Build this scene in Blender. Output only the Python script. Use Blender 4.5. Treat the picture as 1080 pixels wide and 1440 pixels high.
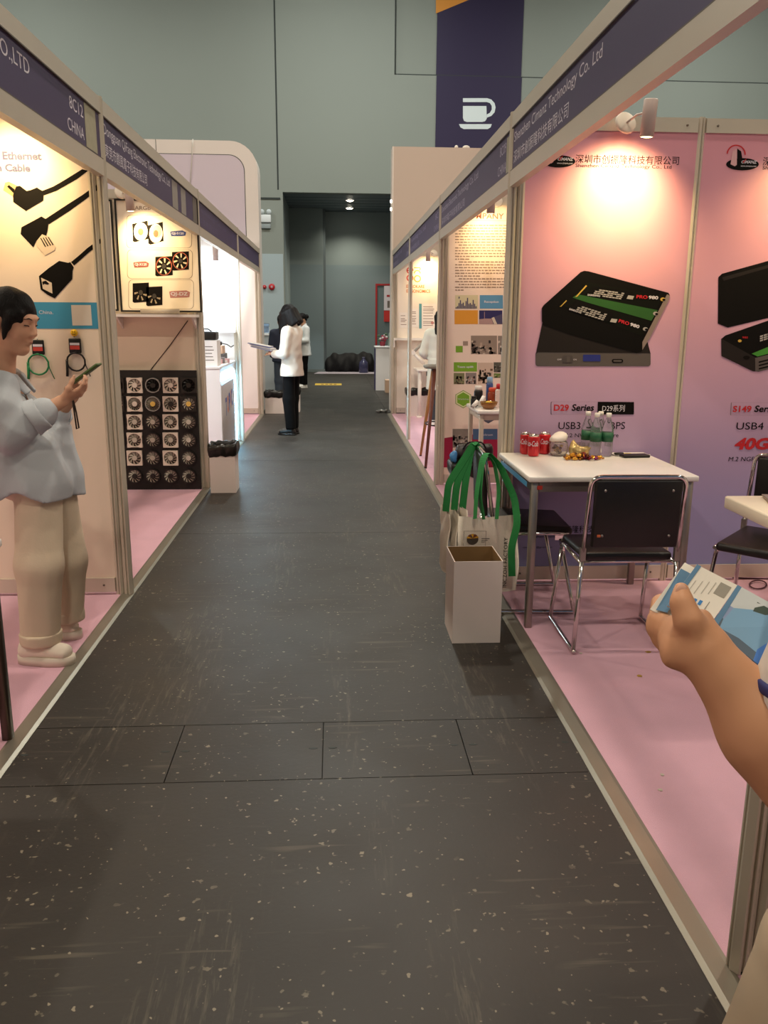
import bpy, bmesh, math, random
import numpy as np
from mathutils import Vector, Matrix

for _o in list(bpy.data.objects): bpy.data.objects.remove(_o)
random.seed(11)
S = bpy.context.scene
COL = S.collection

# ------------------------------------------------------------------ camera
FPX, PITCH, YAW, ROLL, CAMH = 1166.4, .2283, .061, .007, 1.5
_F = np.array([math.sin(YAW)*math.cos(PITCH), math.cos(YAW)*math.cos(PITCH), -math.sin(PITCH)])
_R0 = np.array([math.cos(YAW), -math.sin(YAW), 0.]); _U0 = np.cross(_R0, _F)
_R = _R0*math.cos(ROLL)+_U0*math.sin(ROLL); _U = -_R0*math.sin(ROLL)+_U0*math.cos(ROLL)
_C = np.array([0, 0, CAMH])
cd = bpy.data.cameras.new('camera'); cam = bpy.data.objects.new('camera', cd); COL.objects.link(cam)
cd.sensor_fit = 'HORIZONTAL'; cd.sensor_width = 36; cd.lens = FPX/1080*36
cd.clip_start = .05; cd.clip_end = 200
cam.matrix_world = Matrix(((_R[0], _U[0], -_F[0], 0), (_R[1], _U[1], -_F[1], 0), (_R[2], _U[2], -_F[2], CAMH), (0, 0, 0, 1)))
S.camera = cam
S.view_settings.view_transform = 'Standard'; S.view_settings.look = 'None'
S.view_settings.gamma = 1; S.view_settings.use_curve_mapping = False
S.view_settings.exposure = 0.0
W = bpy.data.worlds.new('world'); S.world = W; W.use_nodes = True
W.node_tree.nodes['Background'].inputs[0].default_value = (.75, .85, 1, 1)
W.node_tree.nodes['Background'].inputs[1].default_value = .03
HALL_W = 270     # watts of each high-bay lamp
SPOT_W = 60

# pixel of the photograph -> point on a known plane
def _ray(u, v): return _F+_R*(u-540)/FPX-_U*(v-720)/FPX
def gz(u, v, z=0.):
    d = _ray(u, v); return _C+d*((z-CAMH)/d[2])
def gx(u, v, x):
    d = _ray(u, v); return _C+d*(x/d[0])
def gy(u, v, y):
    d = _ray(u, v); return _C+d*(y/d[1])
def dep(u, v, t): return _C+_ray(u, v)*t

# ------------------------------------------------------------------ materials
def lin(c):
    if isinstance(c, str): c = tuple(int(c[i:i+2], 16) for i in (0, 2, 4))
    return tuple(((x/255)/12.92 if x/255 <= .04045 else ((x/255+.055)/1.055)**2.4) for x in c)
MATS = {}
def mat(name, col, rough=.6, metal=0., var=0., vscale=8., bump=0., bscale=120., emit=0., trans=0., ior=1.45, alpha=1., spec=.5, vec=None, coat=0., sheen=0.):
    if name in MATS: return MATS[name]
    m = bpy.data.materials.new(name); m.use_nodes = True; nt = m.node_tree; b = nt.nodes['Principled BSDF']
    L = lin(col)
    b.inputs['Base Color'].default_value = (*L, 1); b.inputs['Roughness'].default_value = rough; b.inputs['Metallic'].default_value = metal
    b.inputs['IOR'].default_value = ior; b.inputs['Specular IOR Level'].default_value = spec
    b.inputs['Coat Weight'].default_value = coat
    if sheen: b.inputs['Sheen Weight'].default_value = sheen
    if trans: b.inputs['Transmission Weight'].default_value = trans
    if alpha < 1: b.inputs['Alpha'].default_value = alpha
    if emit:
        b.inputs['Emission Color'].default_value = (*L, 1); b.inputs['Emission Strength'].default_value = emit
    if var or bump:
        tc = nt.nodes.new('ShaderNodeTexCoord')
        src = tc.outputs['Object']
        if vec:
            mp = nt.nodes.new('ShaderNodeMapping'); mp.inputs['Scale'].default_value = vec
            nt.links.new(src, mp.inputs[0]); src = mp.outputs[0]
    if var:
        n = nt.nodes.new('ShaderNodeTexNoise'); n.inputs['Scale'].default_value = vscale; n.inputs['Detail'].default_value = 5
        nt.links.new(src, n.inputs['Vector'])
        mx = nt.nodes.new('ShaderNodeMix'); mx.data_type = 'RGBA'
        mx.inputs['A'].default_value = (*[x*(1-var) for x in L], 1); mx.inputs['B'].default_value = (*[min(1, x*(1+var)) for x in L], 1)
        nt.links.new(n.outputs['Fac'], mx.inputs['Factor']); nt.links.new(mx.outputs['Result'], b.inputs['Base Color'])
    if bump:
        n2 = nt.nodes.new('ShaderNodeTexNoise'); n2.inputs['Scale'].default_value = bscale; n2.inputs['Detail'].default_value = 3
        nt.links.new(src, n2.inputs['Vector'])
        bp = nt.nodes.new('ShaderNodeBump'); bp.inputs['Strength'].default_value = bump; bp.inputs['Distance'].default_value = .01
        nt.links.new(n2.outputs['Fac'], bp.inputs['Height']); nt.links.new(bp.outputs[0], b.inputs['Normal'])
    MATS[name] = m
    return m

def mat_floor():
    m = bpy.data.materials.new('aisle_board'); m.use_nodes = True; nt = m.node_tree; b = nt.nodes['Principled BSDF']; N = nt.nodes.new; K = nt.links.new
    g = N('ShaderNodeNewGeometry'); pos = g.outputs['Position']
    def noise(scale, det, vec=(1, 1, 1), rough=.5):
        mp = N('ShaderNodeMapping'); mp.inputs['Scale'].default_value = vec; K(pos, mp.inputs[0])
        n = N('ShaderNodeTexNoise'); n.inputs['Scale'].default_value = scale; n.inputs['Detail'].default_value = det; n.inputs['Roughness'].default_value = rough
        K(mp.outputs[0], n.inputs['Vector']); return n.outputs['Fac']
    def ramp(v, a, c):
        r = N('ShaderNodeMapRange'); r.inputs['From Min'].default_value = a; r.inputs['From Max'].default_value = c; r.clamp = True; K(v, r.inputs['Value']); return r.outputs['Result']
    def mth(op, x, y):
        n = N('ShaderNodeMath'); n.operation = op
        for i, q in enumerate((x, y)):
            if isinstance(q, (int, float)): n.inputs[i].default_value = q
            else: K(q, n.inputs[i])
        return n.outputs[0]
    speck = mth('MULTIPLY', ramp(noise(34, 2), .66, .70), ramp(noise(3, 3), .42, .62))
    dots = ramp(noise(52, 1), .725, .75)
    flake = ramp(noise(11, 5, rough=.7), .69, .70)
    streak = mth('MULTIPLY', ramp(noise(22, 3, (.12, 1.6, 1)), .60, .68), ramp(noise(2.2, 2), .5, .6))
    streak2 = mth('MULTIPLY', ramp(noise(16, 4, (3.0, .3, 1), .7), .52, .68), ramp(noise(1.4, 2, (2.6, .35, 1)), .54, .62))
    tot = mth('MAXIMUM', mth('MAXIMUM', mth('MULTIPLY', speck, .8), mth('MULTIPLY', flake, .8)), mth('MAXIMUM', mth('MULTIPLY', streak, .16), mth('MULTIPLY', streak2, .22)))
    tot = mth('MAXIMUM', tot, mth('MULTIPLY', dots, .8))
    base = N('ShaderNodeMix'); base.data_type = 'RGBA'; base.inputs['A'].default_value = (*lin('1b1814'), 1); base.inputs['B'].default_value = (*lin('2a251f'), 1)
    K(noise(1.1, 5, (1, .6, 1)), base.inputs['Factor'])
    mx = N('ShaderNodeMix'); mx.data_type = 'RGBA'; mx.inputs['B'].default_value = (*lin('8d8470'), 1)
    K(base.outputs['Result'], mx.inputs['A']); K(tot, mx.inputs['Factor']); K(mx.outputs['Result'], b.inputs['Base Color'])
    r = N('ShaderNodeMapRange'); r.inputs['To Min'].default_value = .38; r.inputs['To Max'].default_value = .62; K(noise(2.2, 4), r.inputs['Value']); K(r.outputs['Result'], b.inputs['Roughness'])
    bp = N('ShaderNodeBump'); bp.inputs['Strength'].default_value = .12; bp.inputs['Distance'].default_value = .004; K(noise(55, 3), bp.inputs['Height']); K(bp.outputs[0], b.inputs['Normal'])
    return m
M_FLOOR = mat_floor()

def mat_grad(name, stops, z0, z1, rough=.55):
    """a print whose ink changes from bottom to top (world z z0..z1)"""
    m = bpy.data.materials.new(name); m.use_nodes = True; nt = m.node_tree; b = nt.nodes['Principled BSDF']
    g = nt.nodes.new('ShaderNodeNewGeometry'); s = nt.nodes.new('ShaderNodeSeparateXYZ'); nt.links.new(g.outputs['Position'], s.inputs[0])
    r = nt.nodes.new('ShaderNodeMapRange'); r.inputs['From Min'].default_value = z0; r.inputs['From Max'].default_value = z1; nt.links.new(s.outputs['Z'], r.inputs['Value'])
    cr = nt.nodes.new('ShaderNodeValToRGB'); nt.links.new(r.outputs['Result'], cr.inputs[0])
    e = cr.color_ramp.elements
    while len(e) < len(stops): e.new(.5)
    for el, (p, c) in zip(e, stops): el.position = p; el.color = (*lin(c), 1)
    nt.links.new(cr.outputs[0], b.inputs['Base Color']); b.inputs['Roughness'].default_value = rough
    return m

ALU = mat('aluminium', 'cfc6b6', .38, .35, var=.05, vscale=3)
ALU_DARK = mat('aluminium_slot', '6a6258', .5, .4)
WHITE = mat('white_panel', 'efe6dc', .5, var=.02, vscale=2)
WHITEGLOSS = mat('white_laminate', 'f0ebe4', .3, var=.015, vscale=4)
PURPLE = mat('purple_board', '44365c', .45, var=.03, vscale=5)
INK_WHITE = mat('white_ink', 'd9d4de', .6)
BLACK = mat('black_plastic', '14110f', .4, var=.2, vscale=20)
INK_BLACK = mat('black_ink', '0d0a09', .7, spec=.15)
INK_GREY = mat('grey_ink', '6f6660', .6)
CHROME = mat('chrome', 'd8d4d0', .12, 1., var=.03, vscale=9)
STEEL = mat('brushed_steel', '9b948d', .35, .85, var=.06, vscale=12)
LEATHER = mat('black_leather', '1a1614', .38, var=.15, vscale=30, bump=.08, bscale=160)
CARPET = mat('pink_carpet', 'd7a8b9', .95, var=.10, vscale=5, bump=.35, bscale=420, sheen=.2)
CARD = mat('white_card', 'd9cdc6', .7, var=.04, vscale=5)
KRAFT = mat('brown_card', '8a6a42', .8, var=.08, vscale=12)
BAGPLASTIC = mat('black_bin_bag', '15120f', .28, var=.3, vscale=18, bump=.5, bscale=25)
SKIN = mat('skin', 'd3a184', .5, var=.06, vscale=14, spec=.35)
SKIN2 = mat('skin_tan', 'c99470', .5, var=.07, vscale=16, spec=.35)
HAIR = mat('black_hair', '0f0b0a', .55, spec=.25, var=.35, vscale=40, vec=(3, 3, .6), bump=.4, bscale=60)
CLEAR = mat('clear_plastic', 'f4f6f6', .08, trans=.95, ior=1.33)
GLASS = mat('clear_glass', 'f6f4ee', .05, trans=.95, ior=1.4)

# ------------------------------------------------------------------ objects
def thing(name, label, cat, loc=(0, 0, 0), rz=0., group=None):
    o = bpy.data.objects.new(name, None); COL.objects.link(o); o.empty_display_size = .1
    o.location = loc; o.rotation_euler = (0, 0, rz); o['label'] = label; o['category'] = cat
    if group: o['group'] = group
    return o
def tag(o, label, cat, group=None):
    o['label'] = label; o['category'] = cat
    if group: o['group'] = group
    return o
def struct(o): o['kind'] = 'structure'; return o

def world_of(o):
    m = Matrix.LocRotScale(o.location, o.rotation_euler.to_quaternion(), o.scale)
    return world_of(o.parent) @ m if o.parent else m

class MB:
    def __init__(s): s.v = []; s.f = []; s.smooth = []
    def add(s, vs, fs, smooth=False):
        n = len(s.v); s.v += [tuple(map(float, p)) for p in vs]; s.f += [tuple(i+n for i in f) for f in fs]; s.smooth += [smooth]*len(fs); return s
    def box(s, x0, x1, y0, y1, z0, z1):
        vs = [(x, y, z) for z in (z0, z1) for y in (y0, y1) for x in (x0, x1)]
        return s.add(vs, [(0, 2, 3, 1), (4, 5, 7, 6), (0, 1, 5, 4), (2, 6, 7, 3), (0, 4, 6, 2), (1, 3, 7, 5)])
    def rbox(s, x0, x1, y0, y1, z0, z1, r=.01, seg=3):
        """box with rounded edges (bevelled)"""
        bm = bmesh.new(); bmesh.ops.create_cube(bm, size=1)
        for v in bm.verts: v.co = ((x0+x1)/2+v.co.x*(x1-x0), (y0+y1)/2+v.co.y*(y1-y0), (z0+z1)/2+v.co.z*(z1-z0))
        bmesh.ops.bevel(bm, geom=bm.edges[:], offset=r, segments=seg, affect='EDGES', profile=.5)
        bm.verts.index_update()
        s.add([v.co[:] for v in bm.verts], [tuple(v.index for v in f.verts) for f in bm.faces], True); bm.free(); return s
    def prism(s, pts, z0, z1, axis='z', smooth=False):
        """polygon pts (2d) extruded along an axis"""
        n = len(pts)
        def mk(a, b, c): return {'z': (a, b, c), 'y': (a, c, b), 'x': (c, a, b)}[axis]
        vs = [mk(a, b, z0) for a, b in pts]+[mk(a, b, z1) for a, b in pts]
        fs = [tuple(range(n))[::-1], tuple(range(n, 2*n))]
        nb = len(s.v); s.add(vs, fs)
        s.f += [(nb+i, nb+(i+1) % n, nb+n+(i+1) % n, nb+n+i) for i in range(n)]; s.smooth += [smooth]*n
        return s
    def tube(s, pts, r, n=8, caps=True, radii=None, flat=None):
        pts = [Vector(p) for p in pts]; rings = []
        up = Vector((0, 0, 1)); prev = None
        for i, p in enumerate(pts):
            d = (pts[min(i+1, len(pts)-1)]-pts[max(i-1, 0)])
            if d.length < 1e-9: d = Vector((0, 0, 1))
            d.normalize()
            if prev is None:
                a = d.cross(up)
                if a.length < 1e-3: a = d.cross(Vector((1, 0, 0)))
            else: a = prev-d*prev.dot(d)
            a.normalize(); prev = a; b = d.cross(a)
            rr = radii[i] if radii else r
            fa, fb = flat or (1, 1)
            rings.append([p+(a*math.cos(2*math.pi*k/n)*fa+b*math.sin(2*math.pi*k/n)*fb)*rr for k in range(n)])
        vs = [q for rg in rings for q in rg]; fs = []
        for i in range(len(rings)-1):
            for k in range(n): fs.append((i*n+k, i*n+(k+1) % n, (i+1)*n+(k+1) % n, (i+1)*n+k))
        s.add(vs, fs, True)
        if caps:
            nb = len(s.v)-len(vs)
            s.f += [tuple(nb+k for k in range(n))[::-1], tuple(nb+(len(rings)-1)*n+k for k in range(n))]; s.smooth += [False, False]
        return s
    def lathe(s, prof, c=(0, 0, 0), n=20, smooth=True, sx=1, sy=1):
        """profile [(r,z)...] turned about z at c"""
        vs = []; fs = []
        for r, z in prof:
            for k in range(n): vs.append((c[0]+r*math.cos(2*math.pi*k/n)*sx, c[1]+r*math.sin(2*math.pi*k/n)*sy, c[2]+z))
        for i in range(len(prof)-1):
            for k in range(n): fs.append((i*n+k, i*n+(k+1) % n, (i+1)*n+(k+1) % n, (i+1)*n+k))
        s.add(vs, fs, smooth)
        nb = len(s.v)-len(vs)
        if prof[0][0] > 1e-5: s.f.append(tuple(nb+k for k in range(n))[::-1]); s.smooth.append(False)
        if prof[-1][0] > 1e-5: s.f.append(tuple(nb+(len(prof)-1)*n+k for k in range(n))); s.smooth.append(False)
        return s
    def ell(s, c, r, n=14, m=9):
        vs = []; fs = []
        for i in range(m+1):
            t = math.pi*i/m
            for k in range(n):
                a = 2*math.pi*k/n; vs.append((c[0]+r[0]*math.sin(t)*math.cos(a), c[1]+r[1]*math.sin(t)*math.sin(a), c[2]+r[2]*math.cos(t)))
        for i in range(m):
            for k in range(n): fs.append((i*n+k, (i+1)*n+k, (i+1)*n+(k+1) % n, i*n+(k+1) % n))
        return s.add(vs, fs, True)
    def xf(s, M):
        s.v = [tuple(M @ Vector(p)) for p in s.v]; return s
    def build(s, name, m, parent=None, local=False):
        """verts are world coordinates unless local=True (then the parent's own frame)"""
        me = bpy.data.meshes.new(name)
        vs = s.v
        if parent is not None and not local:
            I = world_of(parent).inverted(); vs = [tuple(I @ Vector(p)) for p in vs]
        me.from_pydata(vs, [], s.f); me.validate()
        if len(me.polygons) == len(s.smooth): me.polygons.foreach_set('use_smooth', s.smooth)
        me.materials.append(m); me.update()
        o = bpy.data.objects.new(name, me); COL.objects.link(o)
        if parent is not None: o.parent = parent
        return o
def linked(o, parent, loc=(0, 0, 0), rot=(0, 0, 0)):
    c = o.copy(); COL.objects.link(c); c.parent = parent; c.location = loc; c.rotation_euler = rot; return c
def copy_tree(o, parent=None):
    c = o.copy(); COL.objects.link(c); c.parent = parent
    for ch in list(o.children): copy_tree(ch, c)
    return c

# flat lettering, as mesh
_TXT = {}
def text_geo(body, bold=0., shear=0., space=1.):
    key = (body, bold, shear, space)
    if key in _TXT: return _TXT[key]
    c = bpy.data.curves.new('t', 'FONT'); c.body = body; c.size = 1; c.offset = bold; c.shear = shear; c.space_character = space; c.resolution_u = 3
    o = bpy.data.objects.new('t', c); COL.objects.link(o)
    dg = bpy.context.evaluated_depsgraph_get(); me = bpy.data.meshes.new_from_object(o.evaluated_get(dg))
    v = np.array([p.co[:2] for p in me.vertices]) if len(me.vertices) else np.zeros((1, 2)); f = [tuple(p.vertices) for p in me.polygons]
    bpy.data.objects.remove(o); bpy.data.curves.remove(c); bpy.data.meshes.remove(me)
    lo = v.min(0); hi = v.max(0); _TXT[key] = (v-lo, hi-lo, f); return _TXT[key]
def text(mb, body, o, rt, up, w=None, h=None, bold=0., shear=0., space=1.):
    """lettering whose ink box has its lower left at o; rt/up unit vectors; w and/or h in metres"""
    v, ext, f = text_geo(body, bold, shear, space)
    sy = h/ext[1] if h else (w/ext[0]); sx = w/ext[0] if w else sy
    o = np.array(o, float); rt = np.array(rt, float); up = np.array(up, float)
    mb.add([o+rt*p[0]*sx+up*p[1]*sy for p in v], f); return mb
# ================================================================== hall shell
XL, XR = -1.145, .948                     # the two rows of booth posts
ML = 2.978
YL = [4.47-2*ML, 4.47-ML, 4.47, 4.47+ML, 4.47+2*ML, 4.47+3*ML]
YR = [4.60-2*ML, 4.60-ML, 4.60, 7.545, 10.52, 13.50]
ZB, ZP0, ZP1, ZT = 2.18, 2.258, 2.468, 2.54   # fascia: underside, purple board, top
HALLGREY = mat('hall_wall_paint', '90968f', .7, var=.04, vscale=.6)
HALLGREY2 = mat('alcove_wall_paint', '808d8e', .65, var=.04, vscale=.8)
SEAM = mat('dark_seam', '3a3f3e', .8)
YW = 21.5

# aisle floor: boards with open joints over a dark sub-floor
flo = struct(MB().box(-14, 16, -9, 30, -.06, -.012).build('floor', mat('sub_floor', '16130f', .8)))
def board(x0, x1, y0, y1):
    g = .0018
    return MB().box(x0+g, x1-g, y0+g, y1-g, -.0119, 0).build('floor_board', M_FLOOR, flo)
ys = [-9, -6, -3, -.4, 2.51]
for i in range(len(ys)-1): board(-1.13, .87, ys[i], ys[i+1])
for a, b in ((-1.13, -.571), (-.571, -.048), (-.048, .461), (.461, .87)):
    p = board(a, b, 2.51, 2.91)
    for hx in (a+.035, b-.035):
        if -1.1 < hx < .84:
            MB().prism([(hx-.016, 2.715), (hx-.006, 2.709), (hx+.006, 2.709), (hx+.016, 2.715), (hx+.006, 2.721), (hx-.006, 2.721)], 0, .0008).build('finger_slot', SEAM, flo)
ys = [2.91, 5.80, 8.94, 11.4, 13.6]
for i in range(len(ys)-1): board(-1.13, .87, ys[i], ys[i+1])
ys = [13.6, 16.2, 18.8, 21.4, 25.4]
for i in range(len(ys)-1):
    for xa in (-6.13, -1.13, .87, 5.87): board(xa, {-6.13: -1.13, -1.13: .87, .87: 5.87, 5.87: 10}[xa], ys[i], ys[i+1])

# carpets and edge strips
for nm, x0, x1, lab in (('carpet', -4.25, XL-.035, 'pink carpet under the booths of the ethernet cable and fan makers'), ('carpet', XR-.015, 4.1, 'pink carpet under the booths with the pink posters and company profile')):
    tag(MB().box(x0, x1, -6, 13.52, -.0118, .004).build(nm, CARPET), lab, 'carpet')
STRIP = mat('edge_strip', '8f897c', .35, .6, var=.12, vscale=6)
struct(MB().prism([(XL-.04, -.0115), (XL-.04, .007), (XL-.03, .009), (XL+.012, .007), (XL+.027, .0012), (XL+.027, -.0115)], -6, 13.52, 'y').build('trim_1', STRIP))
struct(MB().prism([(XR-.085, -.0115), (XR-.085, .0012), (XR-.07, .007), (XR-.025, .009), (XR-.013, .007), (XR-.013, -.0115)], -6, 13.52, 'y').build('trim_2', STRIP))

# back wall of the hall with the alcove opening and the set-back bay up on the right
xa = gy(400, 400, YW)[0]; za = 4.495; xn = gy(555, 60, YW)[0]; zn = gy(640, 107, YW)[2]; xo = 3.2; TOP = 11.
wb = struct(MB().box(-14, xa, YW, YW+.3, 0, za).build('wall_back', HALLGREY))
MB().box(-14, xn, YW, YW+.3, za, TOP).build('wall_panel', HALLGREY, wb)
MB().box(xn, 16, YW, YW+.3, za, zn).build('wall_panel', HALLGREY, wb)
MB().box(xo, 16, YW, YW+.3, 0, za).build('wall_panel', HALLGREY, wb)
MB().box(xn-.02, 16, YW+.10, YW+.3, zn-.02, TOP).build('wall_panel', HALLGREY, wb)
MB().box(xn-.001, xn+.03, YW+.03, YW+.12, zn, TOP).build('joint', SEAM, wb)
MB().box(xn, 16, YW+.03, YW+.12, zn-.001, zn+.03).build('joint', SEAM, wb)
xs_ = gy(388.5, 140, YW)[0]
MB().box(xs_-.018, xs_+.018, YW-.004, YW+.01, za+.05, TOP).build('joint', SEAM, wb)
MB().box(-4, xa-.06, YW-.02, YW+.01, gy(380, 279, YW)[2]-.02, gy(380, 279, YW)[2]+.02).build('joint', SEAM, wb)
MB().box(-14, xa-.02, YW-.012, YW+.01, 0, gy(380, 357, YW)[2]).build('wall_panel', mat('hall_wall_lower', 'aebdc2', .6, var=.03, vscale=.7), wb)  # bluer and paler below the seam: bluish booth light put into the colour
YA = 25.2
al = struct(MB().box(xa-.3, xo+.3, YA, YA+.2, 0, za+.2).build('wall_alcove', HALLGREY2))
MB().box(xa-.3, xa, YW+.3, YA, 0, za).build('side_panel', HALLGREY2, al)
MB().box(xo, xo+.3, YW+.3, YA, 0, za).build('side_panel', HALLGREY2, al)
xp = gy(455, 450, 24.4)[0]
MB().box(xa, xp, 24.4, YA, 0, za).build('pier', HALLGREY2, al)
MB().box(xp-.02, xp+.07, 24.6, YA-.002, 0, za).build('pier_edge', mat('pier_edge', '566064', .7), al)
MB().box(xa, xp+.03, 24.36, 24.45, 0, .08).build('skirting', mat('alcove_skirting', '6e7878', .5), al)
MB().box(xp, xo, YA-.02, YA+.01, 0, gy(500, 373, YA)[2]).build('wall_panel', mat('alcove_lower', '76868c', .6, var=.03, vscale=.7), al)  # bluish booth light below the seam is mixed into this panel colour
MB().box(xa, xp-.01, 24.385, 24.45, .08, gy(430, 372, 24.4)[2]).build('wall_panel', MATS['alcove_lower'], al)
ac = struct(MB().box(xa-.2, xo+.2, YW+.25, YA+.1, za, za+.1).build('ceiling_alcove', mat('alcove_ceiling', '6f7c82', .5)))
for k in range(1, 7):
    y = YW+.3+k*.52; MB().box(xa, xo, y-.008, y+.008, za-.004, za+.004).build('joint', SEAM, ac)
for i, (u, v) in enumerate(((492, 281), (491.5, 292))):
    p = gz(u, v, za)
    t = thing('downlight', 'round white downlight in alcove ceiling, %s' % ('by the opening' if i == 0 else 'near the back wall of the alcove'), 'light', (p[0], p[1], za))
    MB().lathe([(.085, -.004), (.115, -.004), (.12, -.014), (.10, -.02), (.085, -.012)], (p[0], p[1], za), 20).build('ring', WHITE, t)
    MB().lathe([(.001, -.045), (.05, -.04), (.086, -.02), (.086, -.002)], (p[0], p[1], za), 20).build('lens', mat('downlight_lens', 'fff2dc', .4, emit=25), t)
    ld = bpy.data.lights.new('downlight_lamp', 'SPOT'); ld.energy = 260; ld.color = (1, .9, .72); ld.spot_size = 2.2; ld.spot_blend = .8; ld.shadow_soft_size = .08
    lo = bpy.data.objects.new('downlight_lamp', ld); COL.objects.link(lo); lo.parent = t; lo.location = (0, 0, -.05)
struct(MB().box(-14.3, -14, -9, 26, 0, TOP).build('wall_left', HALLGREY))
struct(MB().box(16, 16.3, -9, 26, 0, TOP).build('wall_right', HALLGREY))
struct(MB().box(-14, 16, -9.3, -9, 0, TOP).build('wall_front', HALLGREY))
struct(MB().box(-14.3, 16.3, -9.3, 26, TOP, TOP+.2).build('ceiling', mat('hall_ceiling', '9aa09e', .8)))
k = 0
for y in (-4, 3, 10, 17):
    for x in (-7.5, 0.5, 8.5):
        t = thing('high_bay_lamp', 'round high bay lamp hanging from the hall ceiling', 'lamp', (x, y, TOP), group='high bay lamps of the hall')
        MB().tube([(x, y, TOP), (x, y, TOP-.7)], .015, 6).build('rod', STEEL, t)
        MB().lathe([(.06, 0), (.12, -.12), (.32, -.3), (.33, -.32), (.3, -.31), (.1, -.14), (.03, -.1)], (x, y, TOP-.65), 20).build('reflector', STEEL, t)
        ld = bpy.data.lights.new('high_bay_bulb', 'AREA'); ld.shape = 'DISK'; ld.size = .6; ld.energy = HALL_W*(1.35 if y > 15 else 1); ld.color = (1, .88, .71) if y < 15 else (.97, 1, .93)
        lo = bpy.data.objects.new('high_bay_bulb', ld); COL.objects.link(lo); lo.parent = t; lo.location = (0, 0, -1.0)

# ================================================================== booth frames
def post_section(cx, cy, R=.02):
    pts = []
    w, sl, dp = R*math.tan(math.pi/8), .0042, .008
    for k in range(4):
        a = k*math.pi/2; c, s_ = math.cos(a), math.sin(a)
        for d, q in ((R, -w), (R, -sl), (R-dp, -sl), (R-dp, sl), (R, sl), (R, w)):
            pts.append((cx+d*c-q*s_, cy+d*s_+q*c))
    return pts
def post_mesh(x, y, z0, z1, name='post', parent=None, R=.02):
    mb = MB(); mb.prism(post_section(x, y, R), z0, z1); mb.prism([(x+R*.55*math.cos(a*math.pi/4), y+R*.55*math.sin(a*math.pi/4)) for a in range(8)], z1, z1+.004)
    return mb.build(name, ALU, parent)
def row_post(x, y, lab):
    t = thing('booth_post', lab, 'post', (x, y, 0))
    post_mesh(x, y, .006, ZT+.008, 'upright', t, .024)
    MB().lathe([(.022, 0), (.022, .004), (.012, .006)], (x, y, .002), 12).build('foot', BLACK, t)
    return t
PL = ['aluminium booth post far behind the ethernet poster', 'aluminium booth post at the front of the ethernet cable booth', 'aluminium booth post between the ethernet poster and the fan booth', 'aluminium booth post between the fan booth and the white lit counter booth', 'thin aluminium booth post in front of the white lit booth, past the glowing counter', 'aluminium booth post ending the row beside the bin with a black bag']
PR = ['aluminium booth post of the booth before the blue poster', 'grooved aluminium post beside the blue and green poster panel', 'aluminium booth post between the pink poster and the company profile booth', 'aluminium booth post beside the company profile poster and bar stool', 'thin aluminium booth post in front of the red logo booth', 'aluminium booth post ending the row beside the white counter with flowers']
for y, l in zip(YL[1:], PL[1:]): row_post(XL, y, l)
for y, l in zip(YR[1:], PR[1:]): row_post(XR, y, l)

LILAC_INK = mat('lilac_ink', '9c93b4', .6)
STICKER = mat('pale_sticker', 'a9a58c', .6, var=.15, vscale=30)
def fascia(side, y0, y1, lab, lines, stickers=(), num=None, ink=None):
    """name board over a booth; lines: (text, ya, yb, zlo, h) running along the board"""
    x = XL if side < 0 else XR; n = 1 if side < 0 else -1       # n: direction the face looks (towards the aisle)
    t = thing('fascia_sign', lab, 'sign', (x, (y0+y1)/2, ZB))
    a, b = y0+.024, y1-.024; f = x+n*.02
    def bx(mb, d0, d1, z0, z1):
        return mb.box(min(x+n*d0, x+n*d1), max(x+n*d0, x+n*d1), a, b, z0, z1)
    bx(MB(), -.02, .02, ZP1, ZT).build('top_beam', ALU, t)
    bx(MB(), -.02, .02, ZB, ZP0).build('bottom_beam', ALU, t)
    bd = bx(MB(), -.004, .010, ZP0, ZP1).build('name_board', PURPLE, t)
    for p in (MB().box(*sorted((x+n*.010, x+n*.0205)), a, b, ZP1-.004, ZP1+.001), MB().box(*sorted((x+n*.010, x+n*.0205)), a, b, ZP0-.001, ZP0+.003)):
        p.build('slot', ALU_DARK, t)
    rt = (0, n, 0); X = x+n*.0108
    for s_, ya, yb, zlo, h in lines:
        o = (X, ya, zlo)
        text(MB(), s_, o, rt, (0, 0, 1), w=abs(yb-ya), h=h).build('lettering', ink or INK_WHITE, bd)
    for ya, yb, z0, z1, m in stickers:
        MB().box(*sorted((x+n*.0101, x+n*.0112)), min(ya, yb), max(ya, yb), z0, z1).build('sticker', m, bd)
    return t
fy = lambda u, v, side: gx(u, v, XL+.011 if side < 0 else XR-.011)[1]
# left row
fascia(-1, YL[1], YL[2], 'purple name board reading CO.,LTD above the ethernet cable poster',
       [('CO.,LTD', fy(0, 75, -1)-.06, fy(42, 105, -1), 2.375, .062), ('8C12', fy(98, 150, -1), fy(117, 163, -1), 2.385, .052), ('CHINA', fy(96, 182, -1), fy(119, 197, -1), 2.29, .05)],
       [(fy(118.5, 155, -1), fy(134, 165, -1), 2.27, 2.462, STICKER)])
fascia(-1, YL[2], YL[3], 'purple name board reading Dongguan QiFang above the fan booth',
       [('Dongguan QiFang Electronic Technology Co., Ltd', YL[2]+.05, fy(239, 263, -1), 2.375, .066), ('東莞市麒風電子科技有限公司', YL[2]+.06, fy(207, 256, -1), 2.285, .066)],
       [(fy(242, 265, -1), fy(249.5, 270, -1), 2.27, 2.455, mat('paper_strip', '98928a', .7, var=.1, vscale=20)), (fy(254.5, 275, -1), fy(261, 281, -1), 2.27, 2.455, MATS['paper_strip']), (fy(271, 290, -1), fy(277, 293, -1), 2.268, 2.462, mat('dim_sticker', '6d655c', .6))])
DIM = mat('dim_lilac_ink', '6c6488', .6)
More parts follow.
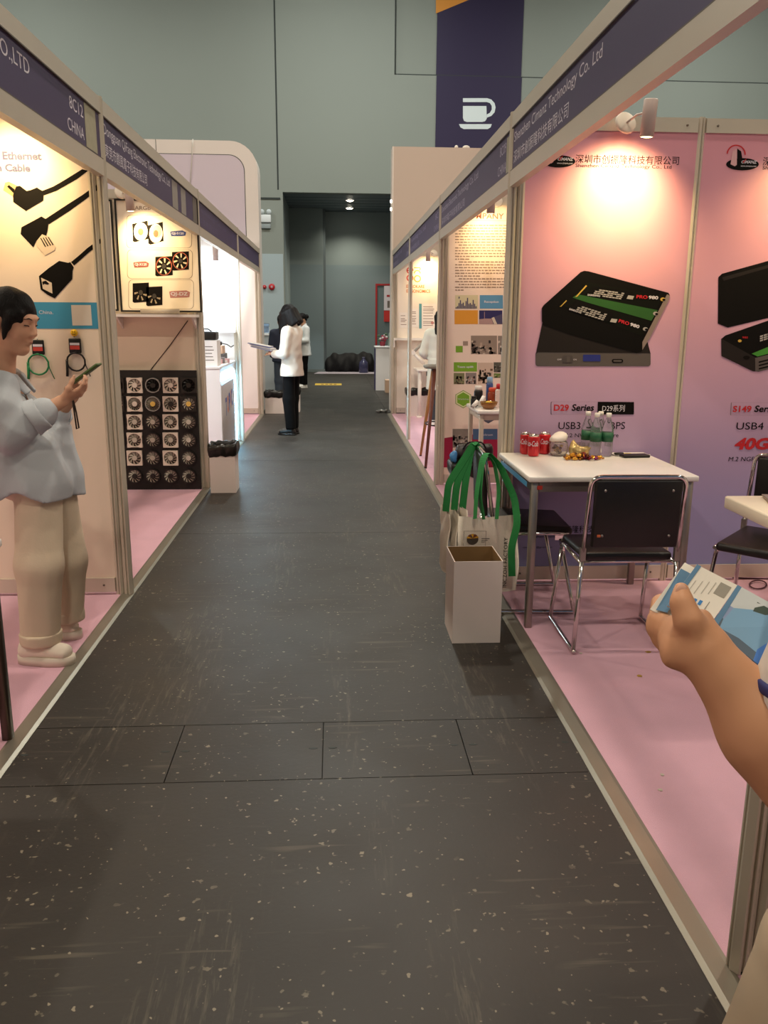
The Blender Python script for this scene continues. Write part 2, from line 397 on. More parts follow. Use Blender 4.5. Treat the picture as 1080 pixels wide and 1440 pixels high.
fascia(-1, YL[3], YL[4], 'dark purple name board above the white lit counter booth',
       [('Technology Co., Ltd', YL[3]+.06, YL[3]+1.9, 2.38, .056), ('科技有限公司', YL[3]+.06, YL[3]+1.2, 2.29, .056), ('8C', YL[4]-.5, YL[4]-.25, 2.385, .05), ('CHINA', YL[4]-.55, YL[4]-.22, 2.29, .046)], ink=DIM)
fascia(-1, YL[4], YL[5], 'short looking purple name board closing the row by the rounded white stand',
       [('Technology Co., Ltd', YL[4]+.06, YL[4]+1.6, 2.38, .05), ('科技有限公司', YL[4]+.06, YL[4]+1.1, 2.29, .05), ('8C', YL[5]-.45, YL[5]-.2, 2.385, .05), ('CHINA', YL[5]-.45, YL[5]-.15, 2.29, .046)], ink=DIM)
# right row (reads towards the camera)
fascia(1, YR[1], YR[2], 'purple name board reading Shenzhen Cimanz Technology above the pink posters',
       [('Shenzhen Cimanz Technology Co. Ltd', YR[2]-.05, fy(846, 90, 1), 2.378, .062), ('深圳市創振隆科技有限公司', YR[2]-.05, fy(799, 160, 1), 2.288, .062)])
fascia(1, YR[2], YR[3], 'purple name board numbered 8C09 CHINA above the company profile booth',
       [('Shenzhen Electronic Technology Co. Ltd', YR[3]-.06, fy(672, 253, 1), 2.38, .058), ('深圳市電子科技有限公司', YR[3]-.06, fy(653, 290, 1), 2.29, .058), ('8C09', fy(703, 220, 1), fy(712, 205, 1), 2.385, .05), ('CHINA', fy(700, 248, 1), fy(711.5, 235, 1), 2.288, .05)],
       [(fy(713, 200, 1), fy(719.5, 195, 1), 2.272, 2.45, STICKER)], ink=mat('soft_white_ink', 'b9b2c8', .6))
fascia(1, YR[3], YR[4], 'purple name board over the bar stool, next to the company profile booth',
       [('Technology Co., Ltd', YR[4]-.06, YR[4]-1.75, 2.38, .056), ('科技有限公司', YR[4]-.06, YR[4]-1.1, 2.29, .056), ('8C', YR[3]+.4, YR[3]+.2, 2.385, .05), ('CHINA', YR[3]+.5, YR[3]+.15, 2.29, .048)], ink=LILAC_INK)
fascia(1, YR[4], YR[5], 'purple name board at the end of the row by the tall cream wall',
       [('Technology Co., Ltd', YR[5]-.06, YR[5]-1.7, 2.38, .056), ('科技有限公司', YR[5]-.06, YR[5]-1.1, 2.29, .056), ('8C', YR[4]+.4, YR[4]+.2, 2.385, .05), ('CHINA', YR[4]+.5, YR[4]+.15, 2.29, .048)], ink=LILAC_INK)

def partition(lab, y, x0, x1, face_mats, cat='partition', mid=None):
    """system wall across a booth at depth y: posts, rails and one panel per bay"""
    s = 1 if x1 > x0 else -1; n = max(1, round(abs(x1-x0)/.99)); t = thing('partition_wall', lab, cat, (x0, y, 0))
    for i in range(1, n+1): post_mesh(x0+s*.99*i, y, .004, ZT, 'post', t)
    post_mesh(x0+s*.047, y, .004, ZT, 'post', t)
    panels = []
    for i in range(n):
        a, b = sorted((x0+s*(.99*i+(.022 if i else .069)), x0+s*(.99*(i+1)-.022)))
        MB().box(a, b, y-.018, y+.018, ZT-.075, ZT-.004).build('top_rail', ALU if i else ALU, t)
        MB().box(a, b, y-.018, y+.018, .02, .10).build('base_rail', ALU, t)
        for xx in (a+.06, b-.06):
            for zz in (ZT-.04, .06): MB().lathe([(.006, 0), (.006, .003), (.001, .003)], (0, 0, 0), 8).xf(Matrix.Translation((xx, y-.018, zz)) @ Matrix.Rotation(math.pi/2, 4, 'X')).build('screw', ALU_DARK, t)
        panels.append(MB().box(a-.004, b+.004, y-.010, y+.010, .10, ZT-.075).build('panel', face_mats[min(i, len(face_mats)-1)], t))
    return t, panels
# ================================================================== prints on the booth walls
def pp(parent, Y, pts, m, name='print', layer=1, o=(0, 0), sc=1.):
    """flat print on the wall whose face is at depth Y; pts in picture pixels (o + p/sc)"""
    vs = [gy(o[0]+u/sc, o[1]+v/sc, Y) for u, v in pts]
    d = .0007*layer
    q = MB(); n = len(vs)
    a = [(p[0], Y-d, p[2]) for p in vs]
    area = sum(a[i][0]*a[(i+1) % n][2]-a[(i+1) % n][0]*a[i][2] for i in range(n))
    q.add(a, [tuple(range(n)) if area > 0 else tuple(range(n))[::-1]]); return q.build(name, m, parent)
def rrect(u0, v0, u1, v1, r, k=4):
    pts = []
    for cx, cy, a0 in ((u1-r, v0+r, -90), (u1-r, v1-r, 0), (u0+r, v1-r, 90), (u0+r, v0+r, 180)):
        for i in range(k+1):
            a = math.radians(a0+90*i/k); pts.append((cx+r*math.cos(a), cy+r*math.sin(a)))
    return pts
def poutline(parent, Y, pts, th, m, name='outline', layer=1, o=(0, 0), sc=1.):
    """thin closed line along pts"""
    P = [gy(o[0]+u/sc, o[1]+v/sc, Y) for u, v in pts]; n = len(P); c = sum(P)/n
    mb = MB(); vs = []
    for p in P:
        dv = p-c; dl = math.hypot(dv[0], dv[2]); k = (dl-th)/dl
        vs += [(p[0], Y-.0007*layer, p[2]), (c[0]+dv[0]*k, Y-.0007*layer, c[2]+dv[2]*k)]
    mb.add(vs, [(2*i, 2*((i+1) % n), 2*((i+1) % n)+1, 2*i+1) for i in range(n)]); return mb.build(name, m, parent)
def ptext(parent, Y, body, u0, v0, u1=None, hpx=None, m=INK_BLACK, layer=2, bold=0., shear=0., space=1., name='lettering'):
    """lettering with lower left at pixel (u0,v0), reaching to u1 and/or hpx tall"""
    a = gy(u0, v0, Y); w = (gy(u1, v0, Y)-a)[0] if u1 else None; h = (gy(u0, v0-hpx, Y)-a)[2] if hpx else None
    q = text(MB(), body, (a[0], Y-.0007*layer, a[2]), (1, 0, 0), (0, 0, 1), w=w, h=h, bold=bold, shear=shear, space=space)
    return q.build(name, m, parent)
def disc(u, v, r, n=20, ry=None): return [(u+r*math.cos(2*math.pi*k/n), v+(ry or r)*math.sin(2*math.pi*k/n)) for k in range(n)]

# ---------- ethernet cable wall (left, first)
CREAM = mat('cream_poster', 'efdcc8', .45, var=.015, vscale=2)
tw, pn = partition('cream partition wall with printed black ethernet cables and a blue band', YL[2], XL, XL-2.97, [CREAM, CREAM, CREAM])
Y = YL[2]-.0105; z = (0, 180); k = 4.8; pr = pn[0]
INK_NAVY = mat('navy_grey_ink', '50507c', .6); INK_CABLE = mat('cable_black_ink', '0d0a09', .7, spec=.15); TAN = mat('tan_plug_ink', 'c99d74', .5); PALEPLUG = mat('pale_plug_ink', 'd9c6b0', .5)
for pts in ([(88, 460), (95, 430), (110, 395), (135, 390), (180, 425), (205, 420), (250, 402), (295, 430), (293, 490), (175, 560), (90, 500)],
            [(145, 670), (280, 597), (330, 625), (322, 690), (310, 735), (285, 720), (245, 765), (225, 805), (140, 715)],
            [(263, 1000), (330, 945), (400, 897), (460, 910), (475, 905), (498, 940), (490, 965), (488, 1020), (370, 1150), (320, 1125), (275, 1090)]):
    pp(pr, Y, pts, INK_CABLE, 'printed_connector', 2, z, k)
for pts in ([(283, 425), (360, 395), (430, 355), (500, 312), (555, 278), (596, 288), (520, 345), (450, 385), (380, 425), (297, 455)],
            [(305, 615), (450, 520), (560, 450), (660, 378), (660, 418), (580, 480), (470, 560), (330, 650)],
            [(480, 905), (540, 855), (590, 810), (680, 745), (680, 778), (600, 840), (550, 885), (500, 928)]):
    pp(pr, Y, pts, INK_CABLE, 'printed_cable', 1, z, k)
pp(pr, Y, [(22, 420), (35, 370), (60, 363), (118, 392), (92, 465), (60, 445)], TAN, 'printed_plug', 1, z, k)
pp(pr, Y, [(48, 395), (62, 385), (100, 415), (92, 440)], INK_CABLE, 'printed_plug_contacts', 2, z, k)
pp(pr, Y, [(285, 718), (335, 735), (375, 800), (370, 825), (305, 860), (243, 790), (250, 760)], PALEPLUG, 'printed_plug', 3, z, k)
for i in range(4):
    pp(pr, Y, [(272+i*17, 742-i*2), (279+i*17, 742-i*2), (312+i*17, 800-i*4), (305+i*17, 803-i*4)], INK_CABLE, 'printed_plug_contacts', 4, z, k)
pp(pr, Y, [(278, 1010), (350, 1045), (355, 1118), (290, 1085)], PALEPLUG, 'printed_socket', 3, z, k)
pp(pr, Y, [(286, 1038), (310, 1030), (334, 1052), (322, 1058), (300, 1052), (290, 1060)], INK_CABLE, 'printed_socket_hole', 4, z, k)
ptext(pr, Y, 'Ethernet', 4, 224.5, 59, 11.5, INK_NAVY, 2, bold=.035)
ptext(pr, Y, 'n Cable', -4, 241, 43, 11, INK_NAVY, 2, bold=.035)
pp(pr, Y, [(-600, 1170), (684, 1178), (688, 1356), (-600, 1352)], mat('blue_band_ink', '3f93b8', .5), 'blue_band', 1, z, k)
ptext(pr, Y, 'China.', 55, 441.5, 75, 5, INK_WHITE, 2)
pp(pr, Y, [(480, 1195), (613, 1195), (623, 1333), (490, 1333)], mat('code_paper', 'd9cfc4', .6), 'white_square', 2, z, k)

# ---------- fan booth wall (left, second)
tw, pn = partition('cream partition wall behind the computer fans, with posters above a shelf', YL[3], XL, XL-2.97, [mat('cream_panel', 'e8d6be', .5, var=.02, vscale=2)]*3)
Y = YL[3]-.0105; z = (150, 270); k = 7.714; pr = pn[0]
LIGHTBOX = mat('cream_lightbox', 'f3e6d2', .35)
def poster_frame(u0, v0, u1, v1, lab):
    a = gy(u0, v1, Y); b = gy(u1, v0, Y); x0, x1, z0, z1 = a[0], b[0], a[2], b[2]
    t = thing('poster_frame', lab, 'poster', ((x0+x1)/2, Y, z0)); e = .014; y0, y1 = Y-.022, Y-.001
    for q in ((x0, x0+e, z0, z1), (x1-e, x1, z0, z1), (x0+e, x1-e, z0, z0+e), (x0+e, x1-e, z1-e, z1)):
        MB().box(q[0], q[1], y0, y1, q[2], q[3]).build('frame_bar', BLACK, t)
    sh = MB().box(x0+e, x1-e, y0+.008, y1, z0+e, z1-e).build('poster_sheet', LIGHTBOX, t)
    return t, sh, y0+.008
t, sh, yy = poster_frame(171, 281.5, 278, 438.5, 'tall black framed poster of three pairs of computer fans')
OUT = mat('brown_outline_ink', '8a7560', .6)
for r in ((214, 250, 925, 608), (222, 625, 932, 940), (236, 950, 945, 1270)):
    poutline(sh, yy, rrect(*r, 45), .004, OUT, 'card_outline', 1, z, k)
ptext(sh, yy, 'ARGB', 189.5, 295, 212, 5.5, mat('tan_ink', '9a7f66', .6), 1, bold=.015)
def pfan(c, s_, kind):
    """picture of a fan seen at an angle: frame, ring, blades, hub (zoom pixels)"""
    cx, cy = c; w, h = s_
    fr = [(cx-w, cy-h*.92), (cx+w, cy-h), (cx+w, cy+h*.88), (cx-w*.8, cy+h), (cx-w, cy+h*.9)]
    if kind == 'ring':
        pp(sh, yy, [(cx-w*1.1, cy-h*.8), (cx+w*.9, cy-h*1.15), (cx+w, cy+h*.75), (cx-w*.75, cy+h*1.1), (cx-w, cy+h)], INK_CABLE, 'fan_picture', 2, z, k)
        pp(sh, yy, disc(cx, cy, w*.88, 24, h*.95), mat('pink_glow_ink', 'f4cdc0', .5), 'fan_ring', 3, z, k)
        pp(sh, yy, disc(cx+w*.15, cy-h*.2, w*.6, 24, h*.62), mat('yellow_glow_ink', 'f5d98e', .5), 'fan_glow', 4, z, k)
        pp(sh, yy, disc(cx, cy+h*.02, w*.34, 20, h*.36), mat('brown_hub_ink', '8a4a35', .5), 'fan_hub', 5, z, k)
    else:
        pp(sh, yy, fr, INK_CABLE, 'fan_picture', 2, z, k)
        m = mat('fan_gap_light', 'e9d9bb', .5) if kind == 'open' else mat('fan_gap_dim', 'a8967c', .5)
        for i in range(7):
            a = 2*math.pi*i/7+.3
            if kind == 'dark' and math.sin(a) < -.1: continue
            P = lambda r, b: (cx+w*r*math.cos(a+b), cy+h*r*math.sin(a+b))
            pp(sh, yy, [P(.34, .05), P(.78, -.10), P(.80, .16), P(.38, .32)], m, 'fan_gap', 3, z, k)
        pp(sh, yy, disc(cx, cy, w*.26, 14, h*.26), mat('grey_hub_ink', '3c3630', .5), 'fan_hub', 4, z, k)
        if kind == 'open':
            poutline(sh, yy, disc(cx, cy, w*.92, 24, h*.92), .006, mat('red_glow_ink', 'b5604a', .5), 'fan_ring', 3, z, k)
pfan((370, 430), (85, 105), 'ring'); pfan((535, 450), (82, 110), 'ring')
pfan((800, 748), (92, 105), 'open'); pfan((622, 805), (95, 110), 'open')
pfan((370, 1092), (88, 110), 'dark'); pfan((517, 1130), (88, 108), 'dark')
NAVYP = mat('navy_patch_ink', '3c4a86', .5); MAR = mat('maroon_patch_ink', '8f4f4c', .5); ROSE = mat('rose_patch_ink', 'b27a78', .5)
for (a, b, c, d), m, s_ in (((688, 425, 862, 478), NAVYP, 'QJ-S120'), ((288, 760, 460, 818), MAR, 'QJ-X120'), ((678, 1075, 905, 1145), ROSE, 'QJ-DZ')):
    pp(sh, yy, [(a, b+6), (a+25, b), (c-40, b-8), (c, b+12), (c-8, d-5), (c-40, d), (a+12, d+4)], m, 'name_patch', 1, z, k)
    ptext(sh, yy, s_, 150+(a+18)/k, 270+(d-12)/k, 150+(c-24)/k, (d-b-22)/k, INK_WHITE, 2, bold=.02)
t, sh, yy = poster_frame(60, 281, 157.5, 436.5, 'black framed cream poster half hidden behind the booth post')
# shelf and the roll lying on it
a = gy(60, 441, Y); b = gy(281.5, 441, Y); zs = a[2]
t = thing('wall_shelf', 'narrow white wall shelf below the framed fan posters', 'shelf', ((a[0]+b[0])/2, Y, zs))
MB().box(a[0], b[0]-.005, Y-.22, Y-.001, zs-.022, zs).build('board', WHITE, t)
for xx in (a[0]+.03, b[0]-.04, (a[0]+b[0])/2): MB().prism([(Y-.2, zs-.022), (Y-.001, zs-.022), (Y-.001, zs-.12)], xx-.008, xx+.008, 'x').build('bracket', WHITE, t)
a = gy(198, 437, Y-.12); b = gy(252, 437, Y-.12)
tag(MB().tube([(a[0], Y-.12, zs+.0225), (b[0], Y-.12, zs+.0225)], .022, 14).build('paper_roll', mat('grey_roll', 'a79d92', .4, var=.05)), 'grey roll lying on the shelf below the fan poster', 'roll')
# thin dark cord across the wall
a = gy(264, 451, Y-.004); b = gy(212, 520, Y-.004)
tag(MB().tube([a, (a+b)/2+np.array([0.004, 0, -.004]), b], .004, 6).build('cord', mat('brown_cord', '4b352a', .6)), 'thin dark cord hanging slanted on the wall above the fan board', 'cord')
# board with fans
zz = (160, 510); kk = 7.58
YF = YL[3]-.075
c0 = gy(60, 521, YF); c1 = gy(283.3, 692, YF)
t = thing('fan_display_board', 'black display board with rows of white and black computer fans', 'display board', ((c0[0]+c1[0])/2, YF, .004))
FB = mat('black_board', '15110f', .55, var=.1, vscale=6)
MB().box(c0[0], c1[0], YF, YF+.03, .004, gy(283, 521, YF)[2]).build('board', FB, t)
MB().box(c0[0]+.05, c0[0]+.09, YF+.03, YL[3]-.02, .004, .9).build('stay', FB, t)
MB().box(c1[0]-.09, c1[0]-.05, YF+.03, YL[3]-.02, .004, .9).build('stay', FB, t)
FW = mat('white_fan_plastic', 'd8cabb', .45); FG = mat('grey_blade', 'b8ae9f', .45); FS = mat('silver_blade', 'c4bbad', .35); FK = mat('fan_black', '1c1815', .4); FRING = mat('fan_ring_grey', '8f8a84', .35); YEL = mat('yellow_hub', 'e0b95c', .5)
def fan_mesh_frame(shape, s=.066):
    mb = MB(); n = 32; out = []; inn = []
    for i in range(n):
        a = 2*math.pi*i/n; c, d = math.cos(a), math.sin(a)
        if shape == 'square': q = s/max(abs(c), abs(d))
        elif shape == 'eared':
            q = s/max(abs(c), abs(d)); q = q*(1. if q > s*1.2 else .955)
        elif shape == 'round': q = s*.97*(1 if max(abs(c), abs(d)) > .8 else 1.06)
        else: q = s*.99
        out.append((q*c, q*d)); inn.append((s*.86*c, s*.86*d))
    for y0 in (0,):
        vs = [(x, -.026, z_) for x, z_ in out]+[(x, -.026, z_) for x, z_ in inn]+[(x, 0, z_) for x, z_ in out]+[(x, 0, z_) for x, z_ in inn]
        fs = []
        for i in range(n):
            j = (i+1) % n
            fs += [(i, j, n+j, n+i), (2*n+i, i+0, j, 2*n+j)[::-1], (n+i, n+j, 3*n+j, 3*n+i)]
        mb.add(vs, fs)
    return mb
def fan_mesh_blades(n=9, s=.066, sweep=.5, width=.70):
    mb = MB()
    for i in range(n):
        a = 2*math.pi*i/n; st = 2*math.pi/n*width; vs = []
        for j, r in enumerate((.3, .5, .68, .83)):
            b = a+sweep*(r-.3)*1.6
            for q, yy_ in ((-st/2, -.006), (st/2, -.021)): vs.append((s*r*math.cos(b+q), yy_, s*r*math.sin(b+q)))
        mb.add(vs, [(2*j, 2*j+2, 2*j+3, 2*j+1) for j in range(3)], True)
    return mb
def fan_hub(s=.066, r=.33):
    n = 16; mb = MB(); vs = [(s*r*math.cos(2*math.pi*i/n), -.024, s*r*math.sin(2*math.pi*i/n)) for i in range(n)]+[(s*r*math.cos(2*math.pi*i/n), -.002, s*r*math.sin(2*math.pi*i/n)) for i in range(n)]
    mb.add(vs, [tuple(range(n))]+[(i, n+i, n+(i+1) % n, (i+1) % n) for i in range(n)]); return mb
grid = [  # rows top to bottom; columns: frame shape, frame material, blades, blade material, hub material
 [('square', FK, 9, FK, FK), ('eared', FW, 9, FW, FW), ('round', FRING, 9, FK, FK), ('square', FW, 9, FW, FW), ('square', FK, 9, FK, FK)],
 [('square', FK, 11, FG, FG), ('eared', FW, 17, FG, FW), ('disc', FRING, 19, FG, YEL), ('square', FW, 11, FG, FK), ('square', FK, 11, FS, YEL)],
 [('square', FK, 11, FG, FG), ('eared', FW, 11, FG, FG), ('disc', FK, 11, FG, FG), ('square', FW, 11, FG, FG), ('disc', FK, 13, FS, FS)],
 [('square', FK, 11, FK, FK), ('eared', FW, 11, FG, FG), ('disc', FK, 13, FG, FG), ('square', FW, 13, FG, FG), ('disc', FK, 13, FS, FS)],
 [('square', FK, 11, FK, FK), ('square', FW, 9, FG, FG), ('disc', FK, 11, FS, FG), ('square', FW, 11, FG, FG), ('disc', FK, 13, FS, FS)],
 [('disc', FK, 11, FS, FK)]*5]
cols = (26, 222, 415, 605, 797); rows = (242, 440, 632, 825, 1017, 1210); FC = {}
for r, row in enumerate(grid):
    for c, (shp, fm, nb, bmt, hm) in enumerate(row):
        p = gy(zz[0]+cols[c]/kk, zz[1]+rows[r]/kk, YF-.02)
        loc = (p[0]-t.location.x, -.0005, p[2]-t.location.z)
        def inst(key, fn, m, par, nm, l=(0, 0, 0)):
            if (key, m.name) not in FC: FC[(key, m.name)] = fn().build(nm, m, None).data
            me = FC[(key, m.name)]
            o = bpy.data.objects.new(nm, me); COL.objects.link(o); o.parent = par; o.location = l; return o
        for key, fn, m, nm in (((shp,), lambda: fan_mesh_frame(shp), fm, 'fan'),):
            fo = inst(key, fn, m, t, nm, loc)
        inst(('b', nb, shp == 'disc' and fm is FK), lambda: fan_mesh_blades(nb, .077 if shp == 'disc' and fm is FK else .066), bmt, fo, 'impeller'); inst(('h',), fan_hub, hm, fo, 'hub')
for o in [o for o in bpy.data.objects if o.name.split('.')[0] in ('fan', 'impeller', 'hub') and o.parent is None]: bpy.data.objects.remove(o)

# ---------- booths further on, left: one white lit wall, one closing wall
LITWHITE = mat('white_wall_print', 'f2f3f3', .5)
tw, pn = partition('bright white partition wall with a framed panel behind the glowing counter', YL[4], XL, XL-2.97, [LITWHITE]*3)
Y = YL[4]-.0105; pr = pn[0]
a = gy(286, 458, Y); b = gy(331, 400, Y)
pp(pr, Y, [(286, 336), (324, 336), (324, 458), (286, 458)], mat('lit_panel_print', 'fbfbfb', .4), 'large_panel', 1)
pp(pr, Y, [(288, 446), (313, 446), (313, 458), (288, 458)], mat('pale_cyan_print', 'c9f0f4', .5), 'cyan_block', 2)
pp(pr, Y, [(318, 400.5), (329, 400.5), (330.5, 458), (329.5, 458), (328, 401.3), (318, 401.3)], INK_GREY, 'thin_line', 2)
t = thing('wall_shelf', 'white shelf edge under the bright white panel', 'shelf', (a[0], Y, a[2]))
zq = gy(300, 461, Y)[2]
MB().box(gy(272, 461, Y)[0], gy(332.5, 461, Y)[0], Y-.12, Y-.002, zq-.05, zq).build('board', LITWHITE, t)
partition('plain white partition wall closing the row before the rounded white stand', YL[5], XL, XL-2.97, [mat('warm_white_print', 'f3eeea', .5)]*3)

# ---------- pink posters (right, first)
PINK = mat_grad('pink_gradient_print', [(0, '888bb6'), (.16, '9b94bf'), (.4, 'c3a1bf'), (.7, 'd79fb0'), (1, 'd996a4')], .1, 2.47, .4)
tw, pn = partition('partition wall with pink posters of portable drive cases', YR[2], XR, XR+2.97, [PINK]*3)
Y = YR[2]-.0105; P1, P2 = pn[0], pn[1]
INKD = mat('dark_print_ink', '0b0908', .65, spec=.15); INKRED = mat('red_ink', 'c2222b', .5); CASEGREY = mat('case_grey_ink', '5c5553', .55, spec=.2); CASETOP = mat('case_top_ink', '241f1e', .6, spec=.2); PCB = mat('pcb_green_ink', '2c5a24', .45); CHIP = mat('chip_label_ink', 'a8a4a2', .5); GOLD = mat('gold_ink', 'c9a548', .5)
def logo(pn_, u, v, s=1.):
    pp(pn_, Y, disc(u, v, 23*s, 24, 8.6*s), INK_BLACK, 'logo_oval', 2)
    R_ = 13.5*s; cx, cy = u-9*s, v-14*s
    arc = [(cx+R_*math.cos(a), cy+R_*math.sin(a)) for a in [math.pi*1.02+i*math.pi*1.0/14 for i in range(15)]]
    arc2 = [(cx+(R_-1.8*s)*math.cos(a), cy+(R_-1.8*s)*math.sin(a)) for a in [math.pi*1.02+i*math.pi*1.0/14 for i in range(15)]]
    pp(pn_, Y, arc+arc2[::-1], INKRED, 'logo_arc', 3)
    pp(pn_, Y, [(cx-8*s, cy+14*s), (cx-5*s, cy-4*s), (cx+1*s, cy-8*s), (cx+1*s, cy+15*s), (cx-2*s, cy+17*s)], mat('logo_pale_ink', 'd9a9ac', .5), 'logo_tower', 3)
    pp(pn_, Y, [(cx+1.5*s, cy-8*s), (cx+7*s, cy-4*s), (cx+9*s, cy+9*s), (cx+1.5*s, cy+14*s)], INK_BLACK, 'logo_tower', 4)
    pp(pn_, Y, [(cx+9*s, cy+10*s), (cx+15*s, cy+6*s), (cx+10*s, cy+13*s)], INKRED, 'logo_accent', 5)
    ptext(pn_, Y, 'CIMANZ', u-2*s, v-1*s, u+20*s, 4.5*s, INK_WHITE, 5, bold=.02, shear=.2)
    ptext(pn_, Y, 'www.cimanz.com', u-3*s, v+3.6*s, u+19*s, 2.4*s, INK_WHITE, 5)
logo(P1, 786, 227); logo(P2, 1044, 231)
ptext(P1, Y, '深圳市创振隆科技有限公司', 809, 229.5, 954.5, 12.5, INK_BLACK, 2)
ptext(P1, Y, 'Shenzhen Cimanz Technology Co., Ltd', 809, 236.5, 944, 6.5, INK_BLACK, 2)
ptext(P2, Y, '深圳市创振隆科技有限公司', 1072, 233, 1218, 12.5, INK_BLACK, 2)
ptext(P2, Y, 'Shenzhen Cimanz Technology Co., Ltd', 1072, 240, 1208, 6.5, INK_BLACK, 2)
z = (740, 370); k = 4.909
# drive case, open lid
pp(P1, Y, rrect(64, 610, 858, 712, 18), CASEGREY, 'case_front', 2, z, k)
pp(P1, Y, [(66, 625), (110, 415), (830, 520), (858, 625), (840, 622), (80, 615)], CASETOP, 'case_top', 3, z, k)
pp(P1, Y, rrect(250, 640, 320, 688, 8), mat('switch_ink', '4b4443', .5), 'switch', 4, z, k)
pp(P1, Y, rrect(278, 644, 302, 682, 5), CASEGREY, 'switch', 5, z, k)
pp(P1, Y, rrect(391, 632, 512, 678, 6), mat('blue_port_ink', '27307c', .5), 'blue_port', 4, z, k)
pp(P1, Y, rrect(590, 662, 668, 688, 12), INKD, 'port', 4, z, k)
pp(P1, Y, rrect(600, 669, 658, 681, 6), CASEGREY, 'port', 5, z, k)
ptext(P1, Y, 'OFF', 783.5, 506.5, 789.5, 2, INK_WHITE, 5); ptext(P1, Y, 'ON', 806, 506.5, 810.5, 2, INK_WHITE, 5)
pp(P1, Y, [(107, 310), (120, 290), (375, 62), (400, 53), (430, 57), (980, 205), (990, 222), (985, 240), (850, 520), (795, 610), (760, 622), (300, 492), (115, 425), (107, 400)], INKD, 'lid', 5, z, k)
pp(P1, Y, [(990, 225), (985, 250), (850, 520), (800, 600), (800, 545), (970, 215)], mat('lid_edge_ink', '8a7a74', .45), 'lid_edge', 6, z, k)
pp(P1, Y, [(400, 150), (420, 130), (940, 230), (905, 300), (820, 470), (790, 500), (260, 300)], mat('board_dark_ink', '0d0f09', .6, spec=.15), 'circuit_board', 6, z, k)
pp(P1, Y, [(318, 238), (350, 215), (905, 325), (862, 398), (420, 272)], PCB, 'green_strip', 7, z, k)
for pts in ([(408, 215), (455, 162), (560, 170), (735, 200), (705, 248), (560, 235), (480, 232)], [(285, 318), (335, 258), (450, 285), (600, 345), (570, 405), (440, 372), (350, 345)]):
    pp(P1, Y, pts, INKD, 'drive_stick', 8, z, k)
for x0, y0 in ((480, 178), (360, 292)):
    for r in range(4):
        for c in range(9):
            if (r*5+c*3) % 7 == 0: continue
            u = x0+c*22+(-7*r); v = y0+c*(3.2 if x0 > 400 else 7.0)+r*12
            pp(P1, Y, [(u, v), (u+19, v+3), (u+17, v+11), (u-2, v+8)], CHIP, 'small_print', 9, z, k)
    u, v = (690, 222) if x0 > 400 else (575, 382)
    pp(P1, Y, [(u+12, v), (u+52, v+6), (u+42, v+30), (u, v+24)], CHIP, 'label_square', 9, z, k)
for (u, v) in ((757, 243), (633, 408)):
    a = gy(z[0]+u/k, z[1]+v/k, Y); b = gy(z[0]+(u+136)/k, z[1]+(v+ (8 if v < 300 else 42))/k, Y)
    rt = b-a; rt = rt/np.linalg.norm(rt); up = np.array([-rt[2], 0, rt[0]])
    text(MB(), 'PRO', (a[0], Y-.0007*9, a[2]), rt, up, w=.062, h=.018, bold=.03).build('lettering', INKRED, P1)
    a2 = a+rt*.068; text(MB(), '980', (a2[0], Y-.0007*9, a2[2]), rt, up, w=.054, h=.018, bold=.03).build('lettering', INK_WHITE, P1)
for (u, v) in ((420, 225), (293, 322)):
    a = gy(z[0]+u/k, z[1]+v/k, Y); rt = np.array([.985, 0, -.09 if v < 300 else -.3]); rt = rt/np.linalg.norm(rt); up = np.array([-rt[2], 0, rt[0]])
    text(MB(), 'SAMSUNG', (a[0], Y-.0007*9, a[2]), rt, up, w=.07, h=.010, bold=.02).build('lettering', INK_WHITE, P1)
for (u, v) in ((940, 250), (890, 348), (820, 455)):
    pp(P1, Y, disc(u, v, 17, 16, 13), GOLD if v < 300 else CHIP, 'screw_ring', 8, z, k); pp(P1, Y, disc(u+7, v+3, 11, 12, 8), INKD, 'screw_hole', 9, z, k)
pp(P1, Y, [(335, 235), (345, 225), (410, 152), (418, 158), (350, 232)], GOLD, 'gold_contacts', 8, z, k)
pp(P1, Y, [(228, 300), (236, 296), (275, 255), (278, 262), (240, 300)], GOLD, 'gold_contacts', 8, z, k)
# second poster: lid above, stick board below
z = (960, 160); k = 3.
pp(P2, Y, [(150, 690), (165, 675), (380, 615), (700, 560), (700, 780), (190, 902), (148, 885)], INKD, 'case_lid', 2, z, k)
pp(P2, Y, [(165, 690), (380, 632), (700, 575), (700, 590), (380, 645), (172, 705)], CASETOP, 'lid_edge', 3, z, k)
pp(P2, Y, [(162, 950), (180, 935), (390, 862), (700, 760), (700, 930), (310, 1030), (300, 1028), (165, 985)], INKD, 'case_tray', 2, z, k)
pp(P2, Y, [(162, 948), (305, 1028), (306, 1087), (295, 1086), (163, 1022)], CASETOP, 'tray_end', 3, z, k)
pp(P2, Y, [(305, 1030), (700, 930), (700, 990), (320, 1088), (306, 1086)], CASEGREY, 'tray_side', 3, z, k)
for i in range(3): pp(P2, Y, [(320, 1045+i*14), (700, 948+i*14), (700, 954+i*14), (320, 1051+i*14)], INKD, 'vent_line', 4, z, k)
pp(P2, Y, [(290, 1012), (380, 975), (700, 890), (700, 925), (315, 1024)], mat('bright_pcb_ink', '3f8a2f', .45), 'green_strip', 4, z, k)
for i in range(3):
    for j in range(5): pp(P2, Y, [(325+j*16, 955-j*5-i*9), (338+j*16, 951-j*5-i*9), (338+j*16, 957-j*5-i*9), (325+j*16, 961-j*5-i*9)], CHIP, 'small_print', 5, z, k)
ptext(P2, Y, '980', 1043.5, 476, 1051, 3, INKRED, 5); pp(P2, Y, disc(240, 958, 8, 12, 6), GOLD, 'screw_ring', 4, z, k)
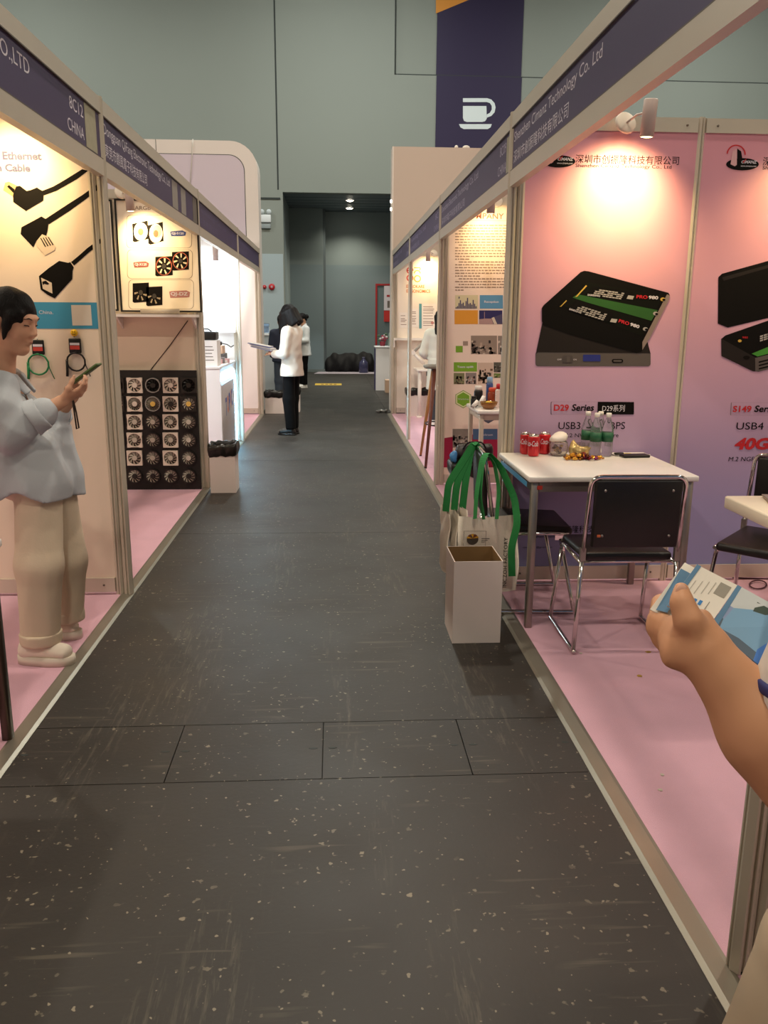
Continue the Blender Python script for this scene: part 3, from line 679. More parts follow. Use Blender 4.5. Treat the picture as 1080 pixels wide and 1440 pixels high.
pp(P2, Y, disc(268, 1028, 14, 12, 8), INK_BLACK, 'port', 5, z, k)
# captions
def caption_box(pn_, u0, v0, u1, v1): poutline(pn_, Y, [(u0, v0), (u1, v0), (u1, v1), (u0, v1)], .004, INK_BLACK, 'caption_outline', 2)
poutline(P1, Y, rrect(774.5, 565, 891.5, 582.8, 1.5), .003, INK_BLACK, 'caption_outline', 2)
pp(P1, Y, [(840.5, 565), (891.5, 565.5), (890.5, 582.8), (840, 582.5)], INK_BLACK, 'caption_block', 3)
ptext(P1, Y, 'D29', 778.5, 577.8, 799.5, 9, INKRED, 4, bold=.025); ptext(P1, Y, 'Series', 803.5, 577.8, 835, 9.5, INK_BLACK, 4, bold=.025, shear=.15)
ptext(P1, Y, 'D29系列', 846.5, 578.8, 878, 9.5, INK_WHITE, 4)
ptext(P1, Y, 'USB3.2 20GBPS', 785, 603.5, 878.5, 10, INK_BLACK, 3); ptext(P1, Y, 'M.2 NVME Enclosure', 792, 614.8, 869.5, 5.5, INK_BLACK, 3)
ptext(P1, Y, '双盘固态硬盘盒', 810, 627, 861.5, 5.5, INK_GREY, 3)
poutline(P2, Y, [(1028, 566), (1150, 567), (1149, 584.5), (1027, 584)], .003, INK_GREY, 'caption_outline', 2)
ptext(P2, Y, 'S149', 1030, 579.5, 1056, 9, INKRED, 4, bold=.025); ptext(P2, Y, 'Series', 1060, 579.5, 1094, 9.5, INK_BLACK, 4, bold=.025, shear=.15)
ptext(P2, Y, 'USB4 GEN3', 1035, 604, 1122, 10, INK_BLACK, 3)
ptext(P2, Y, '40GBPS', 1032, 632.5, 1125, 17, INKRED, 3, bold=.045, shear=.18)
ptext(P2, Y, 'M.2 NGFF/NVME SSD', 1024, 648.5, 1112, 6, INK_BLACK, 3, shear=.1)
ptext(P1, Y, '深圳市创振隆科技有限公司', 752, 749.5, 874, 10, INK_BLACK, 2)
ptext(P1, Y, 'Shenzhen Cimanz Technology Co., Ltd', 752, 757.5, 866, 5, INK_BLACK, 2)
ptext(P2, Y, 'cimanz001@gmail.com', 1034, 773.5, 1110, 3.5, INK_BLACK, 2)
ptext(P1, Y, 'cimanz001@gmail.com', 735, 771.5, 776, 3.2, INK_BLACK, 2)

# ---------- company profile wall (right, second)
PEACH = mat('cream_profile_print', 'efd9cb', .5, var=.015, vscale=2)
tw, pn = partition('cream partition wall with a company profile poster full of text and photos', YR[3], XR, XR+2.97, [PEACH]*3)
Y = YR[3]-.0105; pr = pn[0]; z = (620, 280); k = 9.
ORANGE = mat('orange_ink', 'd0763c', .5); TXT = mat('brown_text_ink', '9a8478', .6)
ptext(pr, Y, 'COMPANY PROFILE', 651, 307.5, 754, 8.2, mat('red_brown_ink', 'c0604a', .5), 2, bold=.01)
MB().box(gy(640, 309, Y)[0], gy(717, 309, Y)[0], Y-.0006, Y, gy(640, 309.6, Y)[2], gy(640, 309.2, Y)[2]).build('thin_line', TXT, pr)
rnd = random.Random(3)
mbt = MB()
for i in range(24):
    v = 317+i*3.95; u = 640 + (5 if i in (2, 7, 13, 19, 21) else 0); end = {5: 718, 12: 660, 18: 676, 23: 652}.get(i, 720)
    while u < end:
        w_ = rnd.uniform(2.0, 6.5); a = gy(u, v+.75, Y); b = gy(min(u+w_, end), v-.75, Y)
        mbt.add([(a[0], Y-.0008, a[2]), (b[0], Y-.0008, a[2]), (b[0], Y-.0008, b[2]), (a[0], Y-.0008, b[2])], [(0, 1, 2, 3)]); u += w_+1.1
mbt.build('paragraph_lines', TXT, pr)
z = (620, 400)
SKYP = mat('pale_sky_ink', 'd6cba8', .5); SLATE = mat('slate_ink', '4b4766', .5); BLUE = mat('blue_card_ink', '5a93bb', .5); AMBER = mat('amber_card_ink', 'e09a33', .5); NAVY = mat('navy_card_ink', '2d2b5e', .5); GREEN = mat('green_card_ink', '78a62d', .5)
R4 = lambda a, b, c, d: [(a, b), (c, b), (c, d), (a, d)]
pp(pr, Y, R4(180, 135, 470, 308), SKYP, 'city_picture', 1, z, k)
rnd = random.Random(5)
for i, hgt in enumerate((18, 30, 70, 105, 60, 75, 35, 95, 135, 60, 70, 50, 110, 60, 30)):
    u = 186+i*18; pp(pr, Y, R4(u, 305-hgt, u+14, 306), SLATE, 'city_tower', 2, z, k)
pp(pr, Y, [(226, 150), (240, 160), (232, 185), (224, 175)], SLATE, 'balloon', 2, z, k)
pp(pr, Y, R4(492, 135, 785, 306), BLUE, 'blue_card', 1, z, k); ptext(pr, Y, 'Reception', 620+548/k, 400+240/k, 620+730/k, 4.0, INK_WHITE, 2, bold=.02)
pp(pr, Y, R4(172, 326, 468, 502), AMBER, 'amber_card', 1, z, k)
pp(pr, Y, R4(484, 328, 778, 502), NAVY, 'dusk_picture', 1, z, k)
pp(pr, Y, [(484, 440), (560, 432), (640, 432), (665, 502), (484, 502)], mat('town_ink', 'b08f8c', .5), 'dusk_town', 2, z, k)
pp(pr, Y, [(640, 425), (672, 412), (712, 502), (672, 502)], mat('sail_ink', 'd8c9b6', .5), 'dusk_sail', 3, z, k)
pp(pr, Y, R4(548, 345, 554, 435), mat('town_ink', 'b08f8c', .5), 'dusk_spire', 3, z, k); pp(pr, Y, [(672, 412), (778, 370), (778, 502), (712, 502)], SLATE, 'dusk_roof', 2, z, k)
pp(pr, Y, R4(795, 180, 840, 425), mat('maroon_photo_ink', '74544f', .5), 'photo', 1, z, k)
pp(pr, Y, R4(188, 778, 276, 860), GREEN, 'green_square', 1, z, k); pp(pr, Y, R4(280, 718, 342, 774), mat('taupe_ink', '9f8a7d', .5), 'taupe_square', 1, z, k)
def photo(a, b, c, d, base, spots, seed, nx=8, ny=5, nm='photo'):
    o = pp(pr, Y, R4(a, b, c, d), mat('photo_%s' % base, base, .5), nm, 1, z, k); rr = random.Random(seed)
    for i in range(nx*ny):
        u = rr.uniform(a, c-(c-a)/nx); v = b+(d-b)*(.25+.72*rr.random()); w_, h_ = (c-a)/nx*rr.uniform(.4, 1.1), (d-b)/ny*rr.uniform(.3, 1.)
        pp(o, Y, R4(u, v, min(c, u+w_), min(d, v+h_)), mat('spot_%s' % spots[i % len(spots)], spots[i % len(spots)], .5), 'photo_detail', 2, z, k)
photo(380, 648, 710, 882, '948377', ('3d332f', 'c9b8a8', '6a5a52', '2c2523', 'b19c8c'), 1, 9, 5)
photo(722, 650, 800, 885, '8b7f76', ('3a302c', 'd0c4b6'), 2, 4, 4)
photo(162, 1120, 298, 1262, '7a7a58', ('4d4a36', 'c2a98e', '5c3f33'), 3, 5, 4); photo(312, 1118, 450, 1260, '8d807c', ('3d3735', 'd8cdc4', 'b08a80'), 4, 5, 4)
photo(668, 985, 780, 1112, '5a564c', ('2f2b27', '7a7468'), 5, 4, 3); photo(668, 1125, 780, 1180, '6a7d3c', ('3f5226', 'a8a27c'), 6, 4, 2)
photo(465, 990, 660, 1260, 'cdb5a4', ('4a4038', '2d2a22', '6b4e3c'), 7, 6, 5)
pp(pr, Y, R4(163, 985, 457, 1103), GREEN, 'green_card', 1, z, k); ptext(pr, Y, 'Team uplift', 620+205/k, 400+1062/k, 620+412/k, 3.6, INK_WHITE, 2, bold=.02)
z = (620, 540)
hexa = lambda cx, cy, r: [(cx+r*math.sin(math.pi/3*i), cy-r*math.cos(math.pi/3*i)) for i in range(6)]
pp(pr, Y, hexa(283, 192, 114), mat('olive_ink', '6f8f34', .5), 'hexagon_border', 1, z, k); pp(pr, Y, hexa(283, 192, 106), mat('pale_green_ink', 'dfe2b0', .5), 'hexagon_gap', 2, z, k); pp(pr, Y, hexa(283, 192, 88), GREEN, 'hexagon', 3, z, k)
ptext(pr, Y, 'Workshop', 620+215/k, 540+205/k, 620+352/k, 2.6, INK_WHITE, 4)
pp(pr, Y, hexa(600, 400, 100), mat('slate_hex_ink', '50505e', .5), 'hexagon', 1, z, k)
CRIM = mat('crimson_ink', 'a01a42', .5)
pp(pr, Y, [(35, 685), (150, 668), (150, 1055), (32, 1055)], CRIM, 'crimson_block', 1, z, k)
pp(pr, Y, R4(380, 640, 716, 1055), CRIM, 'crimson_block', 1, z, k)
pp(pr, Y, R4(405, 568, 716, 702), mat('steel_blue_ink', '4a678c', .5), 'blue_card', 2, z, k); ptext(pr, Y, 'workroom', 620+500/k, 540+655/k, 620+656/k, 3., INK_WHITE, 3)
photo(148, 568, 375, 805, '8a8078', ('4e4741', '2a2522', 'b7aca2'), 8, 6, 5)

# ---------- red logo wall (right, end)
tw, pn = partition('cream end partition wall with a red and tan company logo', YR[5], XR, XR+2.97, [mat('cream_logo_wall', 'f0e2d2', .5)]*3)
Y = YR[5]-.0105; pr = pn[0]; z = (545, 270); k = 11.08
RED = mat('logo_red_ink', 'd2392f', .5); TANK = mat('logo_tan_ink', 'c98a3c', .5)
def ring(cx, cy, r, w_, a0, a1, m):
    n = 18; A = [math.radians(a0+(a1-a0)*i/n) for i in range(n+1)]
    pp(pr, Y, [(cx+r*math.cos(a), cy+r*math.sin(a)) for a in A]+[(cx+(r-w_)*math.cos(a), cy+(r-w_)*math.sin(a)) for a in A[::-1]], m, 'logo_ring', 2, z, k)
ring(350, 1222, 55, 17, 35, 360, RED); pp(pr, Y, R4(305, 1214, 402, 1230), RED, 'logo_bar', 2, z, k)
ring(350, 1340, 55, 17, -20, 340, RED); pp(pr, Y, R4(372, 1340, 398, 1368), TANK, 'logo_bar', 3, z, k)
ring(463, 1270, 55, 17, 180, 360, TANK); pp(pr, Y, R4(412, 1172, 500, 1188), TANK, 'logo_bar', 2, z, k); ring(490, 1197, 28, 16, -90, 80, TANK)
ring(465, 1350, 56, 17, 0, 360, TANK)
ptext(pr, Y, 'ERGOKARE', 571.5, 405, 597, 4.6, ORANGE, 2, bold=.02); ptext(pr, Y, 'ERGONOMICS', 571.5, 411.5, 605, 4.6, ORANGE, 2, bold=.02)
PAPER = mat('notice_paper', 'f1e6dc', .6)
for q in ((562, 439.5, 573.5, 461), (578, 434, 588.5, 460), (593.5, 427, 613, 462)):
    o = pp(pr, Y, R4(*q), PAPER, 'notice_sheet', 2)
    rr = random.Random(int(q[0])); v = q[1]+4; mb = MB()
    while v < q[3]-2:
        a = gy(q[0]+1.5, v, Y); b = gy(q[2]-1.5-rr.uniform(0, 3), v+1, Y)
        mb.add([(a[0], Y-.0022, a[2]), (b[0], Y-.0022, a[2]), (b[0], Y-.0022, b[2]), (a[0], Y-.0022, b[2])], [(0, 1, 2, 3)]); v += rr.choice((2.2, 3.2, 4))
    mb.build('notice_lines', TXT, o)
pp(pr, Y, R4(589.3, 427, 593, 462), mat('teal_ink', '5f9ba0', .5), 'teal_strip', 2)
pp(pr, Y, disc(608, 454, 2.2, 14), mat('stamp_ink', 'd07a74', .5), 'stamp', 3)
a = gy(553, 475.5, Y); b = gy(640, 475.5, Y)
t = thing('wall_shelf', 'white shelf on the wall under the notices near the red logo', 'shelf', ((a[0]+b[0])/2, Y, a[2]))
MB().box(a[0], b[0], Y-.16, Y-.001, a[2]-.03, a[2]+.005).build('board', WHITE, t)
MB().box(a[0], a[0]+.02, Y-.12, Y-.001, a[2]-.14, a[2]-.03).build('bracket', WHITE, t); MB().box(b[0]-.05, b[0]-.03, Y-.12, Y-.001, a[2]-.14, a[2]-.03).build('bracket', WHITE, t)

# ---------- near blue and green poster panel (right, edge of the frame)
BG = mat_grad('blue_green_print', [(0, '2c5f86'), (.1, '4f8a35'), (.2, '4f8a35'), (.3, '6e7f9c'), (.5, '3f6ea6'), (.8, '1f4f95'), (1, '2f66a8')], .1, 1.2, .35)
partition('partition wall with a glossy blue and green poster beside the aisle', YR[1], XR, XR+1.98, [BG, BG])
for X_, nm, lab in ((XL-2.99, 'wall_panel_back', 'white booth rear wall running behind the ethernet and fan booths'), (XR+2.99, 'wall_panel_back', 'white booth rear wall running behind the pink poster booth')):
    t = thing('booth_rear_wall', lab, 'partition', (X_, 3.8, 0))
    y = -1.3 if X_ < 0 else YR[1]
    while y < 13.3:
        MB().box(X_-.01, X_+.01, y+.02, y+.965, .1, ZT-.075).build('panel', WHITE, t); MB().box(X_-.018, X_+.018, y+.02, y+.965, ZT-.075, ZT-.004).build('top_rail', ALU, t)
        MB().box(X_-.018, X_+.018, y+.02, y+.965, .02, .1).build('base_rail', ALU, t); y += .99
# ================================================================== smooth bodies (signed distance -> surface nets)
V3 = lambda *a: np.array(a, float)
def unit(v): v = np.asarray(v, float); return v/np.linalg.norm(v)
class Field:
    def __init__(s, lo, hi, h):
        s.h = h; s.lo = np.array(lo, float); s.n = np.ceil((np.array(hi)-s.lo)/h).astype(int)+1
        s.D = np.full(s.n, .5, np.float32)
    def sub(s, lo, hi):
        a = np.clip(np.floor((np.asarray(lo)-s.lo)/s.h).astype(int), 0, s.n-1); b = np.clip(np.ceil((np.asarray(hi)-s.lo)/s.h).astype(int)+1, 1, s.n)
        if np.any(b <= a): return None, None
        ax = [s.lo[i]+s.h*np.arange(a[i], b[i]) for i in range(3)]
        P = np.stack(np.meshgrid(*ax, indexing='ij'), -1).astype(np.float32)
        return tuple(slice(a[i], b[i]) for i in range(3)), P
    def comb(s, sl, d, k, op='u'):
        A = s.D[sl]
        if op == 'u':
            if k > 0:
                h = np.clip(k-np.abs(A-d), 0, None)/k; s.D[sl] = np.minimum(A, d)-h*h*k*.25
            else: s.D[sl] = np.minimum(A, d)
        elif op == 's':
            if k > 0:
                h = np.clip(k-np.abs(A+d), 0, None)/k; s.D[sl] = np.maximum(A, -d)+h*h*k*.25
            else: s.D[sl] = np.maximum(A, -d)
    def cone(s, a, b, r1, r2, k=.02, op='u'):
        a = np.asarray(a, float); b = np.asarray(b, float); m = max(r1, r2)+k+3*s.h
        sl, P = s.sub(np.minimum(a, b)-m, np.maximum(a, b)+m)
        if sl is None: return s
        ba = (b-a).astype(np.float32); q = P-a.astype(np.float32); t = np.clip((q@ba)/max(1e-9, float(ba@ba)), 0, 1)
        d = np.linalg.norm(q-t[..., None]*ba, axis=-1)-(r1+(r2-r1)*t)
        s.comb(sl, d, k, op); return s
    def chain(s, pts, rs, k=.015, op='u'):
        for i in range(len(pts)-1): s.cone(pts[i], pts[i+1], rs[i], rs[i+1], k, op)
        return s
    def ell(s, c, r, R=None, k=.02, op='u'):
        c = np.asarray(c, float); r = np.asarray(r, float); m = r.max()+k+3*s.h
        sl, P = s.sub(c-m, c+m)
        if sl is None: return s
        q = P-c.astype(np.float32)
        if R is not None: q = q@np.asarray(R, np.float32)      # columns of R are the ellipsoid's axes
        k0 = np.linalg.norm(q/r, axis=-1); k1 = np.linalg.norm(q/(r*r), axis=-1)+1e-9
        s.comb(sl, k0*(k0-1)/k1, k, op); return s
    def ecap(s, a, b, w1, d1, w2, d2, wdir, k=.03, cap=.6, op='u'):
        """tapered limb of elliptic section; wdir is the direction of the first half-width"""
        a = np.asarray(a, float); b = np.asarray(b, float); m = max(w1, d1, w2, d2)+k+3*s.h
        sl, P = s.sub(np.minimum(a, b)-m, np.maximum(a, b)+m)
        if sl is None: return s
        ba = b-a; L2 = float(ba@ba); ax = ba/math.sqrt(L2); wd = np.asarray(wdir, float); wd = unit(wd-ax*(wd@ax)); dd = np.cross(ax, wd)
        q = P-a; t0 = (q@ba)/L2; t = np.clip(t0, 0, 1); w = w1+(w2-w1)*t; dpt = d1+(d2-d1)*t
        mn = np.minimum(w, dpt); sx = (t0-t)*math.sqrt(L2)
        nn = np.sqrt(((q@wd)/w)**2+((q@dd)/dpt)**2+(sx/(mn*cap))**2)
        s.comb(sl, (nn-1)*mn, k, op); return s
    def cut(s, p, n, k=0.):
        """remove the side the normal n points to"""
        ax = [s.lo[i]+s.h*np.arange(s.n[i]) for i in range(3)]
        n = unit(n); d = (ax[0][:, None, None]-p[0])*n[0]+(ax[1][None, :, None]-p[1])*n[1]+(ax[2][None, None, :]-p[2])*n[2]
        s.D = np.maximum(s.D, d.astype(np.float32)); return s
    def warp(s, fn):
        ax = [s.lo[i]+s.h*np.arange(s.n[i]) for i in range(3)]
        X, Y_, Z = np.meshgrid(*ax, indexing='ij', sparse=True); s.D = (s.D+fn(X, Y_, Z)).astype(np.float32); return s
    def mesh(s):
        D = np.pad(s.D, 1, constant_values=.5); lo = s.lo-s.h; ins = D < 0
        n = np.array(D.shape)-1
        acc = np.zeros((*n, 3), np.float32); cnt = np.zeros(n, np.float32)
        cor = lambda o: (slice(o[0], o[0]+n[0]), slice(o[1], o[1]+n[1]), slice(o[2], o[2]+n[2]))
        for ax in range(3):
            u, w = [i for i in range(3) if i != ax]
            for i in (0, 1):
                for j in (0, 1):
                    o0 = [0, 0, 0]; o0[u] = i; o0[w] = j; o1 = list(o0); o1[ax] = 1
                    a, b = D[cor(o0)], D[cor(o1)]; cr = (a < 0) != (b < 0)
                    t = np.where(cr, a/np.where(cr, a-b, 1), 0)
                    pt = np.zeros((*n, 3), np.float32); pt[..., u] = i; pt[..., w] = j; pt[..., ax] = t
                    acc += pt*cr[..., None]; cnt += cr
        act = cnt > 0; idx = np.full(n, -1, np.int64); idx[act] = np.arange(act.sum())
        cells = np.argwhere(act); V = lo+(cells+acc[act]/cnt[act][:, None])*s.h
        F = []
        for ax in range(3):
            u, w = (ax+1) % 3, (ax+2) % 3
            sa = [slice(1, -1)]*3; sa[ax] = slice(0, -1); sb = [slice(1, -1)]*3; sb[ax] = slice(1, None)
            a, b = ins[tuple(sa)], ins[tuple(sb)]; e = np.argwhere(a != b); 
            if not len(e): continue
            flip = a[tuple(e.T)]; base = e.copy(); base[:, u] += 1; base[:, w] += 1
            def g(du, dw):
                c = base.copy(); c[:, u] -= du; c[:, w] -= dw; return idx[tuple(c.T)]
            q = np.stack([g(1, 1), g(0, 1), g(0, 0), g(1, 0)], 1); q[~flip] = q[~flip][:, ::-1]; F.append(q)
        return V, np.concatenate(F)
    def build(s, name, m, parent, smooth_it=1):
        V, F = s.mesh()
        for _ in range(smooth_it):            # light relaxation
            nb = np.zeros_like(V); c = np.zeros(len(V))
            for i in range(4):
                a, b = F[:, i], F[:, (i+1) % 4]
                np.add.at(nb, a, V[b]); np.add.at(c, a, 1); np.add.at(nb, b, V[a]); np.add.at(c, b, 1)
            V = V*.5+.5*nb/np.maximum(c, 1)[:, None]
        if parent is not None:
            I = np.array(world_of(parent).inverted()); V = V@I[:3, :3].T+I[:3, 3]
        me = bpy.data.meshes.new(name); me.vertices.add(len(V)); me.vertices.foreach_set('co', V.astype(np.float32).ravel())
        me.loops.add(F.size); me.loops.foreach_set('vertex_index', F.ravel().astype(np.int32)); me.polygons.add(len(F))
        me.polygons.foreach_set('loop_start', np.arange(0, F.size, 4, dtype=np.int32)); me.polygons.foreach_set('use_smooth', np.ones(len(F), bool))
        me.update(calc_edges=True); me.validate(); me.materials.append(m)
        o = bpy.data.objects.new(name, me); COL.objects.link(o)
        if parent is not None: o.parent = parent
        return o

def frame(fwd, up=(0, 0, 1)):
    """columns: forward, left, up"""
    f = unit(fwd); l = unit(np.cross(up, f)); return np.stack([f, l, np.cross(f, l)], 1)
def head_sdf(fd, c, R, s=1.):
    T = lambda x, y, z: c+R@(np.array([x, y, z])*s)
    fd.ell(T(-.012, 0, .030), np.array([.095, .075, .085])*s, R, .02)
    fd.ell(T(.028, 0, -.02), np.array([.062, .060, .088])*s, R, .03)
    for y in (-1, 1):
        fd.cone(T(-.012, .052*y, -.045), T(.055, .018*y, -.098), .020*s, .016*s, .025)
        fd.ell(T(.058, .036*y, -.025), np.array([.028, .024, .026])*s, R, .02)
        fd.ell(T(-.012, .077*y, -.012), np.array([.019, .009, .032])*s, R, .006)
        fd.ell(T(.079, .030*y, .012), np.array([.014, .017, .010])*s, R, .008, 's')
        fd.ell(T(.073, .030*y, .010), np.array([.013, .015, .011])*s, R, .004)
    fd.cone(T(.068, 0, -.092), T(.062, 0, -.098), .02*s, .02*s, .02)
    fd.cone(T(.084, 0, .018), T(.103, 0, -.022), .007*s, .0105*s, .012)
    for y in (-1, 1): fd.ell(T(.093, .011*y, -.026), np.array([.010, .008, .008])*s, R, .006)
    fd.ell(T(.086, 0, -.052), np.array([.010, .021, .006])*s, R, .006); fd.ell(T(.083, 0, -.064), np.array([.010, .018, .007])*s, R, .006)
    fd.ell(T(.078, 0, .034), np.array([.016, .050, .010])*s, R, .015)
def face_parts(parent, c, R, s=1., lips='b5705f'):
    T = lambda x, y, z: Vector(c+R@(np.array([x, y, z])*s))
    for y in (-1, 1):
        MB().tube([T(.080, .045*y, .007), T(.0862, .033*y, .0085), T(.0862, .022*y, .005)], .0021*s, 6).build('eyelash', mat('lash', '1c1411', .6), parent)
        MB().tube([T(.077, .050*y, .030), T(.0885, .034*y, .036), T(.0915, .018*y, .031)], .0026*s, 6, radii=[.0016*s, .003*s, .002*s]).build('eyebrow', mat('brow', '2a1c16', .7), parent)
    MB().tube([T(.082, .019, -.058), T(.0955, 0, -.057), T(.082, -.019, -.058)], .004*s, 6, radii=[.001*s, .0045*s, .001*s]).build('lips', mat('lip_'+lips, lips, .45), parent)
def hand_sdf(fd, wrist, fwd, palm, size=1., curl=(.5, .55, .6, .65), thumb=None, spread=.12, side=1, thumb_curl=.35):
    """fwd: knuckle direction; palm: where the palm faces; side: +1 when thumb lies towards fwd x palm"""
    f = unit(fwd); p = np.asarray(palm, float); p = unit(p-f*(p@f)); t = np.cross(f, p)*side; s = size
    kn = wrist+f*.088*s
    fd.ecap(wrist+f*.012*s, wrist+f*.076*s, .028*s, .014*s, .037*s, .012*s, t, .012, .9)
    tips = []
    for i, (o, L) in enumerate(((.028, .072), (.0095, .080), (-.0095, .074), (-.027, .058))):
        d = unit(f+t*spread*(1.2-.8*i)); a0 = wrist+f*(.082-(.004, 0, .003, .01)[i])*s+t*o*s
        pts = [a0]; ang = 0.
        for j, q in enumerate((.48, .30, .24)):
            ang += curl[i]*(.8, 1.1, .8)[j]; dirv = d*math.cos(ang)+p*math.sin(ang); pts.append(pts[-1]+dirv*L*q*s)
        fd.chain(pts, [.0092*s, .0085*s, .0075*s, .0062*s], .006); tips.append(pts)
    a0 = wrist+f*.022*s+t*.026*s+p*.004*s
    th = thumb if thumb is not None else unit(f*.72+t*.62+p*.25)
    b0 = a0+unit(th+t*.4)*.036*s; b1 = b0+unit(th+p*thumb_curl*.6)*.032*s; b2 = b1+unit(th+p*thumb_curl)*.026*s
    fd.chain([a0, b0, b1, b2], [.0145*s, .0115*s, .0095*s, .0072*s], .010)
    return tips, (b1, b2)
def shoe(parent, heel, toe, m_up, m_sole, w=.043, h=.075, sole=.03, name='shoe'):
    heel = np.asarray(heel, float); toe = np.asarray(toe, float); d = unit(toe-heel); L = np.linalg.norm(toe-heel); l = np.array([-d[1], d[0], 0])
    lo = np.minimum(heel, toe)-.09; hi = np.maximum(heel, toe)+.09; lo[2] = -.01; hi[2] = h+.09
    fd = Field(lo, hi, .006)
    z = heel[2]
    P = lambda t, q=0., zz=0.: heel+d*L*t+l*q+np.array([0, 0, zz])
    fd.ecap(P(.16, 0, sole+.018), P(.84, 0, sole+.012), w*.80, .034, w*.9, .026, l, .02, 1.); fd.cone(P(.2, 0, sole+.02), P(.2, 0, h+.015), w*.80, w*.72, .02)
    fd.cone(P(.25, 0, h), P(.78, 0, sole+.02), w*.72, .028, .03)
    fd.cut(P(0, 0, h+.012), (0, 0, 1)); fd.cut(P(0, 0, sole*.7), (0, 0, -1))
    o = fd.build(name, m_up, parent)
    n = 26; prof = []
    for i in range(n):
        a = 2*math.pi*i/n; c, s_ = math.cos(a), math.sin(a); tt = .5+.5*c*abs(c)**-.25 if abs(c) > 1e-6 else .5
        ww = w*(1.04 if c > 0 else .94)*math.copysign(abs(s_)**.7, s_); q = heel+d*L*(.5+.5*c)+l*ww; prof.append((q[0], q[1]))
    mb = MB().prism(prof, z+.001, z+sole, smooth=True); mb.build('sole', m_sole, o)
    for i in range(3):
        a = P(.50+.10*i, -.022, h*(.93-.10*i)+.006); b = P(.50+.10*i, .022, h*(.93-.10*i)+.006); MB().tube([a, (a+b)/2+np.array([0, 0, .006]), b], .003, 6).build('lace', m_sole, o)
    return o
# ================================================================== furniture and goods
def fillet(pts, r=.03, n=4):
    P = [Vector(p) for p in pts]; out = [P[0]]
    for i in range(1, len(P)-1):
        a, b, c = P[i-1], P[i], P[i+1]; da = (a-b); dc = (c-b); q = min(r, da.length*.45, dc.length*.45)
        s = b+da.normalized()*q; e = b+dc.normalized()*q
        for k in range(n+1):
            t = k/n; out.append((1-t)**2*s+2*t*(1-t)*b+t*t*e)
    out.append(P[-1]); return out
def make_chair(lab, loc, rz, back=True):
    t = thing('stacking_chair', lab, 'chair', loc, rz)
    W2, r = .215, .0105
    for s in (-1, 1):
        x = s*W2; xf = s*(W2+.02)
        MB().tube(fillet([(x, -.20, .47), (xf, -.215, .0125)], .03), r, 10).build('rear_leg', CHROME, t, True)
        MB().tube(fillet([(xf, -.215, .0125), (xf, -.235, .0118), (xf, .22, .0118), (xf, .235, .0125), (x+s*.004, .15, .40)], .035), r, 10).build('front_leg', CHROME, t, True)
        MB().tube(fillet([(x, .19, .425), (x, .10, .430), (x, -.20, .425)], .03), r*.9, 8).build('seat_rail', CHROME, t, True)
        MB().box(x-.012, x+.012, -.212, -.190, .44, .50).build('bracket', STEEL, t, True)
        MB().box(x-.004, x+.004, .12, .165, .395, .425).build('stay', CHROME, t, True)
    MB().tube(fillet([(-W2, -.20, .47), (-W2+.004, -.255, .835), (W2-.004, -.255, .835), (W2, -.20, .47)], .05, 6), r, 10).build('back_frame', CHROME, t, True)
    MB().tube([(-W2, -.16, .425), (W2, -.16, .425)], r*.8, 8).build('cross_bar', CHROME, t, True)
    mb = MB().rbox(-.205, .205, -.19, .215, .433, .475, .018, 3)
    mb.v = [(x*(1-.06*max(0, -y)), y, z-(max(0, y-.10)**2)*1.6) for x, y, z in mb.v]; mb.build('seat', LEATHER, t, True)
    n = 9; mb = MB(); 
    bm = MB().rbox(-.195, .195, -.013, .013, -.155, .155, .012, 3)
    bm.v = [(x, y+(-.218 + -.0) - .12*(z+.155)*1.0*.35 - .018*(1-(x/.195)**2)*0 - .022, z+.668) for x, y, z in bm.v]; bk = bm.build('backrest', LEATHER, t, True)
    for s in (-1, 1):
        for zz in (.57, .775):
            yb = -.24-.042*(zz-.513)-.0135
            MB().lathe([(.006, 0), (.006, .003), (.002, .004)], (0, 0, 0), 10).xf(Matrix.Translation((s*.15, yb, zz)) @ Matrix.Rotation(math.pi/2, 4, 'X')).build('rivet', STEEL, bk, True)
    return t, bk
cf, cfb = make_chair('black chrome chair seen from behind, pushed up to the white table', (1.333, 3.735, 0.004), -.02)
MB().box(-.172, -.158, -.262, -.2545, .565, .575).build('tag', mat('orange_tag', 'c9673f', .6), cfb, True)
cl, _ = make_chair('black chrome chair with canvas bags hung over its back', (1.02, 4.29, 0.004), -math.pi/2-.04)
cr_, _ = make_chair('black chrome chair turned sideways by the table with the cream edge', (2.13, 3.77, 0.004), 2.35)

def make_table(lab, x0, x1, y0, y1, h, th=.028, top=WHITEGLOSS, legm=STEEL, lw=.034, rz=0, pivot=None, edge=None):
    cx, cy = (x0+x1)/2, (y0+y1)/2
    t = thing('table', lab, 'table', (cx, cy, .004), rz)
    a, b = (x1-x0)/2, (y1-y0)/2; h -= .004
    bm = MB().rbox(-a, a, -b, b, h-th, h, .006, 2); bm.build('table_top', top, t, True)
    for sx in (-1, 1):
        for sy in (-1, 1):
            lx, ly = sx*(a-.035), sy*(b-.035); MB().rbox(lx-lw/2, lx+lw/2, ly-lw/2, ly+lw/2, 0, h-th-.0005, .003, 1).build('leg', legm, t, True)
    for sy in (-1, 1): MB().box(-a+.055, a-.055, sy*(b-.035)-.012, sy*(b-.035)+.012, h-th-.05, h-th-.0005).build('apron', legm, t, True)
    for sx in (-1, 1): MB().box(sx*(a-.035)-.012, sx*(a-.035)+.012, -b+.055, b-.055, h-th-.05, h-th-.0005).build('apron', legm, t, True)
    return t
T1 = make_table('white square table with steel legs and red cans on it', .925, 1.755, 3.83, 4.57, .775)
MB().box(-.370, -.345, -.3535, -.3515, .705, .724).build('red_sticker', mat('red_sticker', 'c0392b', .5), T1, True)
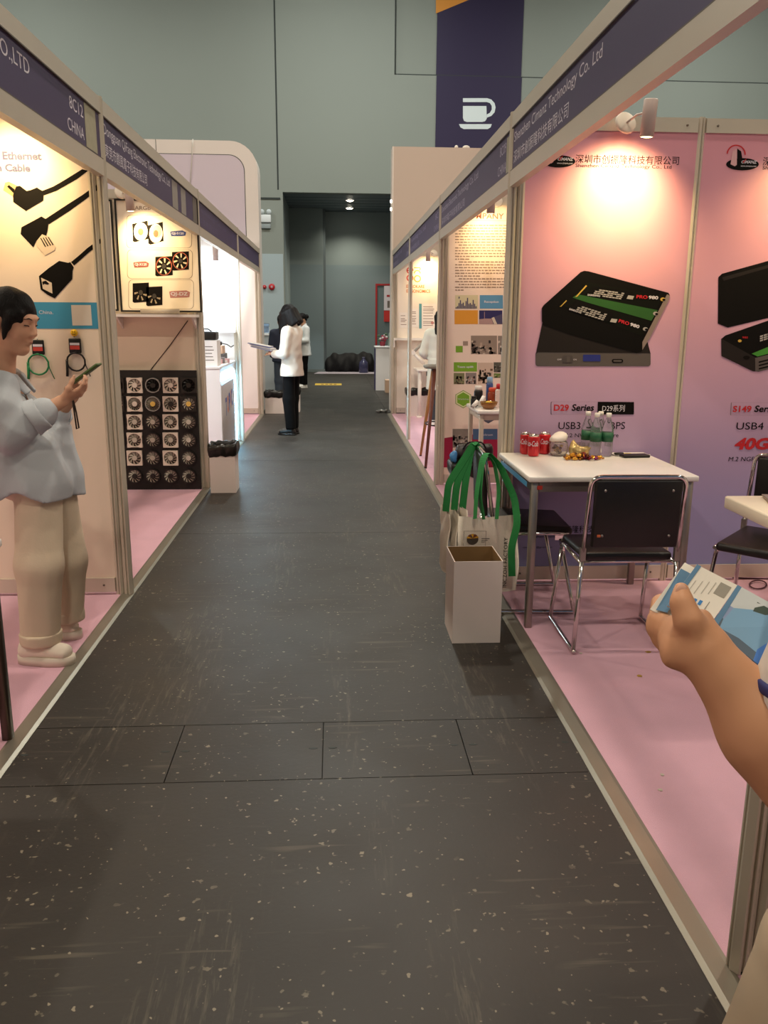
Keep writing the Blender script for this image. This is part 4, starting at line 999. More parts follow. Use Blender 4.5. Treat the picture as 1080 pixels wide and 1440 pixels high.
MB().box(-.4165, -.4155, -.33, .30, .715, .738).build('blue_film', mat('blue_film', '4f9ed0', .3), T1, True)
ZTAB = .775
# second table (thick pale top) at the right edge
t2 = thing('table', 'white table with a thick cream edge at the border of the pink booth', 'table', (2.22, 3.085, .004))
MB().rbox(1.70, 2.74, 2.72, 3.45, .705, .76, .008, 2).build('table_top', mat('cream_edge_top', 'efe4cc', .35), t2)
MB().lathe([(.28, .0045), (.28, .012), (.05, .03), (.035, .05), (.035, .66), (.12, .69), (.12, .7045)], (2.22, 3.085, 0), 24).build('pedestal', STEEL, t2)
tb = thing('brochure_stack', 'small stack of papers on the table with the cream edge', 'papers', (1.93, 3.3, .76))
for i in range(4): MB().box(-.11, .11, -.08, .08, .0005+i*.004, .004+i*.004).xf(Matrix.Rotation(-.35+.04*i, 4, 'Z')).build('sheet', mat('sheet_%d' % (i % 2), ('b59a86', '8e7f78')[i % 2], .6), tb, True)

# bins made of card
def bin_box(lab, x0, x1, y0, y1, h, bag=False, z0=0., outer=CARD):
    t = thing('cardboard_bin', lab, 'bin', ((x0+x1)/2, (y0+y1)/2, z0))
    e = .004
    for q in ((x0, x1, y0, y0+e), (x0, x1, y1-e, y1), (x0, x0+e, y0+e, y1-e), (x1-e, x1, y0+e, y1-e)):
        MB().box(*q, z0+.001, z0+h).build('side', outer, t)
    MB().box(x0+e, x1-e, y0+e, y1-e, z0+.001, z0+.006).build('bottom', KRAFT, t)
    i = e+.0006
    for q in ((x0+e, x1-e, y0+e, y0+e+.0015), (x0+e, x1-e, y1-e-.0015, y1-e), (x0+e, x0+e+.0015, y0+i, y1-i), (x1-e-.0015, x1-e, y0+i, y1-i)):
        MB().box(*q, z0+.006, z0+h-.0005).build('lining', KRAFT, t)
    if bag:
        n = 48; rings = []; rr = random.Random(sum(map(ord, lab)))
        ph = [rr.uniform(0, 6.28) for _ in range(6)]
        def per(u, off, z):
            w, d = x1-x0+2*off, y1-y0+2*off; P = 2*(w+d); s = u*P
            if s < w: p = (x0-off+s, y0-off)
            elif s < w+d: p = (x1+off, y0-off+s-w)
            elif s < 2*w+d: p = (x1+off-(s-w-d), y1+off)
            else: p = (x0-off, y1+off-(s-2*w-d))
            return (*p, z)
        vs = []
        prof = [(.004, -.075), (.012, -.05), (.016, -.015), (.014, .012), (.004, .03), (-.012, .028), (-.02, .0), (-.024, -.10), (-.03, -.22)]
        for off, dz in prof:
            for k in range(n):
                u = k/n; w_ = .005*math.sin(ph[0]+u*44)+.005*math.sin(ph[1]+u*88)+.004*math.sin(ph[2]+u*19)
                vs.append(per(u, off+w_*.35, z0+h+dz+(w_ if dz < -.04 else w_*.9)))
        mb = MB().add(vs, [(i*n+k, i*n+(k+1) % n, (i+1)*n+(k+1) % n, (i+1)*n+k) for i in range(len(prof)-1) for k in range(n)], True)
        mb.build('bin_bag', BAGPLASTIC, t)
    return t
bin_box('empty open white cardboard bin in front of the canvas bags', .553, .783, 3.674, 3.945, .405)
bin_box('white cardboard bin with a black bag beside the fan display board', -1.085, -.865, 7.22, 7.47, .40, True)
bin_box('white cardboard bin with a black bag beside the woman in the blazer', -1.11, -.80, 13.52, 13.80, .33, True)
bin_box('second cardboard bin half hidden behind the woman in the blazer', -.74, -.56, 13.75, 14.0, .36, True)
bin_box('white cardboard bin with a black bag under the red logo wall', 1.15, 1.50, 13.10, 13.36, .40, True, .004)
bin_box('white cardboard bin with a dark bag below the company profile poster', gy(638, 650, 6.3)[0], gy(638, 650, 6.3)[0]+.25, 6.3, 6.55, .38, True, .004)

# cans, bottles, sweets on the white table
def wrap_text(body, c, r, z0, ang, w, h, bold=.0):
    v, ext, f = text_geo(body, bold, .25); sc = w/ext[0]; sy = h/ext[1]
    return MB().add([(c[0]+r*math.cos(ang+(p[0]*sc-w/2)/r), c[1]+r*math.sin(ang+(p[0]*sc-w/2)/r), c[2]+z0+p[1]*sy) for p in v], f)
CANRED = mat('can_red', 'c4202a', .3, .35, coat=.3)
for i, (x, y, lab, a) in enumerate(((1.088, 4.44, 'red cola can nearest the corner of the white table', -2.3), (1.062, 4.515, 'red cola can standing behind another can', -2.9), (1.168, 4.52, 'red cola can beside the jar with the white lid', -1.2))):
    t = thing('drink_can', lab, 'can', (x, y, ZTAB))
    MB().lathe([(.024, .0005), (.029, .006), (.0325, .014), (.0325, .104), (.0305, .110)], (x, y, ZTAB), 24).build('body', CANRED, t)
    MB().lathe([(.0305, .110), (.0275, .117), (.0278, .1185), (.0265, .118), (.0255, .113), (.001, .113)], (x, y, ZTAB), 24).build('lid', CHROME, t)
    for da in (0, math.pi): wrap_text('Coca-Cola', (x, y, ZTAB), .0329, .058, a+da, .085, .03, .01).build('lettering', INK_WHITE, t)
def bottle(x, y, z, lab, h=.235, r=.031, lm=None):
    t = thing('water_bottle', lab, 'bottle', (x, y, z)); k = h/.235
    prof = [(.020*r/.031, .001), (r*.93, .004), (r, .014), (r*.985, .03), (r, .045), (r*.985, .06), (r, .075), (r, .135), (r*.97, .15), (r*.8, .175), (r*.5, .2), (.0125, .212), (.0125, .222)]
    MB().lathe([(a, b*k) for a, b in prof], (x, y, z), 24).build('bottle_body', CLEAR, t)
    MB().lathe([(r+.0006, .082*k), (r+.0006, .134*k)], (x, y, z), 24).build('paper_band', lm or mat('green_band', '1f5a3c', .45, var=.15, vscale=40), t)
    MB().lathe([(.0145, .216*k), (.0145, .236*k), (.012, .238*k), (.0001, .238*k)], (x, y, z), 18).build('cap', mat('white_cap', 'eeeae4', .4), t)
    return t
for x, y in ((1.428, 4.43), (1.492, 4.43), (1.40, 4.502), (1.472, 4.505)):
    bottle(x, y, ZTAB, 'clear water bottle with green band and white cap on the white table').__setitem__('group', 'water bottles on the white table')
jx, jy = 1.232, 4.46
t = thing('sweet_jar', 'round clear jar of sweets with a white cover on the white table', 'jar', (jx, jy, ZTAB))
MB().lathe([(.02, .001), (.04, .003), (.05, .02), (.053, .05), (.047, .075), (.04, .083), (.038, .082), (.045, .074), (.050, .05), (.047, .02), (.037, .006), (.0001, .005)], (jx, jy, ZTAB), 24).build('glass', GLASS, t)
mb = MB().ell((jx, jy, ZTAB+.098), (.05, .05, .03), 16, 8); mb.v = [(x+.006*math.sin(40*y+z*90), y+.006*math.sin(37*x), z+.005*math.sin(60*x+30*y)) for x, y, z in mb.v]; mb.build('cover', mat('crumpled_white', 'e9e0d8', .6, bump=.4, bscale=40), t)
rr = random.Random(8); CAN = [mat('foil_'+c, c, .22, .7) for c in ('c98a2c', '8a2c2c', 'd9a441', '7a2f5a', '6b3a1c')]
for i in range(14):
    a, b = rr.uniform(0, 6.28), rr.uniform(0, .03); MB().ell((jx+b*math.cos(a), jy+b*math.sin(a), ZTAB+.016+.012*(i//4)), (.011, .009, .008), 8, 5).build('sweet', CAN[i % 5], t)
t = thing('snack_bag', 'crumpled clear and gold snack bag lying beside the jar', 'bag', (1.33, 4.44, ZTAB))
fd = Field((1.25, 4.38, ZTAB-.01), (1.42, 4.50, ZTAB+.11), .004)
fd.ecap((1.302, 4.44, ZTAB+.035), (1.375, 4.43, ZTAB+.03), .036, .03, .03, .024, (0, 1, 0), .02); fd.cone((1.375, 4.43, ZTAB+.03), (1.405, 4.42, ZTAB+.05), .018, .004, .02); fd.cone((1.305, 4.44, ZTAB+.05), (1.31, 4.45, ZTAB+.09), .02, .006, .02)
fd.warp(lambda X, Y_, Z: .004*np.sin(90*X+40*Z)*np.cos(80*Y_+60*Z)); fd.cut((0, 0, ZTAB+.0015), (0, 0, -1)); fd.build('wrapper', mat('gold_wrapper', 'b9a06a', .25, .3, var=.3, vscale=25), t)
CNAME = ('amber', 'dark red', 'gold', 'plum', 'brown')
for i in range(22):
    lay = i//15; k_ = i % 15
    x = 1.238+.0135*k_+(.03 if lay else 0)+rr.uniform(-.006, .006); y = 4.30+(k_ % 3)*.024+rr.uniform(-.008, .008); mi = (i*2+i//3) % 5
    t = thing('wrapped_sweet', '%s foil wrapped sweet lying loose in front of the jar on the white table' % CNAME[mi], 'sweet', (x, y, ZTAB+.017*lay), rr.uniform(0, 3), 'loose foil wrapped sweets on the white table')
    MB().ell((0, 0, .0105), (.017, .011, .010), 10, 6).build('wrapper', CAN[mi], t, True)
    for s in (-1, 1): MB().add([(s*.015, 0, .0105), (s*.030, -.010, .004), (s*.033, 0, .016), (s*.030, .010, .005)], [(0, 1, 2), (0, 2, 3)]).build('twist', CAN[(i+2) % 5], t, True)
t = thing('power_bank', 'black power bank with a cable on the white table', 'power bank', (1.64, 4.40, ZTAB), .08)
MB().rbox(-.075, .075, -.035, .035, .0005, .015, .004, 2).build('case', BLACK, t, True)
MB().tube([(.07, .02, .008), (.10, .03, .006), (.115, .05, .004)], .0022, 6).build('cable', mat('white_cable', 'd9d4cc', .5), t, True)
t = thing('card_reader', 'small black adapter with a looped cable beside the power bank', 'adapter', (1.575, 4.475, ZTAB), .2)
MB().rbox(-.022, .03, -.01, .01, .0005, .013, .003, 2).build('case', BLACK, t, True)
MB().tube([(-.022, 0, .006), (-.05, -.012, .004), (-.045, -.04, .003), (0, -.05, .003), (.02, -.05, .003)], .0018, 6).build('cable', BLACK, t, True)
t = thing('memo_card', 'yellow card lying behind the power bank', 'card', (1.63, 4.50, ZTAB)); MB().box(-.03, .03, -.018, .018, .0005, .003).build('sheet', mat('yellow_card', 'dcc437', .6), t, True)

# canvas bags over the chair back
CANVAS = mat('cream_canvas', 'ddd2c2', .85, var=.06, vscale=10, bump=.25, bscale=300)
STRAP = mat('green_strap', '1f7a3a', .75, var=.15, vscale=25)
def canvas_bag(lab, c, w, h, th, rz, prints=False, seed=1):
    t = thing('tote_bag', lab, 'bag', c, rz); nx, nz = 14, 16
    rr = random.Random(seed); p = [rr.uniform(0, 6) for _ in range(6)]
    def disp(x, z): return .007*math.sin(p[0]+x*17+z*9)+.006*math.sin(p[1]+z*21-x*8)+.004*math.sin(p[2]+x*33+z*28)
    mb = MB(); vs = []
    for s in (-1, 1):
        for j in range(nz+1):
            for i in range(nx+1):
                x = (i/nx-.5)*w; z = -h*j/nz; e = min(1, min(i, nx-i)/2.5, (nz-j)/2.5 if s else 1)
                vs.append((x*(1-.02*j/nz)+.004*math.sin(z*20+p[3]), s*th/2*e*(.5+.5*min(1, j/5))+disp(x, z)*.9, z+.008*math.sin(x*12+p[4])))
    N = (nx+1)*(nz+1); fs = []
    for j in range(nz):
        for i in range(nx):
            q = j*(nx+1)+i; fs += [(q, q+nx+1, q+nx+2, q+1), (N+q, N+q+1, N+q+nx+2, N+q+nx+1)]
    for j in range(nz):
        for i in (0, nx):
            q = j*(nx+1)+i; fs.append((q, q+nx+1, N+q+nx+1, N+q))
    for i in range(nx): q = nz*(nx+1)+i; fs.append((q, q+1, N+q+1, N+q))
    mb.add(vs, fs, True); b = mb.build('bag_body', CANVAS, t, True)
    if prints:
        def flat(pts, m, nm, lay=1):
            vs = [(x, -th/2*min(1, .5+.5*min(1, -z/h*16/5))+disp(x, z)*.9-.0012-.0006*lay, z) for x, z in pts]; MB().add(vs, [tuple(range(len(vs)))]).build(nm, m, b, True)
        x0, x1, z0, z1 = -w*.42, -.02, -h*.18, -h*.52
        L = .0016
        for q in (((x0, z0), (x1, z0), (x1, z0-L), (x0, z0-L)), ((x0, z0), (x0+L, z0), (x0+L, z1), (x0, z1)), ((x1-L, z0), (x1, z0), (x1, z1), (x1-L, z1))): flat(q, INK_GREY, 'print_line')
        cx, cz = x0+.045, z0-.045
        flat([(cx+.030*math.cos(a*.3), cz+.028*math.sin(a*.3)) for a in range(21)], mat('barrel_dark_ink', '4a4038', .6), 'barrel_mark')
        for k in range(5):
            a = math.pi*k/5+.1; flat([(cx, cz+.006), (cx+.031*math.cos(a), cz+.006+.024*math.sin(a)), (cx+.031*math.cos(a+.5), cz+.006+.024*math.sin(a+.5))], mat('amber_mark_ink', 'd29a2e', .6) if k % 2 == 0 else mat('brown_mark_ink', '7a3f22', .6), 'barrel_mark', 2)
        for k in range(3): flat([(cx+.045, cz+.006-k*.009), (cx+.085-.008*k, cz+.006-k*.009), (cx+.085-.008*k, cz+.002-k*.009), (cx+.045, cz+.002-k*.009)], INK_GREY, 'print_line')
        v, ext, f = text_geo('INCZOH FACTORY', 0, 0, 1.1); sc = .26/ext[0]
        pts = [(w*.30-q[1]*sc, -h*.93+q[0]*sc) for q in v]
        MB().add([(x, -th/2+disp(x, z)*.9-.0022, z) for x, z in pts], f).build('lettering', INK_BLACK, b, True)
    return t, b, disp
def ribbon(pts, w, wdir, name, parent, th=.0016, tw=None):
    """flat strap of width w swept along pts (world)"""
    P = [Vector(p) for p in fillet(pts, .04, 4)]; vs = []
    n = len(P)
    for i, p in enumerate(P):
        d = (P[min(i+1, n-1)]-P[max(i-1, 0)]).normalized(); wd = Vector(wdir if tw is None else np.array(wdir)*(1-i/n)+np.array(tw)*(i/n)); wd = (wd-d*wd.dot(d)).normalized(); nn = d.cross(wd)
        for a, b in ((-1, -1), (1, -1), (1, 1), (-1, 1)): vs.append(p+wd*a*w/2+nn*b*th/2)
    fs = [(4*i+k, 4*i+(k+1) % 4, 4*i+4+(k+1) % 4, 4*i+4+k) for i in range(n-1) for k in range(4)]+[(3, 2, 1, 0), (4*n-4, 4*n-3, 4*n-2, 4*n-1)]
    return MB().add(vs, fs).build(name, STRAP, parent)
# chair back of the bag chair runs along y at x ~ .77, top z ~ .84
tA, bA, _ = canvas_bag('front cream canvas tote bag with a printed card and green straps', (.775, 4.005, .545), .315, .40, .026, .06, True, 2)
cw = np.array(world_of(cl).translation)
xb = .765
ribbon([(.735, 3.945, .54), (.715, 3.975, .66), (.735, 4.03, .80), (.762, 4.065, .852), (.80, 4.06, .80), (.815, 3.99, .68), (.80, 3.95, .54)], .034, (.3, -1, 0), 'strap', tA)
ribbon([(.69, 3.94, .545), (.70, 3.98, .66), (.735, 4.055, .82), (.765, 4.085, .857), (.83, 4.07, .79), (.895, 4.0, .64), (.905, 3.945, .52), (.875, 3.93, .40), (.885, 3.93, .25)], .036, (.3, -1, 0), 'strap', tA, tw=(1, -.15, 0))
for i, (x, lab) in enumerate(((.600, 'cream canvas tote bag hanging edge on, outermost on the chair back'), (.644, 'cream canvas tote bag hanging between two other bags on the chair back'), (.688, 'cream canvas tote bag hanging edge on, closest to the chair back'))):
    y = 4.36-.01*i; zt_ = .50+.01*i
    tb_, bb, _ = canvas_bag(lab, (x, y, zt_), .28, .345, .022, math.pi/2+.05, False, 5+i)
    for s in (-1, 1):
        yy = y+.02*s
        ribbon([(x, yy, zt_-.01), (x+.012, yy+.01, .64), (.715+.006*i, yy+.03+.01*i, .80), (.750, yy+.03+.01*i, .862+.003*i), (.79, yy+.03+.01*i, .80), (.80, yy+.03, .66+.02*i)], .036, (.9, .45*s+.2, 0), 'strap', tb_)

# goods in the company profile booth
zt = .785
T3 = make_table('small white table with jars and sweets in front of the company profile poster', 1.165, 1.95, 6.66, 7.27, zt, .03, WHITEGLOSS, mat('cream_leg', 'cdbfae', .4))
gx0 = lambda u, v: gz(u, v, zt)
p = gx0(683, 573); bx_, by_ = p[0], 6.78
t = thing('sweet_bowl', 'glass bowl of yellow sweets on the small white table', 'bowl', (bx_, by_, zt))
MB().lathe([(.03, .001), (.045, .006), (.068, .04), (.074, .062), (.07, .062), (.063, .04), (.042, .01), (.0001, .008)], (bx_, by_, zt), 24).build('bowl', mat('amber_glass', 'c08a4a', .1, trans=.7), t)
rr = random.Random(4)
for i in range(18):
    a, b = rr.uniform(0, 6.28), rr.uniform(0, .045); MB().ell((bx_+b*math.cos(a), by_+b*math.sin(a), zt+.045+.016*(1-b/.045)), (.014, .011, .009), 8, 5).build('sweet', mat(('lemon_foil', 'orange_foil')[i % 3 == 0], ('e0c02a', 'c9722a')[i % 3 == 0], .35), t)
def jar(u, Yj, r, h, m, lidm, lab, nm='jar', tilt=None):
    x = gy(u, 560, Yj)[0]; t = thing(nm, lab, 'bottle' if nm != 'jar' else 'jar', (x, Yj, zt))
    MB().lathe([(r*.8, .001), (r, .006), (r, h*.72), (r*.82, h*.8)], (x, Yj, zt), 18).build('body', m, t); MB().lathe([(r*.84, h*.78), (r*.84, h*.96), (r*.7, h), (.0001, h)], (x, Yj, zt), 18).build('cap', lidm, t)
jar(672.5, 7.05, .038, .17, BLACK, mat('white_cap2', 'eae4de', .4), 'black bottle with a white cap on the small white table', 'tall_bottle')
jar(666.5, 6.92, .026, .095, BLACK, BLACK, 'low black jar on the corner of the small white table')
jar(693, 6.98, .045, .16, mat('amber_jar', 'a5482a', .2, trans=.4), mat('orange_lid', 'cc4a2a', .4), 'amber jar with an orange lid on the small white table')
jar(703.5, 6.88, .045, .2, CLEAR, mat('red_lid', 'c0262c', .4), 'clear jar with a red lid beside the post of the pink wall')
jar(688, 7.12, .03, .24, mat('blue_pack', '3a4f86', .4), mat('blue_pack_lid', '8fb4d6', .4), 'tall blue bottle standing behind the bowl of sweets', 'tall_bottle')
for i, (u, v, lab) in enumerate(((669, 563, 'white tube lying on the small white table'), (678, 556, 'white tube leaning on the black bottle'))):
    p = gy(u, v, 6.82+.1*i); a = Vector((p[0]-.025, p[1], zt+.013)); b = Vector((p[0]+.02, p[1]+.02, zt+.06+.03*i)); t = thing('white_tube', lab, 'tube', tuple(a))
    MB().tube([a, b], .017, 12).build('body', mat('white_tube', 'e8e2dc', .4), t)
HX = gy(638, 650, 6.3)[0]+.14
t = thing('handbag', 'dark leather handbag resting on the bin below the company poster', 'handbag', (HX, 6.42, .42))
fd = Field((HX-.2, 6.28, .41), (HX+.26, 6.58, .64), .008); fd.ecap((HX-.08, 6.42, .485), (HX+.16, 6.42, .485), .055, .07, .05, .065, (0, 1, 0), .02); fd.warp(lambda X, Y_, Z: .006*np.sin(40*X)*np.sin(50*Z)); fd.build('bag_body', mat('dark_bag', '2b2624', .4, var=.2, vscale=15), t)
MB().tube(fillet([(HX-.06, 6.36, .52), (HX-.03, 6.345, .575), (HX+.09, 6.345, .575), (HX+.12, 6.36, .52)], .04), .007, 6).build('handle', BLACK, t)
t = thing('blue_pouch', 'small bright blue pouch on the edge of the bin', 'pouch', (HX-.13, 6.33, .42)); fd = Field((HX-.22, 6.24, .40), (HX-.04, 6.42, .56), .008); fd.ell((HX-.135, 6.335, .465), (.03, .03, .05)); fd.warp(lambda X, Y_, Z: .005*np.sin(70*X+50*Z)); fd.build('pouch', mat('blue_plastic', '3f7fb4', .35), t)

# bar stool
sc = np.array([1.075, 8.78]); zs_ = 1.0
t = thing('bar_stool', 'tall bar stool with grey round seat and slanted wooden legs', 'stool', (sc[0], sc[1], .004))
MB().lathe([(.001, 0), (.11, 0), (.132, .010), (.136, .026), (.124, .04), (.0001, .044)], (sc[0], sc[1], zs_), 28).build('seat', mat('grey_seat', '8d877c', .6), t)
MB().lathe([(.03, -.04), (.05, -.02), (.05, 0)], (sc[0], sc[1], zs_), 14).build('hub', BLACK, t)
for i, (x, y) in enumerate(((.94, 8.40), (.97, 9.2), (1.12, 8.42), (1.2, 9.15))):
    a = (sc[0]+(x-sc[0])*.18, sc[1]+(y-sc[1])*.18, zs_-.01); MB().tube([a, (x, y, .014)], .02, 10, radii=[.024, .014]).build('leg', mat('oak_leg' if i else 'walnut_leg', 'b9824e' if i else '6b3a2c', .5, var=.15, vscale=20, vec=(8, 8, .6)), t)
    MB().tube([(x, y, .005), (x, y, .02)], .0145, 10).build('foot', BLACK, t)
MB().tube([(sc[0]+.10*math.cos(q*.2618), sc[1]+.19*math.sin(q*.2618), .42) for q in range(25)], .008, 6).build('foot_ring', BLACK, t)

# desk with arm in the logo booth
p = gz(589, 587); dx, dy = p[0], 13.0; zd = gy(592, 519, dy)[2]
t = thing('sit_stand_desk', 'white desk with round legs near the red logo wall', 'desk', (dx+.5, dy, .004))
MB().rbox(dx-.05, dx+1.2, dy-.12, dy+.45, zd-.03, zd, .006, 2).build('desk_top', WHITE, t)
for x, y in ((dx, dy-.05), (dx+1.1, dy-.05)): MB().tube([(x, y, .03), (x, y, zd-.031)], .03, 12).build('leg', WHITE, t); MB().box(x-.04, x+.04, y-.06, y+.06, .005, .03).build('foot', WHITE, t)
MB().box(dx+.1, dx+.16, dy-.1, dy-.04, zd-.10, zd-.031).build('control_box', BLACK, t)
pts = [gy(u, v, dy) for u, v in ((598, 517), (596.5, 512), (581, 496), (597, 480), (601, 476))]
t = thing('monitor_arm', 'white folding monitor arm clamped to the desk', 'monitor arm', tuple(pts[0]))
MB().tube([(pts[0][0], dy, zd), pts[1]], .022, 10).build('clamp_post', WHITE, t); MB().tube([pts[1], pts[2]], .024, 10).build('lower_arm', WHITE, t); MB().tube([pts[2], pts[3]], .022, 10).build('upper_arm', mat('grey_arm', 'a39c90', .4), t)
MB().tube([pts[2]+np.array([-.0, .03, 0]), pts[2]-np.array([0, .03, 0])], .035, 12).build('joint', WHITE, t); MB().box(pts[3][0], pts[3][0]+.02, dy-.05, dy+.05, pts[3][2]-.05, pts[3][2]+.05).build('plate', BLACK, t)

# near table leg at the left edge and the hanging cable packs on the ethernet wall
make_table('table with dark steel legs at the edge of the ethernet booth', -2.03, -1.155, 2.08, 2.862, .75, .028, WHITEGLOSS, mat('dark_steel', '574b42', .3, .8, var=.1, vscale=8), .034)
Yw = YL[2]-.011
for u, v, ring, lab, face in ((105, 468, BLACK, 'hanging black cable pack with red card under a yellow smiling hook', True), (53, 470, mat('green_cable', '1f7a4a', .5), 'hanging cable pack with a green cable loop beside the reading woman', False)):
    c = gy(u, v, Yw); x, zc = c[0], c[2]; sc_ = 1/ (FPX/4.5)
    t = thing('cable_pack', lab, 'cable', (x, Yw, zc-.25))
    if face:
        h = MB().ell((0, 0, 0), (.019, .010, .019), 16, 10).xf(Matrix.Translation((x, Yw-.010, zc))).build('hook_ball', mat('yellow_ball', 'eebb22', .35), t)
        for s in (-1, 1): MB().ell((x+s*.006, Yw-.0195, zc+.005), (.0018, .0015, .0028), 8, 5).build('eye', INK_BLACK, h)
        MB().tube([(x-.009, Yw-.0185, zc-.003), (x-.005, Yw-.0195, zc-.008), (x+.005, Yw-.0195, zc-.008), (x+.009, Yw-.0185, zc-.003)], .0011, 5).build('mouth', INK_BLACK, h)
    MB().tube([(x, Yw-.012, zc-.018), (x, Yw-.012, zc-.035)], .003, 6).build('hook', STEEL, t)
    zc2 = zc-.028
    pk = MB().rbox(x-.031, x+.031, Yw-.016, Yw-.004, zc2-.075, zc2, .005, 2).build('card', BLACK, t)
    MB().box(x-.024, x+.024, Yw-.0172, Yw-.0158, zc2-.034, zc2-.022).build('white_strip', INK_WHITE, pk); MB().box(x-.024, x+.024, Yw-.0172, Yw-.0158, zc2-.056, zc2-.036).build('red_strip', mat('pack_red', 'c8433a', .5), pk)
    rr_ = .046 if face else .052; cx, cz = x-(0 if face else .005), zc2-.075-rr_*.95
    mb = MB().tube([(cx+rr_*math.cos(a*.2618+1.3), Yw-.012-.004*(a % 2), cz+rr_*math.sin(a*.2618+1.3)) for a in range(25)], .0048, 7)
    mb.tube([(cx+rr_*math.cos(.3), Yw-.012, cz+rr_*math.sin(.3)), (cx+rr_*1.05, Yw-.012, cz-.02), (cx+rr_*1.45, Yw-.01, cz-.075)], .0025, 6); mb.tube([(cx-rr_, Yw-.012, cz+.01), (cx-rr_*1.05, Yw-.012, cz-.05), (cx-rr_*1.1, Yw-.012, cz-.075)], .007, 8)
    mb.build('cable_loop', ring, t)

# glowing counter in the white booth
ya, yb_ = 9.0, 10.36; xc = -1.2; zc = 1.0
t = thing('reception_counter', 'white counter with glowing edge and coloured letters on its front', 'counter', (xc-.3, (ya+yb_)/2, .004))
CW = mat('counter_white', 'f0f0f2', .4)
MB().box(xc-.6, xc-.004, ya, yb_, .005, zc-.03).build('body', CW, t); MB().rbox(xc-.63, xc+.002, ya-.01, yb_+.01, zc-.03, zc, .006, 2).build('worktop', CW, t)
MB().box(xc-.004, xc+.004, ya+.06, yb_-.20, .06, zc-.20).build('front_panel', mat('counter_front', 'c9c1c0', .45), t)
LED = mat('led_strip', 'a8e2ff', .5, emit=22)
arc = [(yb_-.13, .03), (yb_-.13, zc-.28)]+[(yb_-.13-.16*(1-math.cos(a*math.pi/12)), zc-.28+.16*math.sin(a*math.pi/12)) for a in range(1, 7)]+[(ya+.03, zc-.12)]
vs = []
for i, (y, z_) in enumerate(arc):
    d = Vector((0, arc[min(i+1, len(arc)-1)][0]-arc[max(i-1, 0)][0], arc[min(i+1, len(arc)-1)][1]-arc[max(i-1, 0)][1])).normalized(); nrm = Vector((0, -d.z, d.y))
    for a, b in ((-1, 0), (1, 0), (1, 1), (-1, 1)): vs.append(Vector((xc+.0005+.012*b, y, z_))+nrm*.035*a)
n = len(arc); MB().add(vs, [(4*i+k, 4*i+(k+1) % 4, 4*i+4+(k+1) % 4, 4*i+4+k) for i in range(n-1) for k in range(4)]).build('led_strip', LED, t)
cols_ = ['3a4fa0', 'd0704a', '3a4fa0', 'd0704a', '3a4fa0']; y = ya+.28
for i, ch in enumerate('TOPIC'):
    w_ = .12 if ch != 'I' else .04
    text(MB(), ch, (xc+.0056, y, .44+.015*i), (0, 1, 0), (0, 0, 1), w=w_, h=.2, bold=.05).build('letter', mat('letter_'+cols_[i], cols_[i], .5), t); y += w_+.035
# things on and by that counter
t = thing('carton', 'white printed carton standing on the glowing counter', 'box', (-1.42, 9.2, zc))
MB().box(-1.50, -1.235, 9.06, 9.34, zc+.0005, zc+.27).build('box', mat('carton_white', 'eeeae8', .5), t)
for i in range(5): MB().box(-1.36, -1.27-.01*(i % 3), 9.0585, 9.06, zc+.06+i*.035, zc+.068+i*.035).build('printed_line', INK_GREY, t)
t = thing('camera_bag', 'black bag on top of the white carton', 'bag', (-1.40, 9.2, zc+.271)); MB().rbox(-1.50, -1.245, 9.08, 9.32, zc+.271, zc+.36, .02, 3).build('bag_body', BLACK, t); MB().tube([(-1.45, 9.2, zc+.355), (-1.42, 9.2, zc+.385), (-1.34, 9.2, zc+.385), (-1.30, 9.2, zc+.355)], .008, 6).build('handle', BLACK, t)
t = thing('carton', 'pink carton with black adapter further along the glowing counter', 'box', (-1.4, 10.0, zc)); MB().box(-1.5, -1.26, 9.8, 10.1, zc+.0005, zc+.10).build('box', mat('carton_dark', '4a4442', .6), t); MB().box(-1.49, -1.28, 9.82, 10.08, zc+.1, zc+.19).build('upper_box', mat('carton_tan', 'd9b79c', .6), t)
t = thing('adapter', 'black adapter with a curled cable on the cartons', 'adapter', (-1.36, 9.95, zc+.19)); MB().rbox(-1.40, -1.30, 9.9, 10.0, zc+.1905, zc+.235, .008, 2).build('case', BLACK, t); MB().tube([(-1.30, 9.95, zc+.215), (-1.24, 9.97, zc+.20), (-1.20, 10.0, zc+.17), (-1.17, 10.03, zc+.19)], .006, 6).build('cable', BLACK, t)
t = thing('product_pile', 'pile of small white and pink product boxes on the glowing counter', 'boxes', (-1.3, 9.6, zc))
for i in range(5): MB().box(-1.34+.02*i, -1.27+.02*i, 9.48+.06*i, 9.53+.06*i, zc+.0005, zc+.03+.02*(i % 3)).build('small_box', mat('pb%d' % (i % 3), ('efe6e2', 'd8a8a8', '8a8484')[i % 3], .5), t)

